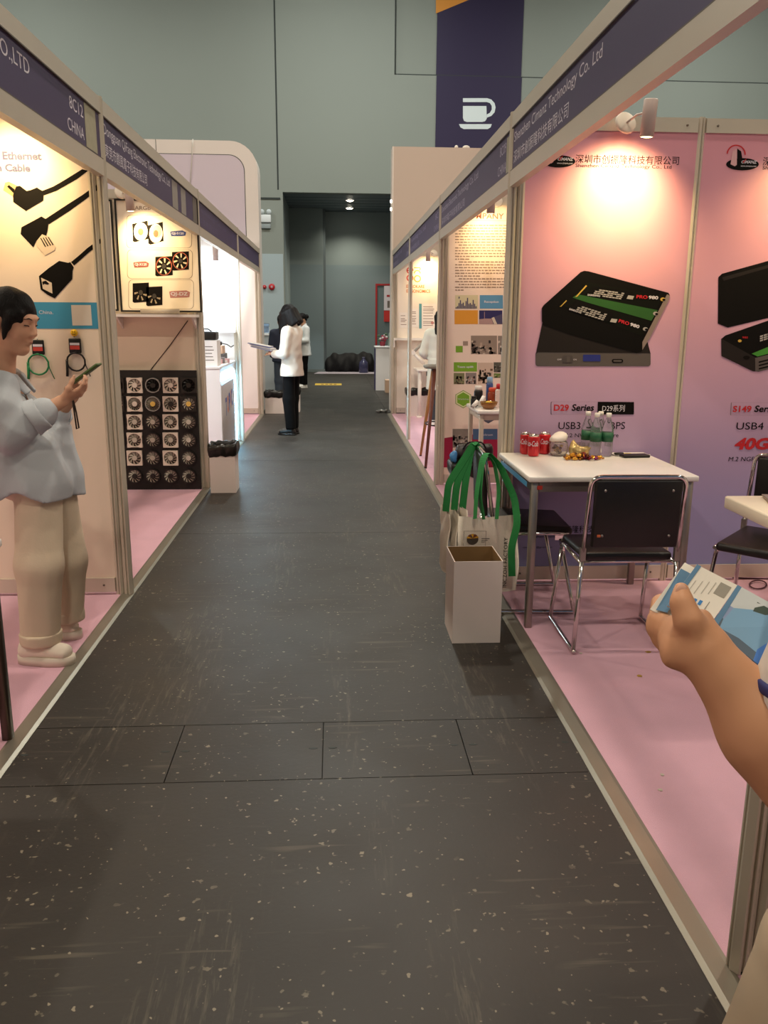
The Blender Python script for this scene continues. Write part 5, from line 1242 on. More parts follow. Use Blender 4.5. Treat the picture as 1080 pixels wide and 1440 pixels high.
# spot lamps on the booth walls
def spot(lab, p, aim, energy, color, plate=None, size=1.35, name='spot_lamp'):
    p = Vector(p); aim = Vector(aim); d = (aim-p).normalized(); t = thing(name, lab, 'lamp', tuple(p))
    rot = Vector((0, 0, -1)).rotation_difference((d+Vector((0, 0, -4.5))).normalized()).to_matrix().to_4x4(); hp = Matrix.Translation(p) @ rot
    LW = mat('lamp_white', 'c9b6ae', .45)
    MB().lathe([(.0001, .085), (.03, .085), (.034, .08), (.034, -.085), (.030, -.085), (.028, -.07), (.0001, -.07)], (0, 0, 0), 24).xf(hp).build('head', LW, t)
    MB().lathe([(.0001, -.088), (.02, -.087), (.0295, -.0835)], (0, 0, 0), 20).xf(hp).build('lens', mat('lens_%02d' % int(color[2]*10), tuple(int(255*min(1, c**.45)) for c in color), .4, emit=18), t)
    if plate is not None:
        q = Vector(plate); MB().tube([q, (q+p)/2+Vector((0, 0, .03)), p+Vector((0, .02, .03))], .006, 6).build('arm', LW, t)
        MB().lathe([(.0001, 0), (.05, 0), (.056, .006), (.056, .02), (.05, .026), (.0001, .026)], (0, 0, 0), 24).xf(Matrix.Translation(q) @ Matrix.Rotation(math.pi/2-.35, 4, 'X') @ Matrix.Rotation(.2, 4, 'Y')).build('base_plate', mat('plate_cream', 'e5d9c8', .45), t)
    ld = bpy.data.lights.new('spot_bulb', 'SPOT'); ld.energy = energy; ld.color = color; ld.spot_size = size*1.5; ld.spot_blend = 1.0; ld.shadow_soft_size = .03
    lo = bpy.data.objects.new('spot_bulb', ld); COL.objects.link(lo); lo.parent = t
    src = hp @ Vector((0, 0, -.10)); I = world_of(t).inverted(); lo.location = I @ src; lo.rotation_euler = Vector((0, 0, -1)).rotation_difference((aim-src).normalized()).to_euler()
    return t
WARM = (1., .70, .30)
spot('white cylinder spot lamp over the pink drive poster', gy(912.5, 166, 4.30), gy(868, 285, 4.59), SPOT_W, WARM, gy(878, 175, 4.52))
spot('white cylinder spot lamp over the poster with the cut off red text', (2.55, 4.25, 2.48), (2.5, 4.59, 1.9), SPOT_W*.5, WARM, (2.6, 4.52, 2.5))
p = gy(24, 204, 4.45); spot('white spot lamp hidden above the ethernet poster', (p[0]-.02, 4.16, 2.44), (p[0]-.02, 4.46, 2.16), SPOT_W*.55, WARM, (p[0]+.05, 4.40, 2.5))
spot('white spot lamp shining on the framed fan poster', gy(182, 281, 7.2), gy(208, 345, 7.44), SPOT_W*.7, WARM, (gy(182, 281, 7.2)[0]-.1, 7.38, 2.5))
spot('white spot lamp over the company profile poster', (gy(690, 270, 7.25)[0], 7.22, 2.45), gy(690, 330, 7.53), SPOT_W*.36, WARM, (gy(697, 286, 7.48)[0], 7.48, 2.49))
spot('white spot lamp over the red logo wall', gy(602, 359, 13.2), gy(603, 385, 13.49), SPOT_W*.6, WARM, (gy(610, 352, 13.4)[0], 13.42, 2.5))
COOL = (.78, .92, 1.)
spot('white spot lamp shining on the bright white panel', gy(303, 356, 10.1), gy(300, 420, 10.42), SPOT_W*3.2, COOL, (gy(311, 352, 10.35)[0], 10.36, 2.5), 2.2)
spot('added unseen spot lamp lighting the glowing counter from behind the fan poster wall', (-2.3, 7.75, 2.42), (-1.5, 9.0, .7), SPOT_W*2.2, COOL, (-2.3, 7.50, 2.48), 1.6)  # unseen lamp added to brighten the counter face turned to the camera
spot('white spot lamp in the booth before the rounded white stand', (-2.0, 12.6, 2.45), (-1.7, 13.4, 1.2), SPOT_W*1.3, (1, .93, .86), (-2.0, 13.36, 2.48), 2.0)

# floor litter
rr = random.Random(21); LIT = mat('paper_scrap', 'c9bfae', .8)
for i, (u, v) in enumerate(((900, 951), (912, 917), (931, 1090), (929, 1111), (817, 919))):
    p = gz(u, v, .004); s = .010 if i > 1 else .016
    tag(MB().prism([(p[0]+s*math.cos(a)*rr.uniform(.5, 1), p[1]+s*math.sin(a)*rr.uniform(.5, 1)) for a in (0, 1, 2, 3, 4, 5.2)], .0042, .0065).build('paper_scrap', mat('tan_scrap', 'b08a3c', .7) if i < 2 else LIT), 'tiny scrap of %s on the pink carpet' % ('gold foil' if i < 2 else 'white paper'), 'litter', 'scraps on the pink carpet' if i < 2 else 'paper scraps on the pink carpet')
t = thing('floor_cable', 'thin dark cable coiled on the carpet by the sideways chair', 'cable', (2.3, 4.2, .004))
MB().tube([gz(1030, 812, .012), gz(1045, 813, .008), gz(1080, 814, .008), gz(1120, 815, .008)], .004, 6).build('cord', mat('cord_maroon', '54303a', .6), t)
MB().tube([gz(1066+12*math.cos(a*.4), 822+6*math.sin(a*.4), .009+.0006*a) for a in range(17)], .004, 6).build('coil', MATS['cord_maroon'], t)
p = gz(541, 580)+np.array([-.06, 0, 0]); t = thing('crumpled_foil', 'crumpled clear and black tape on the floor at the end of the row', 'litter', (p[0], p[1], 0))
fd = Field((p[0]-.16, p[1]-.12, -.01), (p[0]+.16, p[1]+.12, .09), .008); fd.ecap((p[0]-.08, p[1], .02), (p[0]+.09, p[1]-.02, .025), .05, .02, .04, .025, (0, 1, 0), .02); fd.warp(lambda X, Y_, Z: .012*np.sin(60*X+30*Y_)*np.sin(55*Y_+40*Z)); fd.cut((0, 0, .0012), (0, 0, -1)); fd.build('foil', mat('foil_grey', '8a8a86', .25, .5, var=.4, vscale=12), t)
MB().box(p[0]+.05, p[0]+.2, p[1]-.13, p[1]-.11, .0015, .012).build('tape', BLACK, t)

# ================================================================== far end of the hall
# rounded white stand on the left
Yq = 13.95; xe = gy(362, 230, Yq)[0]; ztop = gy(280, 197, Yq)[2]
def rounded_top(x0, x1, z0, z1, r, n=8):
    return [(x0, z0), (x1, z0)]+[(x1-r+r*math.cos(a*math.pi/2/n), z1-r+r*math.sin(a*math.pi/2/n)) for a in range(n+1)]+[(x0, z1)]
t = thing('white_stand', 'tall white exhibition stand with a rounded corner above the booths', 'stand', ((xe-2.5), Yq, 0))
MB().prism(rounded_top(-6.5, xe, 0.001, ztop, .42), Yq, Yq+.45, 'y').build('arch_body', mat('stand_white', 'e9e2dc', .4), t)
dxb = gy(362, 260, Yq)[0]-gy(345, 260, Yq)[0]
MB().prism(rounded_top(-6.5, xe-dxb-.012, .3, ztop-.20, .24), Yq-.004, Yq+.01, 'y').build('shadow_gap', SEAM, t)
MB().prism(rounded_top(-6.5, xe-dxb-.022, .3, ztop-.21, .235), Yq-.008, Yq+.01, 'y').build('infill_panel', mat('lilac_panel', 'd6cbd8', .4), t)
xj = gy(219, 200, Yq)[0]; MB().box(xj-.004, xj+.004, Yq-.002, Yq+.01, ztop-.2, ztop+.001).build('joint', SEAM, t)
tag(MB().tube([(gy(271.5, 195, Yq)[0], Yq-.02, ztop+.01), (gy(269, 215, Yq)[0], Yq-.02, ztop-.35), (gy(265, 260, Yq)[0], Yq-.02, ztop-.9)], .008, 6).build('cable_tie', mat('pale_cord', 'cfcac4', .5)), 'pale cord hanging over the top of the rounded white stand', 'cord')
# tall cream wall on the right
xe2 = gy(551.5, 300, Yq)[0]; zt2 = gy(560, 206, Yq)[2]
t = thing('cream_stand', 'tall plain cream stand wall rising behind the booths under the cup banner', 'stand', (xe2+2, Yq, 0))
MB().box(xe2, 6.5, Yq, Yq+.3, 0.001, zt2).build('panel', mat('cream_stand', 'cdbcae', .5, var=.02, vscale=1), t)
MB().box(xe2-.006, xe2+.02, Yq-.006, Yq+.306, .001, zt2).build('edge_profile', mat('stand_edge', 'e4dad0', .5), t)
for u in (643, 657): 
    x = gy(u, 206, Yq)[0]; MB().ell((x, Yq+.1, zt2+.02), (.06 if u > 650 else .03, .05, .035), 10, 6).build('lamp_back', mat('stand_edge', 'e4dad0', .5), t)
for v in (283, 294):
    p = gy(551, v, Yq); MB().ell((p[0]-.01, Yq+.02, p[2]), (.018, .018, .03), 8, 6).build('edge_light', mat('edge_light', 'fff6e6', .4, emit=4), t)
# cup banner
b0, b1 = gy(613, 150, YW)[0], gy(732, 150, YW)[0]; zb0 = 3.2
t = thing('wall_banner', 'dark purple wall banner with a white cup sign and orange corner', 'banner', ((b0+b1)/2, YW, zb0))
BP = mat('banner_purple', '2b2144', .5, var=.03, vscale=.8)
low = MB().box(b0, b1, YW-.02, YW-.002, zb0, zn).build('lower_sheet', BP, t)
up_ = MB().box(b0, b1, YW+.075, YW+.098, zn+.035, 10.2).build('upper_sheet', BP, t)
def bq(pts, m, nm, par, y):
    vs = [(p[0], y, p[2]) for p in (gy(u, v, y) for u, v in pts)]; MB().add(vs, [tuple(range(len(vs)))]).build(nm, m, par)
yq = YW+.0735
bq([(613, 19), (613, -60), (800, -100), (731, -30)], mat('orange_banner', 'e0943a', .5), 'orange_corner', up_, yq)
CUP = mat('cup_white', 'dfe8ea', .5); y2 = YW-.0215
bq([(651, 138), (685, 138), (691, 140), (695.5, 145), (697, 151), (695.5, 158), (691, 163), (684.5, 165.5), (684.5, 161), (689, 158.5), (691.5, 154), (691.5, 149), (689, 145), (684.5, 143.5), (651, 143.5)], CUP, 'cup_handle', low, y2)
bq([(651, 149), (684, 149), (684.5, 167), (682, 170.5), (678, 171.5), (656, 171.5), (652.5, 170), (651, 166)], CUP, 'cup_bowl', low, y2)
bq([(645.5, 174.5), (691.5, 174.5), (690, 179), (686, 181.5), (652, 181.5), (647.5, 179)], CUP, 'saucer', low, y2)
# wall fittings
p = gy(373.5, 307.5, YW-.03)
t = thing('emergency_light', 'white twin headed emergency light on the grey hall wall', 'light', (p[0], YW, p[2]-.1))
MB().rbox(p[0]-.13, p[0]+.13, YW-.09, YW-.002, p[2]-.09, p[2]+.09, .01, 2).build('box', mat('lamp_box', 'e9edf0', .4), t); MB().rbox(p[0]-.12, p[0]+.12, YW-.06, YW-.002, p[2]-.23, p[2]-.10, .01, 2).build('battery', mat('lamp_grey', '9aa3a6', .5), t)
for s in (-1, 1):
    MB().lathe([(.0001, 0), (.05, 0), (.062, .03), (.058, .04), (.0001, .035)], (0, 0, 0), 16).xf(Matrix.Translation((p[0]+s*.085, YW-.05, p[2]+.155)) @ Matrix.Rotation(math.pi/2, 4, 'X')).build('lamp_head', mat('lamp_head', 'c7d0d4', .25), t); MB().tube([(p[0]+s*.085, YW-.04, p[2]+.085), (p[0]+s*.085, YW-.04, p[2]+.12)], .012, 8).build('neck', STEEL, t)
for u, r, lab in ((372, .048, 'small round red fire alarm button on the hall wall'), (382.3, .078, 'larger round red fire alarm with a white mark')):
    p = gy(u, 403.5, YW-.02); t = thing('fire_alarm', lab, 'alarm', (p[0], YW, p[2]-r))
    MB().lathe([(r, 0), (r, .03), (r*.85, .055), (r*.5, .065), (.0001, .067)], (0, 0, 0), 24).xf(Matrix.Translation((p[0], YW-.013, p[2])) @ Matrix.Rotation(math.pi/2, 4, 'X')).build('housing', mat('alarm_red', 'c2232d', .3), t)
    if r > .05:
        for sx_, sz_ in ((.35, .12), (.12, .35)): MB().box(p[0]-r*sx_, p[0]+r*sx_, YW-.083, YW-.078, p[2]-r*sz_, p[2]+r*sz_).build('white_cross', INK_WHITE, t)
    else: MB().lathe([(r*.35, 0), (r*.35, .006), (.0001, .006)], (0, 0, 0), 14).xf(Matrix.Translation((p[0], YW-.078, p[2])) @ Matrix.Rotation(math.pi/2, 4, 'X')).build('button', mat('alarm_pale', 'd98a88', .4), t)
x0 = gy(528, 420, YA-.05)[0]; z1 = gy(530, 399, YA-.05)[2]; t = thing('hose_cabinet', 'red framed fire hose cabinet on the alcove back wall', 'cabinet', (x0+.55, YA, .1)); RD = mat('cabinet_red', 'a52a2e', .4)
for q in ((x0, x0+.05, .1, z1), (x0+1.1, x0+1.15, .1, z1), (x0+.05, x0+1.1, .1, .15), (x0+.05, x0+1.1, z1-.05, z1)): MB().box(q[0], q[1], YA-.08, YA-.022, q[2], q[3]).build('frame_bar', RD, t)
MB().box(x0+.05, x0+1.1, YA-.05, YA-.022, .15, z1-.05).build('door_panel', mat('cabinet_grey', '66757a', .3), t)
xq, zq0, zq1 = gy(540, 420, YA-.09)[0], gy(540, 450, YA-.09)[2], gy(540, 402, YA-.09)[2]
nb = MB().box(xq, xq+.6, YA-.085, YA-.081, zq0+.28, zq1).build('notice', INK_WHITE, t); MB().box(xq, xq+.6, YA-.09, YA-.081, zq0-.05, zq0+.27).build('red_box', mat('cabinet_box_red', 'c1322f', .4), t)
MB().box(xq+.1, xq+.5, YA-.0865, YA-.0852, zq0+.35, zq0+.55).build('notice_picture', INK_GREY, nb); MB().box(xq+.08, xq+.5, YA-.0865, YA-.0852, zq0+.66, zq0+.72).build('notice_line', RD, nb)
# black draped baggage, carton and water jug on a pale mat
a = gz(447, 526.5); b = gz(527, 521)
tag(MB().add([(-.55, 23.55, .0012), (1.35, 23.55, .0012), (1.35, 25.1, .0012), (-.35, 25.1, .0012)]+[(-.55, 23.55, .008), (1.35, 23.55, .008), (1.35, 25.1, .008), (-.35, 25.1, .008)], [(3, 2, 1, 0), (4, 5, 6, 7), (0, 1, 5, 4), (1, 2, 6, 5), (2, 3, 7, 6), (3, 0, 4, 7)]).build('floor_mat', mat('pale_mat', 'a79fa8', .8)), 'pale lilac mat on the floor of the alcove', 'mat')
t = thing('covered_baggage', 'long heap covered with black cloth against the alcove wall', 'heap', (.4, 24.6, .008))
fd = Field((-.5, 24.0, 0), (1.4, 25.12, .75), .02); fd.ecap((-.12, 24.6, .2), (1.05, 24.6, .24), .30, .26, .32, .30, (0, 1, 0), .08, .5); fd.ecap((.0, 24.6, .36), (1.05, 24.6, .37), .22, .15, .22, .16, (0, 1, 0), .08, .5); fd.cone((.95, 24.45, .3), (1.05, 24.42, .5), .12, .06, .05)
fd.warp(lambda X, Y_, Z: .022*np.sin(14*X+9*Z)+.016*np.sin(23*X-11*Z+5*Y_)); fd.cut((0, 0, .01), (0, 0, -1)); fd.build('cloth', mat('black_cloth', '0f0e10', .8, bump=.3, bscale=8), t)
p = gz(511, 524); t = thing('water_jug', 'large bluish plastic water jug in front of the black heap', 'jug', (p[0], 24.0, .008)); MB().lathe([(.12, .001), (.135, .02), (.13, .12), (.137, .14), (.13, .24), (.12, .30), (.05, .36), (.04, .42), (.0001, .42)], (p[0], 24.0, .008), 20).build('body', mat('jug_plastic', '5a5a80', .15, trans=.5), t); MB().lathe([(.046, .40), (.046, .44), (.0001, .44)], (p[0], 24.0, .008), 14).build('cap', mat('jug_cap', '4a4a60', .5), t)
t = thing('carton', 'plain brown carton behind the black heap', 'box', (1.52, 24.7, .008)); MB().box(1.42, 1.62, 24.5, 24.95, .009, .5).build('box', mat('carton_brown', 'a58a5e', .7), t); MB().box(1.46, 1.56, 24.4995, 24.9505, .4995, .5012).build('tape', mat('carton_tape', 'c2aa7c', .4), t)
tp = gz(443, 541); tq = gz(480, 537.5)
t = thing('floor_sticker', 'yellow warning strip stuck across the dark aisle floor', 'sticker', ((tp[0]+tq[0])/2, 19.6, 0)); st = MB().box(tp[0], tq[0], 19.45, 20.0, .0005, .002).build('strip', mat('yellow_strip', 'd9b33a', .6, var=.1, vscale=6), t)
for i in range(4): MB().box(tp[0]+.14+i*.1, tp[0]+.20+i*.1, 19.62, 19.85, .002, .0026).build('mark', mat('brown_mark', '8a5a2a', .6), st)
# white counter with flowers on the right
t = thing('service_counter', 'white counter with flowers at the corner of the aisle', 'counter', (1.4, 18.3, 0)); CX0 = gy(528.5, 500, 18.)[0]; CZ = gy(530, 487, 18.)[2]
MB().box(CX0, 2.4, 18.0, 18.5, .001, CZ-.03).build('body', CW, t); MB().rbox(CX0-.02, 2.42, 17.98, 18.52, CZ-.03, CZ, .006, 2).build('worktop', CW, t); MB().box(CX0-.012, CX0-.001, 18.02, 18.48, .01, CZ-.05).build('purple_side', mat('counter_purple', '4a4270', .5), t)
fx = gy(538, 480, 18.2)[0]; t = thing('flower_pot', 'small pot of red and white flowers on the white counter', 'plant', (fx, 18.2, CZ)); MB().lathe([(.05, .0005), (.07, .1), (.06, .1), (.001, .09)], (fx, 18.2, CZ), 14).build('pot', mat('pot_red', '8a2c3a', .5), t)
rr = random.Random(9)
for i in range(14): MB().ell((fx+rr.uniform(-.11, .11), 18.2+rr.uniform(-.08, .08), CZ+.11+rr.uniform(0, .16)), (.03, .03, .022), 8, 5).build('flower', mat(('fl_red', 'fl_white', 'fl_green')[i % 3], ('b32a45', 'd9c9c9', '4a6a4a')[i % 3], .6), t)
fx = gy(546.5, 470, 18.2)[0]+.06; t = thing('water_jug', 'pale plastic bottle standing beside the flowers', 'bottle', (fx, 18.2, CZ)); MB().lathe([(.07, .0005), (.08, .02), (.08, .2), (.05, .28), (.03, .3), (.03, .34), (.0001, .34)], (fx, 18.2, CZ), 16).build('body', mat('pale_bottle', '9fb3a8', .2, trans=.3), t); MB().lathe([(.035, .33), (.035, .36), (.0001, .36)], (fx, 18.2, CZ), 12).build('cap', mat('white_cap', 'eeeae4', .4), t)
t = thing('carton', 'small brown carton on the floor in front of the white counter', 'box', (1.25, 17.6, 0)); MB().box(1.08, 1.45, 17.45, 17.8, .001, .26).build('box', mat('carton_tan', 'd9b79c', .6), t); MB().box(1.24, 1.29, 17.4495, 17.8005, .2, .2612).build('tape', MATS['carton_tape'], t)
# white counter on the left beyond the row
t = thing('service_counter', 'white counter behind the bin where the people are standing', 'counter', (-1.5, 16.2, 0)); CL = gy(392, 500, 16.)[0]; CZ2 = gy(385, 470, 16.)[2]
mb = MB(); mb.prism([(-2.4, .001), (CL-.02, .001), (CL-.12, CZ2-.03), (-2.4, CZ2-.03)], 16.0, 16.6, 'y'); mb.build('body', mat('counter_pale', 'cfdbe2', .45), t); MB().rbox(-2.42, CL-.06, 15.97, 16.63, CZ2-.03, CZ2, .006, 2).build('worktop', CW, t)
fx = gy(374.5, 463, 16.2)[0]; t = thing('brochure_stand', 'small blue and white brochure stand on the left counter', 'brochure stand', (fx, 16.2, CZ2)); MB().prism([(16.1, CZ2+.0005), (16.3, CZ2+.0005), (16.28, CZ2+.03), (16.22, CZ2+.2), (16.2, CZ2+.2)], fx-.06, fx+.06, 'x').build('holder', CLEAR, t); MB().prism([(16.14, CZ2+.02), (16.15, CZ2+.02), (16.195, CZ2+.19), (16.185, CZ2+.19)], fx-.055, fx+.055, 'x').build('leaflet', mat('leaflet_blue', '8fb2d9', .5), t)
# ================================================================== people
DENIM = mat('denim', '4a5564', .8, var=.15, vscale=12)
def bbox(pts, m): P = np.array(pts); return P.min(0)-m, P.max(0)+m
def standing(lab, pos, ang, H, arms, top_m, bot_m, skin=SKIN, hair='bob', h=.012, jacket_hem=.49, shoe_m=None, sole_m=None, head_tilt=-.35, head_turn=0., lean=0., skirt=False, feet=((0.02, .075), (-.05, -.075)), leg_w=1., sleeve=1., hair_m=HAIR, foot_turn=0., name='person', jw=1.):
    """standing figure; local frame x forward, y left, z up in units of metres for H = 1.62"""
    s = H/1.62; c, sn = math.cos(ang), math.sin(ang); base = np.array([pos[0], pos[1], 0.])
    T = lambda x, y, z: base+s*np.array([c*(x+lean*z)-sn*y, sn*(x+lean*z)+c*y, 0.])+np.array([0, 0, z*s])
    Lf = np.array([-sn, c, 0.]); Fw = np.array([c, sn, 0.])
    t = thing(name, lab, 'person', (pos[0], pos[1], 0), ang)
    hipz, shz, headz = .84, 1.33, 1.51
    hc = T(.03, 0, headz); a2 = ang+head_turn; hf = np.array([math.cos(a2)*math.cos(head_tilt), math.sin(a2)*math.cos(head_tilt), math.sin(head_tilt)]); HR = frame(hf)
    legs = []
    for (fx, fy) in feet:
        hp = T(0, fy*1.15, hipz); an = T(fx, fy, .085); kn = T(fx*.5+.02, fy*1.05, .46); legs.append((hp, kn, an))
    A = [[T(*p) for p in arm] for arm in arms]
    allp = [hc, T(0, 0, 0), T(.2, .2, 1.6), T(-.2, -.2, 0)]+[p for a in A for p in a]+[p for l in legs for p in l]
    lo, hi = bbox(allp, .16); lo[2] = -.02
    # body
    fd = Field(lo, hi, h); head_sdf(fd, hc, HR, s*1.0)
    fd.cone(T(-.01, 0, 1.38), hc+HR@np.array([-.02, 0, -.05]), .052*s, .05*s, .03)
    fd.ecap(T(0, 0, .9), T(0, 0, 1.30), .13*s, .09*s, .14*s, .085*s, Lf, .03)
    for hp, kn, an in legs: fd.chain([hp, kn, an], [.075*s, .05*s, .036*s], .03)
    for a, sd in zip(A, (1, -1)):
        fd.chain([a[0], a[1], a[2]], [.045*s, .036*s, .026*s], .02); f = a[3]-a[2]
        hand_sdf(fd, a[2], f, np.array([0, 0, -1.]) if abs(unit(f)[2]) < .8 else Lf*sd*-1, .95*s, (.5, .5, .5, .5), side=sd)
    fd.build('body', skin, t); face_parts(t, hc, HR, s)
    # hair
    fh = Field(hc-.30*s, hc+.24*s, max(.008, h*.75)); Th = lambda x, y, z: hc+HR@(np.array([x, y, z])*s)
    fh.ell(Th(-.016, 0, .036), np.array([.103, .086, .094])*s, HR, .02)
    if hair == 'bob':
        for y in (-1, 1): fh.ecap(Th(-.02, .070*y, .03), Th(-.005, .078*y, -.15), .075*s, .03*s, .06*s, .03*s, HR[:, 0], .03)
        fh.ecap(Th(-.075, 0, .02), Th(-.075, 0, -.15), .085*s, .04*s, .08*s, .035*s, HR[:, 1], .03)
        for y in (-1, 1): fh.ecap(Th(.03, .062*y, .04), Th(.03, .062*y, .04)+Fw*.03+np.array([0, 0, -.23*s]), .055*s, .028*s, .03*s, .018*s, HR[:, 0], .04)
    elif hair == 'long':
        fh.ecap(Th(-.07, 0, .02), Th(-.09, 0, -.24), .088*s, .045*s, .06*s, .03*s, HR[:, 1], .03)
    elif hair == 'bun':
        fh.ell(Th(-.125, 0, .0), np.array([.05, .05, .05])*s, HR, .02)
        fh.ecap(Th(-.06, 0, .02), Th(-.07, 0, -.06), .07*s, .04*s, .06*s, .03*s, HR[:, 1], .03)
    if hair != 'bob': fh.ell(Th(.095, 0, -.055), np.array([.10, .10, .10])*s, HR, .01, 's')
    else: fh.ell(Th(.10, 0, -.06), np.array([.09, .055, .10])*s, HR, .01, 's')
    fh.warp(lambda X, Y_, Z: .003*np.sin(70*X+20*Z)*np.sin(60*Y_)); fh.build('hair', hair_m, t)
    # upper garment
    fj = Field(lo, hi, h)
    hz = jacket_hem*1.62 if jacket_hem < 1 else jacket_hem
    fj.ecap(T(0, 0, hz-.05), T(.0, 0, 1.02), .205*s*jw, .152*s*jw, .155*s*jw, .115*s*jw, Lf, .04); fj.ecap(T(0, 0, 1.02), T(-.005, 0, 1.26), .155*s*jw, .115*s*jw, .175*s*jw, .115*s*jw, Lf, .04)
    fj.cone(T(-.01, .13, 1.32), T(-.01, -.13, 1.32), .06*s, .06*s, .06); fj.cone(T(-.02, 0, 1.33), T(-.02, 0, 1.385), .085*s, .062*s, .03)
    for a in A: fj.chain([a[0], a[1], a[1]+(a[2]-a[1])*(.85*sleeve)], [.068*s, .058*s, .050*s], .03)
    fj.warp(lambda X, Y_, Z: .005*(np.abs(np.sin(14*X+11*Y_+9*Z+.7*np.sin(8*Z)))-.64)+.003*(np.abs(np.sin(21*Y_-24*Z+9*X))-.64))
    fj.cut((0, 0, hz*s), (0, 0, -1)); fj.ell(T(.05, 0, 1.42), np.array([.06, .06, .075])*s, None, .01, 's')
    fj.build('jacket' if not skirt else 'blouse', top_m, t)
    # trousers
    ft = Field(lo, np.minimum(hi, [9, 99, 1.1]), h)
    ft.ecap(T(0, 0, hipz-.02), T(0, 0, hipz+.12), .15*s, .115*s, .13*s, .10*s, Lf, .03)
    for hp, kn, an in legs: ft.chain([hp, kn, an], [.080*s*leg_w, .078*s*leg_w, .066*s*leg_w], .03)
    if skirt: ft = ft
    ft.warp(lambda X, Y_, Z: .003*np.sin(25*X+12*Z)*np.sin(30*Y_+9*Z)); ft.cut((0, 0, .075*s), (0, 0, -1)); ft.cut((0, 0, max(hz*s+.03, .82*s)), (0, 0, 1)); ft.build('trousers', bot_m, t)
    if skirt:
        fk = Field(lo, np.minimum(hi, [9, 99, 1.1]), h); fk.ecap(T(-.03, 0, .50), T(-.02, 0, .95), .19*s, .145*s, .165*s, .125*s, Lf, .03); fk.cut((0, 0, .52*s), (0, 0, -1)); fk.cut((0, 0, .96*s), (0, 0, 1)); fk.build('long_tail', top_m, t)
        fb = Field(lo, np.minimum(hi, [9, 99, 1.1]), h); fb.ecap(T(0, 0, .94), T(0, 0, .97), .172*s*jw, .132*s*jw, .172*s*jw, .132*s*jw, Lf, .0); fb.cut((0, 0, .935*s), (0, 0, -1)); fb.cut((0, 0, .975*s), (0, 0, 1)); fb.build('belt', BLACK, t)
    ft2 = ang+foot_turn
    for (fx, fy) in feet:
        an = T(fx, fy, 0); d = np.array([math.cos(ft2), math.sin(ft2), 0]); shoe(t, an-d*.075*s+np.array([0, 0, .0 if pos[0] > XL and pos[0] < XR else .004]), an+d*.175*s, shoe_m or BLACK, sole_m or BLACK, .04*s, .07*s, .02)
    return t, T, hc, HR

# woman in the cream blazer with folders
BLAZER = mat('cream_blazer', 'e2d8ca', .75, var=.03, vscale=6, bump=.1, bscale=200); BTROU = mat('black_trousers', '0b0a0b', .9, var=.1, vscale=8, spec=.2)
w2, T2, hc2, HR2 = standing('woman in a cream blazer and black trousers reading folders in the aisle', (-.545, 11.05), math.radians(158), 1.66,
    [[(-.01, .165, 1.30), (.02, .20, 1.03), (.22, .08, 1.02), (.30, .04, 1.04)], [(-.01, -.165, 1.30), (.04, -.215, 1.03), (.24, -.12, 1.03), (.32, -.08, 1.06)]],
    BLAZER, BTROU, head_tilt=-.62, jacket_hem=.465, leg_w=.98, feet=((.0, .07), (.02, -.07)), jw=1.0, foot_turn=.12)
for i, (dx, dz, m, lab) in enumerate(((0, 0, '8f93c4', 'lilac folder held lowest by the woman in the blazer'), (.02, .022, 'd9d6e4', 'white folder held in the middle by the woman in the blazer'), (.05, .044, '6f78b8', 'blue folder on top of the stack held by the woman in the blazer'))):
    p = T2(.40+dx, -.03, 1.085+dz); t = thing('folder', lab, 'folder', tuple(p), math.radians(158)+.1*i)
    MB().box(-.15, .15, -.105, .105, -.004, .004).xf(Matrix.Rotation(-.18, 4, 'Y')).build('cover', mat('folder_'+m, m, .5), t, True); MB().box(-.145, .145, -.1, .1, .0042, .010).xf(Matrix.Rotation(-.18, 4, 'Y')).build('sheets', mat('folder_paper', 'd8d4d0', .7), t, True)
# woman in white further back
WSH = mat('white_shirt', 'e9ebea', .8, var=.03, vscale=6)
w3, T3_, hc3, HR3 = standing('woman in a loose white shirt with a hair bun holding a green folder', (-.66, 18.75), math.radians(205), 1.60,
    [[(-.01, .165, 1.30), (.02, .22, 1.05), (.20, .12, 1.02), (.28, .08, 1.03)], [(-.01, -.165, 1.30), (.03, -.22, 1.05), (.20, -.10, 1.02), (.28, -.06, 1.03)]],
    WSH, BTROU, hair='bun', h=.016, head_tilt=-.45, jacket_hem=.44, jw=1.12, shoe_m=mat('white_trainer', 'e8e4dc', .6), sole_m=mat('white_trainer', 'e8e4dc', .6), feet=((.03, .09), (0, -.09)))
p = T3_(.25, .16, 1.05); t = thing('folder', 'green folder held by the woman in white', 'folder', tuple(p), math.radians(205)); MB().rbox(-.02, .02, -.13, .13, -.16, .16, .005, 1).build('cover', mat('green_folder', '3f6b52', .6), t, True)
MB().tube([T3_(.10, -.16, 1.30), T3_(.13, .0, 1.15), T3_(.12, .12, 1.02)], .012, 6).build('strap', mat('bag_strap', '8a8a7c', .6), w3)
# person in denim hidden behind the blazer woman
standing('person in dark denim standing half hidden behind the woman in the blazer', (-.88, 14.7), math.radians(100), 1.56,
    [[(-.01, .165, 1.30), (.0, .21, 1.05), (.12, .17, .88), (.16, .16, .80)], [(-.01, -.165, 1.30), (.0, -.21, 1.05), (.12, -.17, .88), (.16, -.16, .80)]],
    mat('navy_top', '2c3346', .8), DENIM, hair='long', h=.016, head_tilt=-.2)
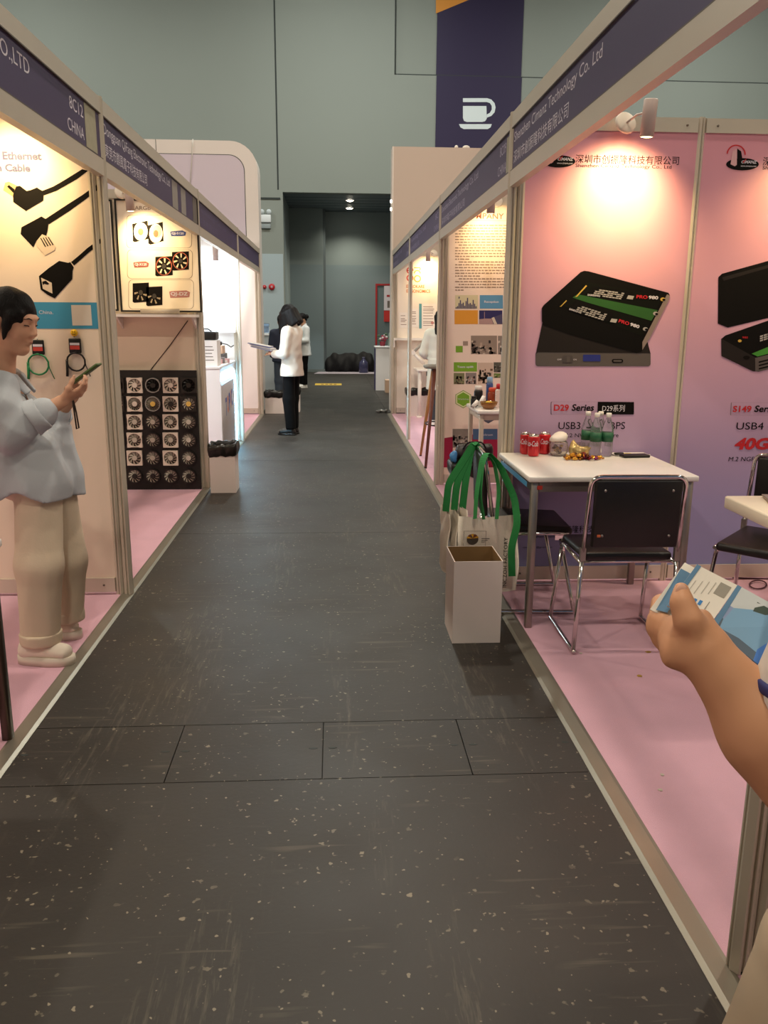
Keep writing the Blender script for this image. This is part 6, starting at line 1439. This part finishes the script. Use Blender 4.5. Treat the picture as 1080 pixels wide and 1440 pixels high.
# woman in a pale belted outfit in the logo booth
CREAMSH = mat('cream_blouse', 'd8d6c8', .75, var=.03, vscale=6)
standing('woman with long black hair and a belted pale outfit in the logo booth', (1.52, 12.0), math.radians(75), 1.62,
    [[(-.01, .165, 1.30), (-.02, .24, 1.04), (.14, .20, .95), (.22, .18, .97)], [(-.01, -.165, 1.30), (.0, -.22, 1.05), (.16, -.14, .95), (.24, -.12, .97)]],
    CREAMSH, mat('dark_slacks', '3a3d42', .8), hair='long', h=.013, head_tilt=-.3, skirt=True, jacket_hem=.58, leg_w=1.05, shoe_m=mat('white_trainer', 'e8e4dc', .6), sole_m=mat('white_trainer', 'e8e4dc', .6))
# ---------------- seated person in the profile booth
ch5, _ = make_chair('black chrome chair under the seated person behind the pink wall', (1.83, 6.0, .004), math.pi/2+.1)
t = thing('person', 'seated person in dark trousers at the small table, mostly behind the pink wall', 'person', (1.83, 6.0, .004))
hip = V3(1.80, 6.0, .56)
fd = Field((1.2, 5.6, -.02), (2.2, 6.4, 1.5), .014)
hcS = V3(1.84, 6.02, 1.27); HRS = frame((-.97, .1, -.2)); head_sdf(fd, hcS, HRS); fd.cone((1.86, 6.0, 1.05), hcS+HRS@V3(-.02, 0, -.05), .05, .05, .03); fd.ecap((1.82, 6, .58), (1.85, 6, 1.02), .13, .09, .15, .09, (0, 1, 0), .03)
for sy in (-1, 1):
    fd.chain([hip+V3(0, .09*sy, 0), V3(1.40, 6.0+.11*sy, .50), V3(1.36 if sy < 0 else 1.45, 6.0+.10*sy, .09)], [.07, .05, .035], .02); fd.chain([V3(1.86, 6+.17*sy, 1.02), V3(1.78, 6+.20*sy, .76), V3(1.58, 6+.12*sy, .66)], [.042, .035, .026], .02); hand_sdf(fd, V3(1.58, 6+.12*sy, .66), (-1, 0, -.1), (0, 0, -1), .95, side=sy)
fd.build('body', SKIN, t); face_parts(t, hcS, HRS)
fd = Field((1.2, 5.6, -.02), (2.2, 6.4, 1.2), .014); fd.ecap((1.82, 6, .55), (1.85, 6, 1.0), .17, .12, .17, .11, (0, 1, 0), .03); fd.cone((1.86, 5.87, 1.03), (1.86, 6.13, 1.03), .06, .06, .05)
for sy in (-1, 1): fd.chain([V3(1.86, 6+.17*sy, 1.02), V3(1.78, 6+.20*sy, .76), V3(1.64, 6+.145*sy, .69)], [.065, .055, .045], .03)
fd.cut((0, 0, .50), (0, 0, -1)); fd.build('jacket', mat('dark_jacket', '33353a', .8), t)
fd = Field((1.2, 5.6, -.02), (2.2, 6.4, .8), .012)
for sy in (-1, 1): fd.chain([hip+V3(0, .09*sy, 0), V3(1.40, 6.0+.11*sy, .51), V3(1.36 if sy < 0 else 1.45, 6.0+.10*sy, .10)], [.095, .075, .06], .03)
fd.cut((0, 0, .09), (0, 0, -1)); fd.build('trousers', mat('dark_wool', '26262a', .85), t)
for sy in (-1, 1): x = 1.36 if sy < 0 else 1.45; shoe(t, V3(x+.07, 6+.10*sy, .004), V3(x-.17, 6+.10*sy, .004), BLACK, BLACK, .04, .07, .02)
fh = Field(hcS-.2, hcS+.2, .01); fh.ell(hcS+HRS@V3(-.016, 0, .036), (.1, .085, .092), HRS); fh.ell(hcS+HRS@V3(.095, 0, -.055), (.1, .1, .1), HRS, .01, 's'); fh.build('hair', HAIR, t)

# ---------------- reading woman at the left edge
g = lambda u, v, y: gy(u, v, y)
SHIRT = mat('pale_blue_shirt', 'b3b8be', .75, var=.05, vscale=7, bump=.1, bscale=90); KHAKI = mat('cream_trousers', 'd6c4ac', .8, var=.03, vscale=6, bump=.1, bscale=90); SNEAK = mat('cream_sneaker', 'e6d9c8', .6); SOLE = mat('sneaker_sole', 'ddd2c2', .55)
t = thing('person', 'woman in a pale blue shirt and cream trousers looking at her phone', 'person', (-1.33, 3.68, .004))
S_ = 1.08; hc = g(17, 452, 3.69); HR = frame((.94, -.22, -.27))
shR, shL = V3(g(-6, 545, 3.50)[0], 3.50, g(0, 548, 3.5)[2]), V3(g(0, 540, 3.88)[0], 3.88, g(0, 543, 3.88)[2])
elR, wrR = g(14, 606, 3.47), g(88, 564, 3.53); elL, wrL = g(62, 606, 3.86), g(100, 560, 3.74)
hx = g(38, 690, 3.69)[0]; cx = g(8, 590, 3.69)[0]; zs2 = shR[2]
nearL = [V3(g(52, 700, 3.57)[0], 3.60, .80), g(55, 795, 3.555), g(58, 896, 3.54)]; farL = [V3(g(80, 715, 3.80)[0], 3.79, .80), g(92, 788, 3.81), g(94, 880, 3.82)]
lo = np.array([-1.85, 3.25, -.02]); hi = np.array([-.90, 4.12, 1.72])
fd = Field(lo, hi, .0065); head_sdf(fd, hc, HR, S_)
nk = V3(cx-.01, 3.69, zs2+.03)
fd.cone(nk+V3(0, 0, -.05), hc+HR@V3(-.03, 0, -.05), .058, .052, .03); fd.ecap(V3(hx, 3.69, .85), V3(cx, 3.69, zs2-.06), .13, .09, .14, .085, (0, 1, 0), .03)
fd.chain([shR, elR, wrR], [.045, .04, .027], .02); fd.chain([shL, elL, wrL], [.045, .04, .027], .02)
for L in (nearL, farL): fd.chain(L+[L[2]+V3(-.01, 0, -.05)], [.07, .05, .036, .034], .02)
ph_c = g(120.5, 525.5, 3.60); ph_d = unit(g(137, 513.5, 3.60)-g(104, 538, 3.60)); ph_n = unit(V3(-ph_d[2], 0, ph_d[0]))
hand_sdf(fd, wrR, unit(V3(.80, .22, .42)), ph_n*.9+V3(0, .35, 0), .98, (.42, .5, .55, .6), side=1, spread=.05, thumb=unit(V3(.55, .15, .75)))
hand_sdf(fd, wrL, unit(V3(.55, -.35, .75)), V3(.35, -.85, -.1), .95, (.55, .6, .65, .7), side=-1, spread=.05, thumb=unit(V3(.5, -.6, .4)))
fd.build('body', SKIN, t); face_parts(t, hc, HR, S_)
# hair pulled back, ear free, a lock before the ear
Th = lambda x, y, z: hc+HR@(V3(x, y, z)*S_)
fh = Field(hc-.26, hc+.22, .006)
fh.ell(Th(-.018, 0, .038), V3(.104, .084, .092)*S_, HR, .02); fh.ell(Th(-.13, 0, -.03), V3(.06, .055, .06)*S_, HR, .04)
fh.ell(Th(.112, 0, -.072), V3(.104, .12, .108)*S_, HR, .012, 's'); fh.ell(Th(-.008, -.095, -.022), V3(.030, .05, .045)*S_, HR, .008, 's'); fh.ell(Th(-.02, 0, -.13), V3(.12, .12, .09)*S_, HR, .02, 's')
fh.chain([Th(.035, -.068, .03), Th(.026, -.073, -.01), Th(.020, -.072, -.065)], [.022, .016, .006], .015); fh.chain([Th(.06, -.052, .045), Th(.07, -.05, .02)], [.016, .006], .015)
fh.warp(lambda X, Y_, Z: .0022*np.sin(110*X+60*Z)*np.sin(40*Y_+50*Z)); fh.build('hair', HAIR, t)
# shirt
fs = Field(lo, hi, .0075)
fs.ecap(V3(hx-.03, 3.69, .60), V3(hx-.035, 3.69, .92), .225, .175, .205, .155, (0, 1, 0), .05); fs.ecap(V3(hx-.03, 3.69, .92), V3(cx, 3.69, zs2-.10), .205, .155, .185, .13, (0, 1, 0), .05)
for L in (nearL, farL): fs.chain([L[0]+V3(-.01, 0, .12), L[0], L[0]*.6+L[1]*.4], [.105, .122, .124], .06)
fs.cone(shR+V3(.0, .05, -.005), shL+V3(0, -.05, -.005), .072, .072, .06)
fs.chain([shR+V3(0, .02, -.01), shR*.5+elR*.5+V3(-.01, -.015, 0), elR], [.082, .088, .078], .04); fs.cone(elR, elR+(wrR-elR)*.60, .078, .062, .03)
fs.chain([shL, elL], [.078, .072], .04); fs.cone(elL, elL+(wrL-elL)*.55, .072, .058, .03)
fs.ecap(g(88, 600, 3.80), g(99, 705, 3.80), .03, .08, .045, .09, (1, 0, 0), .03)
fs.warp(lambda X, Y_, Z: .0075*(np.abs(np.sin(15*X+5*Z+7*Y_+.6*np.sin(9*Z)))-.64)+.005*(np.abs(np.sin(27*X-13*Z+12*Y_+1+.8*np.sin(14*Z+5*X)))-.64)+.0045*(np.abs(np.sin(30*Z+21*X+6*Y_))-.64)*(Z > .95))
fd_ax = [fs.lo[i]+fs.h*np.arange(fs.n[i]) for i in range(3)]; X_, Y2, Z_ = np.meshgrid(*fd_ax, indexing='ij', sparse=True)
xs1 = g(28, 690, 3.5)[0]; hem = .715+.055*np.exp(-((X_-xs1)/.075)**2)+.02*np.sin(9*(Y2-3.4)); fs.D = np.maximum(fs.D, (hem-Z_).astype(np.float32)+0*fs.D)
fs.ell(nk+V3(.07, 0, .01), (.055, .065, .085), None, .01, 's'); fs.cone(nk+V3(.0, 0, -.01), hc+HR@V3(-.03, 0, -.05), .062, .06, .01, 's')
fs.build('shirt', SHIRT, t)
# rolled cuffs and collar
for e, w, k_, r in ((elR, wrR, .60, .070), (elL, wrL, .55, .064)):
    fc = Field(lo, hi, .007); a = e+(w-e)*(k_-.22); b = e+(w-e)*(k_+.02); fc.cone(a, b, r+.006, r, .01); fc.cut(a, a-b); fc.cut(b, b-a); fc.cone(b-(b-a)*.05, b+(b-a)*.5, r-.012, r-.012, .0, 's'); fc.warp(lambda X, Y_, Z: .002*np.sin(60*X+70*Z)); fc.build('rolled_cuff', SHIRT, t)
fc = Field(nk-.2, nk+.22, .006)
ringp = [nk+V3(.085*math.cos(a)+.005, .088*math.sin(a), .035+.03*math.cos(a+math.pi)) for a in np.linspace(.6, 2*math.pi-.6, 12)]
for i in range(len(ringp)-1): fc.cone(ringp[i], ringp[i+1], .017, .017, .012); fc.cone(ringp[i]+V3(0, 0, -.02), ringp[i+1]+V3(0, 0, -.02), .02, .02, .012)
for sy, i in ((1, 0), (-1, -1)): fc.ecap(ringp[i], ringp[i]+V3(.055, -.012*sy, -.065), .032, .010, .020, .008, (.2, -sy, .6), .012)
fc.build('collar', SHIRT, t)
MB().tube([nk+V3(.05, -.06, .02), nk+V3(.115, -.045, -.05), nk+V3(.15, -.02, -.17), nk+V3(.155, .0, -.22)], .006, 6, flat=(1.6, .5)).build('lanyard', mat('brown_lanyard', '7a5a46', .6), t)
# trousers
fp = Field(lo, np.array([-.9, 4.12, 1.0]), .0075)
fp.ecap(V3(hx, 3.69, .78), V3(hx-.01, 3.69, .93), .15, .12, .14, .11, (0, 1, 0), .03)
for L, w in ((nearL, 1.), (farL, .95)): fp.chain(L, [.098*w, .100*w, .083*w], .03)
fp.warp(lambda X, Y_, Z: .007*(np.abs(np.sin(17*X+2.5*Z+12*Y_+.7*np.sin(7*Z)))-.64)+.004*(np.abs(np.sin(26*X-6*Z+9*Y_+2))-.64)); zc_ = nearL[2][2]-.02; fp.cut((0, 0, zc_), (0, 0, -1)); fp.cut((0, 0, .90), (0, 0, 1)); fp.build('trousers', KHAKI, t)
for L, w in ((nearL, 1.), (farL, .95)):
    fc = Field(lo, np.array([-.9, 4.12, .4]), .0075); fc.cone(L[2]+V3(0, 0, -.05), L[2]+V3(0, 0, .08), .089*w, .091*w, 0); fc.cut((0, 0, zc_-.004), (0, 0, -1)); fc.cut((0, 0, zc_+.05), (0, 0, 1)); fc.build('turn_up', KHAKI, t)
a = gz(28, 930, .004); b = gz(113, 924, .004); s1 = shoe(t, V3(a[0], 3.53, .004), V3(b[0], 3.50, .004), SNEAK, SOLE, .048, .085, .042)
a = gz(60, 905, .004); b = gz(119, 893, .004); s2 = shoe(t, V3(b[0]-.27, 3.83, .004), V3(b[0], 3.81, .004), SNEAK, SOLE, .048, .085, .042)
# her phone
ph = thing('mobile_phone', 'phone in a green case held by the woman in the pale blue shirt', 'phone', tuple(ph_c))
Mx = Matrix(((ph_d[0], 0, ph_n[0], 0), (ph_d[1], 1, ph_n[1], 0), (ph_d[2], 0, ph_n[2], 0), (0, 0, 0, 1)))
Mx = Matrix.Translation(Vector(ph_c)) @ Mx
MB().rbox(-.073, .073, -.036, .036, -.0055, .0045, .0035, 2).xf(Mx).build('case', mat('green_case', '4d6230', .45), ph); MB().box(-.068, .068, -.033, .033, .0045, .0053).xf(Mx).build('screen', mat('phone_screen', '20242a', .1), ph)
q = ph_c-ph_d*.073; MB().tube([q, q+V3(.0, -.01, -.05), q+V3(.012, -.012, -.12), q+V3(.018, -.012, -.185), q+V3(.008, -.012, -.19), q+V3(.004, -.012, -.12), q+V3(-.002, -.01, -.05)], .0035, 6).build('wrist_strap', mat('strap_dark', '3a2a22', .6), ph)

# ---------------- person at the right edge holding brochures
t = thing('person', 'person in a white shirt with navy cuff stripe holding out brochures', 'person', (.85, 1.05, .004))
wr = dep(992, 918, 1.00); el = dep(1128, 1092, .97); kn = dep(938, 872, 1.035); sh = V3(.625, .86, 1.33)
lo = np.array([.2, .55, -.02]); hi = np.array([1.35, 1.45, 1.75])
hcP = V3(.82, 1.0, 1.55); HRP = frame((-.35, .9, -.2))
fd = Field(lo, hi, .007); head_sdf(fd, hcP, HRP); fd.cone(V3(.83, .97, 1.36), hcP+HRP@V3(-.02, 0, -.05), .055, .052, .03); fd.ecap(V3(.99, 1.05, .9), V3(.84, .98, 1.30), .13, .09, .15, .09, (.93, .36, 0), .03)
LP = [[V3(.93, 1.06, .86), V3(.83, 1.15, .47), V3(.715, 1.16, .09)], [V3(1.08, 1.10, .86), V3(1.08, 1.19, .47), V3(1.08, 1.18, .09)]]
for L in LP: fd.chain(L, [.08, .055, .038], .03)
elF, wrF = V3(1.14, 1.10, 1.04), V3(1.03, 1.30, 1.04); shF = V3(1.02, 1.05, 1.33)
fd.chain([shF, elF, wrF], [.046, .042, .028], .02); hand_sdf(fd, wrF, (-.7, .6, .1), (0, 0, -1), 1., side=-1)
# the near arm and hand are finer, so the whole figure is one field at the fine size around them
fa = Field(np.array([.24, .70, .84]), np.array([.80, 1.12, 1.42]), .0035)
def arm_prims(F):
    F.chain([sh, el], [.050, .046], .02)
    m1 = el+(wr-el)*.35; F.chain([el, m1, wr], [.047, .050, .031], .03)
arm_prims(fa); arm_prims(fd)
tq = lambda u, v, tt: dep(u, v, tt)
def hand_prims(F):
    sd = dep(962, 893, 1)-dep(990, 860, 1)
    F.ecap(wr+(kn-wr)*.05, tq(966, 898, 1.010), .029, .024, .036, .021, sd, .016, .9)
    F.ecap(tq(966, 898, 1.012), tq(947, 888, 1.032), .036, .020, .026, .016, sd, .016, .9)
    # thumb lies on the front of the pages
    F.chain([tq(985, 900, 1.000), tq(968, 872, .990), tq(959, 848, .995), tq(958, 829, 1.004)], [.020, .0150, .0118, .0092], .012)
    # fingers pass behind the pages, knuckles at the left edge
    for (k0, k1, k2, k3) in (((947, 882, 1.040), (924, 872, 1.062), (928, 848, 1.105), (952, 832, 1.125)), ((948, 893, 1.036), (923, 884, 1.062), (926, 862, 1.105), (952, 850, 1.125)), ((953, 905, 1.030), (931, 899, 1.060), (934, 878, 1.10), (957, 866, 1.12)), ((960, 916, 1.022), (942, 912, 1.052), (944, 893, 1.09), (962, 882, 1.11))):
        F.chain([tq(*k0), tq(*k1), tq(*k2), tq(*k3)], [.0135, .0112, .0100, .0078], .007)
hand_prims(fa)
fa.cut(sh+(el-sh)*.05, sh-el)
# one continuous surface: the coarse body ends inside the fine arm at the shoulder, hidden by the sleeve
fd2 = fd; fd2.cut(sh+(el-sh)*.25, el-sh)
arm_o = fa.build('arm_part', SKIN2, t); body_o = fd2.build('body', SKIN2, t)
bmj = bmesh.new(); bmj.from_mesh(body_o.data); bmj.from_mesh(arm_o.data); bmj.to_mesh(body_o.data); bmj.free(); bpy.data.objects.remove(arm_o)
face_parts(t, hcP, HRP)
MB().ell((0, 0, 0), (.0075, .0022, .010), 10, 6).xf(Matrix.Translation(Vector(tq(958.5, 833, .994))) @ Matrix(((_R[0], -_F[0], _U[0], 0), (_R[1], -_F[1], _U[1], 0), (_R[2], -_F[2], _U[2], 0), (0, 0, 0, 1)))).build('thumbnail', mat('nail', 'd9a890', .35), t)
fh = Field(hcP-.2, hcP+.22, .009); fh.ell(hcP+HRP@V3(-.016, 0, .036), (.102, .085, .094), HRP); fh.ell(hcP+HRP@V3(.095, 0, -.055), (.1, .1, .1), HRP, .01, 's'); fh.build('hair', HAIR, t)
POLO = mat('white_polo', 'd9d4cc', .75, var=.03, vscale=8)
fj = Field(lo, hi, .008); fj.ecap(V3(.995, 1.06, .86), V3(.84, 1.0, 1.25), .18, .14, .17, .125, (.93, .36, 0), .04); fj.ecap(V3(.85, 1.0, 1.2), V3(.83, .975, 1.31), .17, .125, .18, .128, (.93, .36, 0), .05); fj.cone(sh+V3(.05, .02, -.01), shF-V3(.05, .02, .01), .068, .068, .05); fj.cone(V3(.825, .97, 1.35), V3(.825, .97, 1.40), .08, .07, .02)
se = sh+(el-sh)*.80; fj.chain([sh, se], [.070, .082], .03); fj.chain([shF, shF+(elF-shF)*.8], [.072, .07], .03); d_ = unit(el-sh)
fj.warp(lambda X, Y_, Z: .003*np.sin(30*X+40*Z)*np.sin(25*Y_)); fj.cut((0, 0, .84), (0, 0, -1))
# hem of the near sleeve
ax_ = [fj.lo[i]+fj.h*np.arange(fj.n[i]) for i in range(3)]; Xs, Ys, Zs = np.meshgrid(*ax_, indexing='ij', sparse=True)
pl = (Xs-se[0])*d_[0]+(Ys-se[1])*d_[1]+(Zs-se[2])*d_[2]; near = ((Xs-se[0])**2+(Ys-se[1])**2+(Zs-se[2])**2) < .125**2
fj.D = np.where(near & (Xs < .74), np.maximum(fj.D, pl), fj.D).astype(np.float32)
fj.build('shirt', POLO, t)
for k0, k1, m, nm in ((-.030, -.016, mat('navy_stripe', '2c2f66', .7), 'cuff_stripe'), ):
    fc = Field(se-.15, se+.15, .004); fc.cone(se+d_*-.08, se+d_*.04, .0836, .0836, 0); fc.cut(se+d_*k0, -d_); fc.cut(se+d_*k1, d_); fc.build(nm, m, t)
fp = Field(lo, np.array([1.35, 1.45, 1.0]), .010); fp.ecap(V3(1.0, 1.07, .82), V3(.99, 1.05, .94), .165, .125, .15, .12, (.93, .36, 0), .03)
for L in LP: fp.chain(L, [.105, .098, .092], .03)
fp.warp(lambda X, Y_, Z: .003*np.sin(25*X+12*Z)); fp.cut((0, 0, .06), (0, 0, -1)); fp.cut((0, 0, .95), (0, 0, 1)); fp.build('trousers', mat('beige_trousers', 'b8a68e', .85, var=.04, vscale=6), t)
for L in LP: a = L[2]; shoe(t, V3(a[0]+.03, a[1]-.07, .004), V3(a[0]-.06, a[1]+.16, .004), mat('grey_shoe', '6a645c', .6), SOLE, .043, .075, .025)
# brochures
bt = thing('brochure', 'open leaflet with a white page and a blue harbour picture in the hand', 'brochure', tuple(tq(985, 850, 1.03)))
def sheet(par, pts, m, nm, off=0., th=.0012):
    P = [tq(u, v, tt) for u, v, tt in pts]; n = unit(np.cross(P[1]-P[0], P[2]-P[0])); n = n if n@_F < 0 else -n
    fr = [p+n*off for p in P]; bk = [p-n*th for p in fr]; k_ = len(P)
    a = np.cross(P[1]-P[0], P[2]-P[1])@n
    f0 = tuple(range(k_)) if a > 0 else tuple(range(k_))[::-1]
    return MB().add(fr+bk, [f0, tuple(i+k_ for i in f0[::-1])]+[(i, (i+1) % k_, k_+(i+1) % k_, k_+i) for i in range(k_)]).build(nm, m, par)
PGW = mat('page_white', 'ece6da', .5); PGB = mat('page_blue', '7fa8c8', .4); SPINE = mat('page_spine', '5f87a8', .5)
tl, tr, br, bl = (980, 794, 1.085), (1037, 823, 1.075), (996, 882, 1.03), (938, 852, 1.04)
lp = lambda a, b, k: tuple(a[i]+(b[i]-a[i])*k for i in range(3))
wp = sheet(bt, [tl, tr, br, bl], PGW, 'white_page')
def quad(par, u0, u1, v0, v1, m, nm, off=.0009, A=tl, B=tr, C_=br, D_=bl):
    Q = lambda a, b: lp(lp(A, B, a), lp(D_, C_, a), b)
    return sheet(par, [Q(u0, v0), Q(u1, v0), Q(u1, v1), Q(u0, v1)], m, nm, off, .0005)
quad(wp, 0, .10, 0, 1, SPINE, 'blue_edge')
quad(wp, .66, .92, .10, .36, mat('grey_square', '9c978c', .6), 'grey_square')
for i in range(4): quad(wp, .18+.13*i, .193+.13*i, .30-.05*i, .60-.06*i, mat('pale_grey_ink', 'b3aca2', .6), 'text_line')
for i in range(4): quad(wp, .15+.12*i, .22+.12*i, .66-.02*i, .76-.02*i, mat('blue_dot', '3f86c8', .5), 'blue_dot')
quad(wp, .70, .712, .55, .90, INK_GREY, 'text_line'); quad(wp, .80, .84, .78, .95, INK_GREY, 'text_line')
tr2, br2 = (1130, 868, 1.055), (1100, 962, 1.005); pa = (1037, 823, 1.075); pd = (996, 882, 1.03)
pd2 = (1000, 884, 1.028)
A2, B2, C2, D2 = pa, (1140, 880, 1.05), (1120, 975, 1.0), (997, 883, 1.0295)
pg = sheet(bt, [A2, B2, C2, D2], PGB, 'picture_page')
kw = dict(A=A2, B=B2, C_=C2, D_=D2)
quad(pg, 0, .055, 0, 1, SPINE, 'spine_line', .0009, **kw)
quad(pg, .055, .50, .0, .42, mat('pic_sky', 'c9cfd0', .5), 'picture_sky', .0009, **kw); quad(pg, .055, .50, .42, .7, mat('pic_sea', '8b9cc0', .5), 'picture_sea', .0009, **kw); quad(pg, .055, .50, .7, 1, mat('pic_land', '5a6a7a', .5), 'picture_land', .0009, **kw)
quad(pg, .30, .50, .10, .62, mat('pic_trees', '45534a', .5), 'picture_trees', .0013, **kw); quad(pg, .50, 1, 0, 1, mat('pic_blue', '4f82d0', .4), 'blue_panel', .0009, **kw); quad(pg, .62, .70, .2, .85, mat('pic_white', 'c9d4ee', .5), 'white_lettering', .0013, **kw)
b2 = thing('brochure', 'second white and blue leaflet held behind the open one', 'brochure', tuple(tq(945, 830, 1.06)))
s2_ = sheet(b2, [(963, 791, 1.098), (1020, 822, 1.09), (975, 885, 1.046), (914, 857, 1.056)], PGW, 'page'); sheet(b2, [(957, 800, 1.0915), (972, 808, 1.0895), (938, 862, 1.0505), (922, 858, 1.0535)], SPINE, 'blue_edge', .0012, .0005)
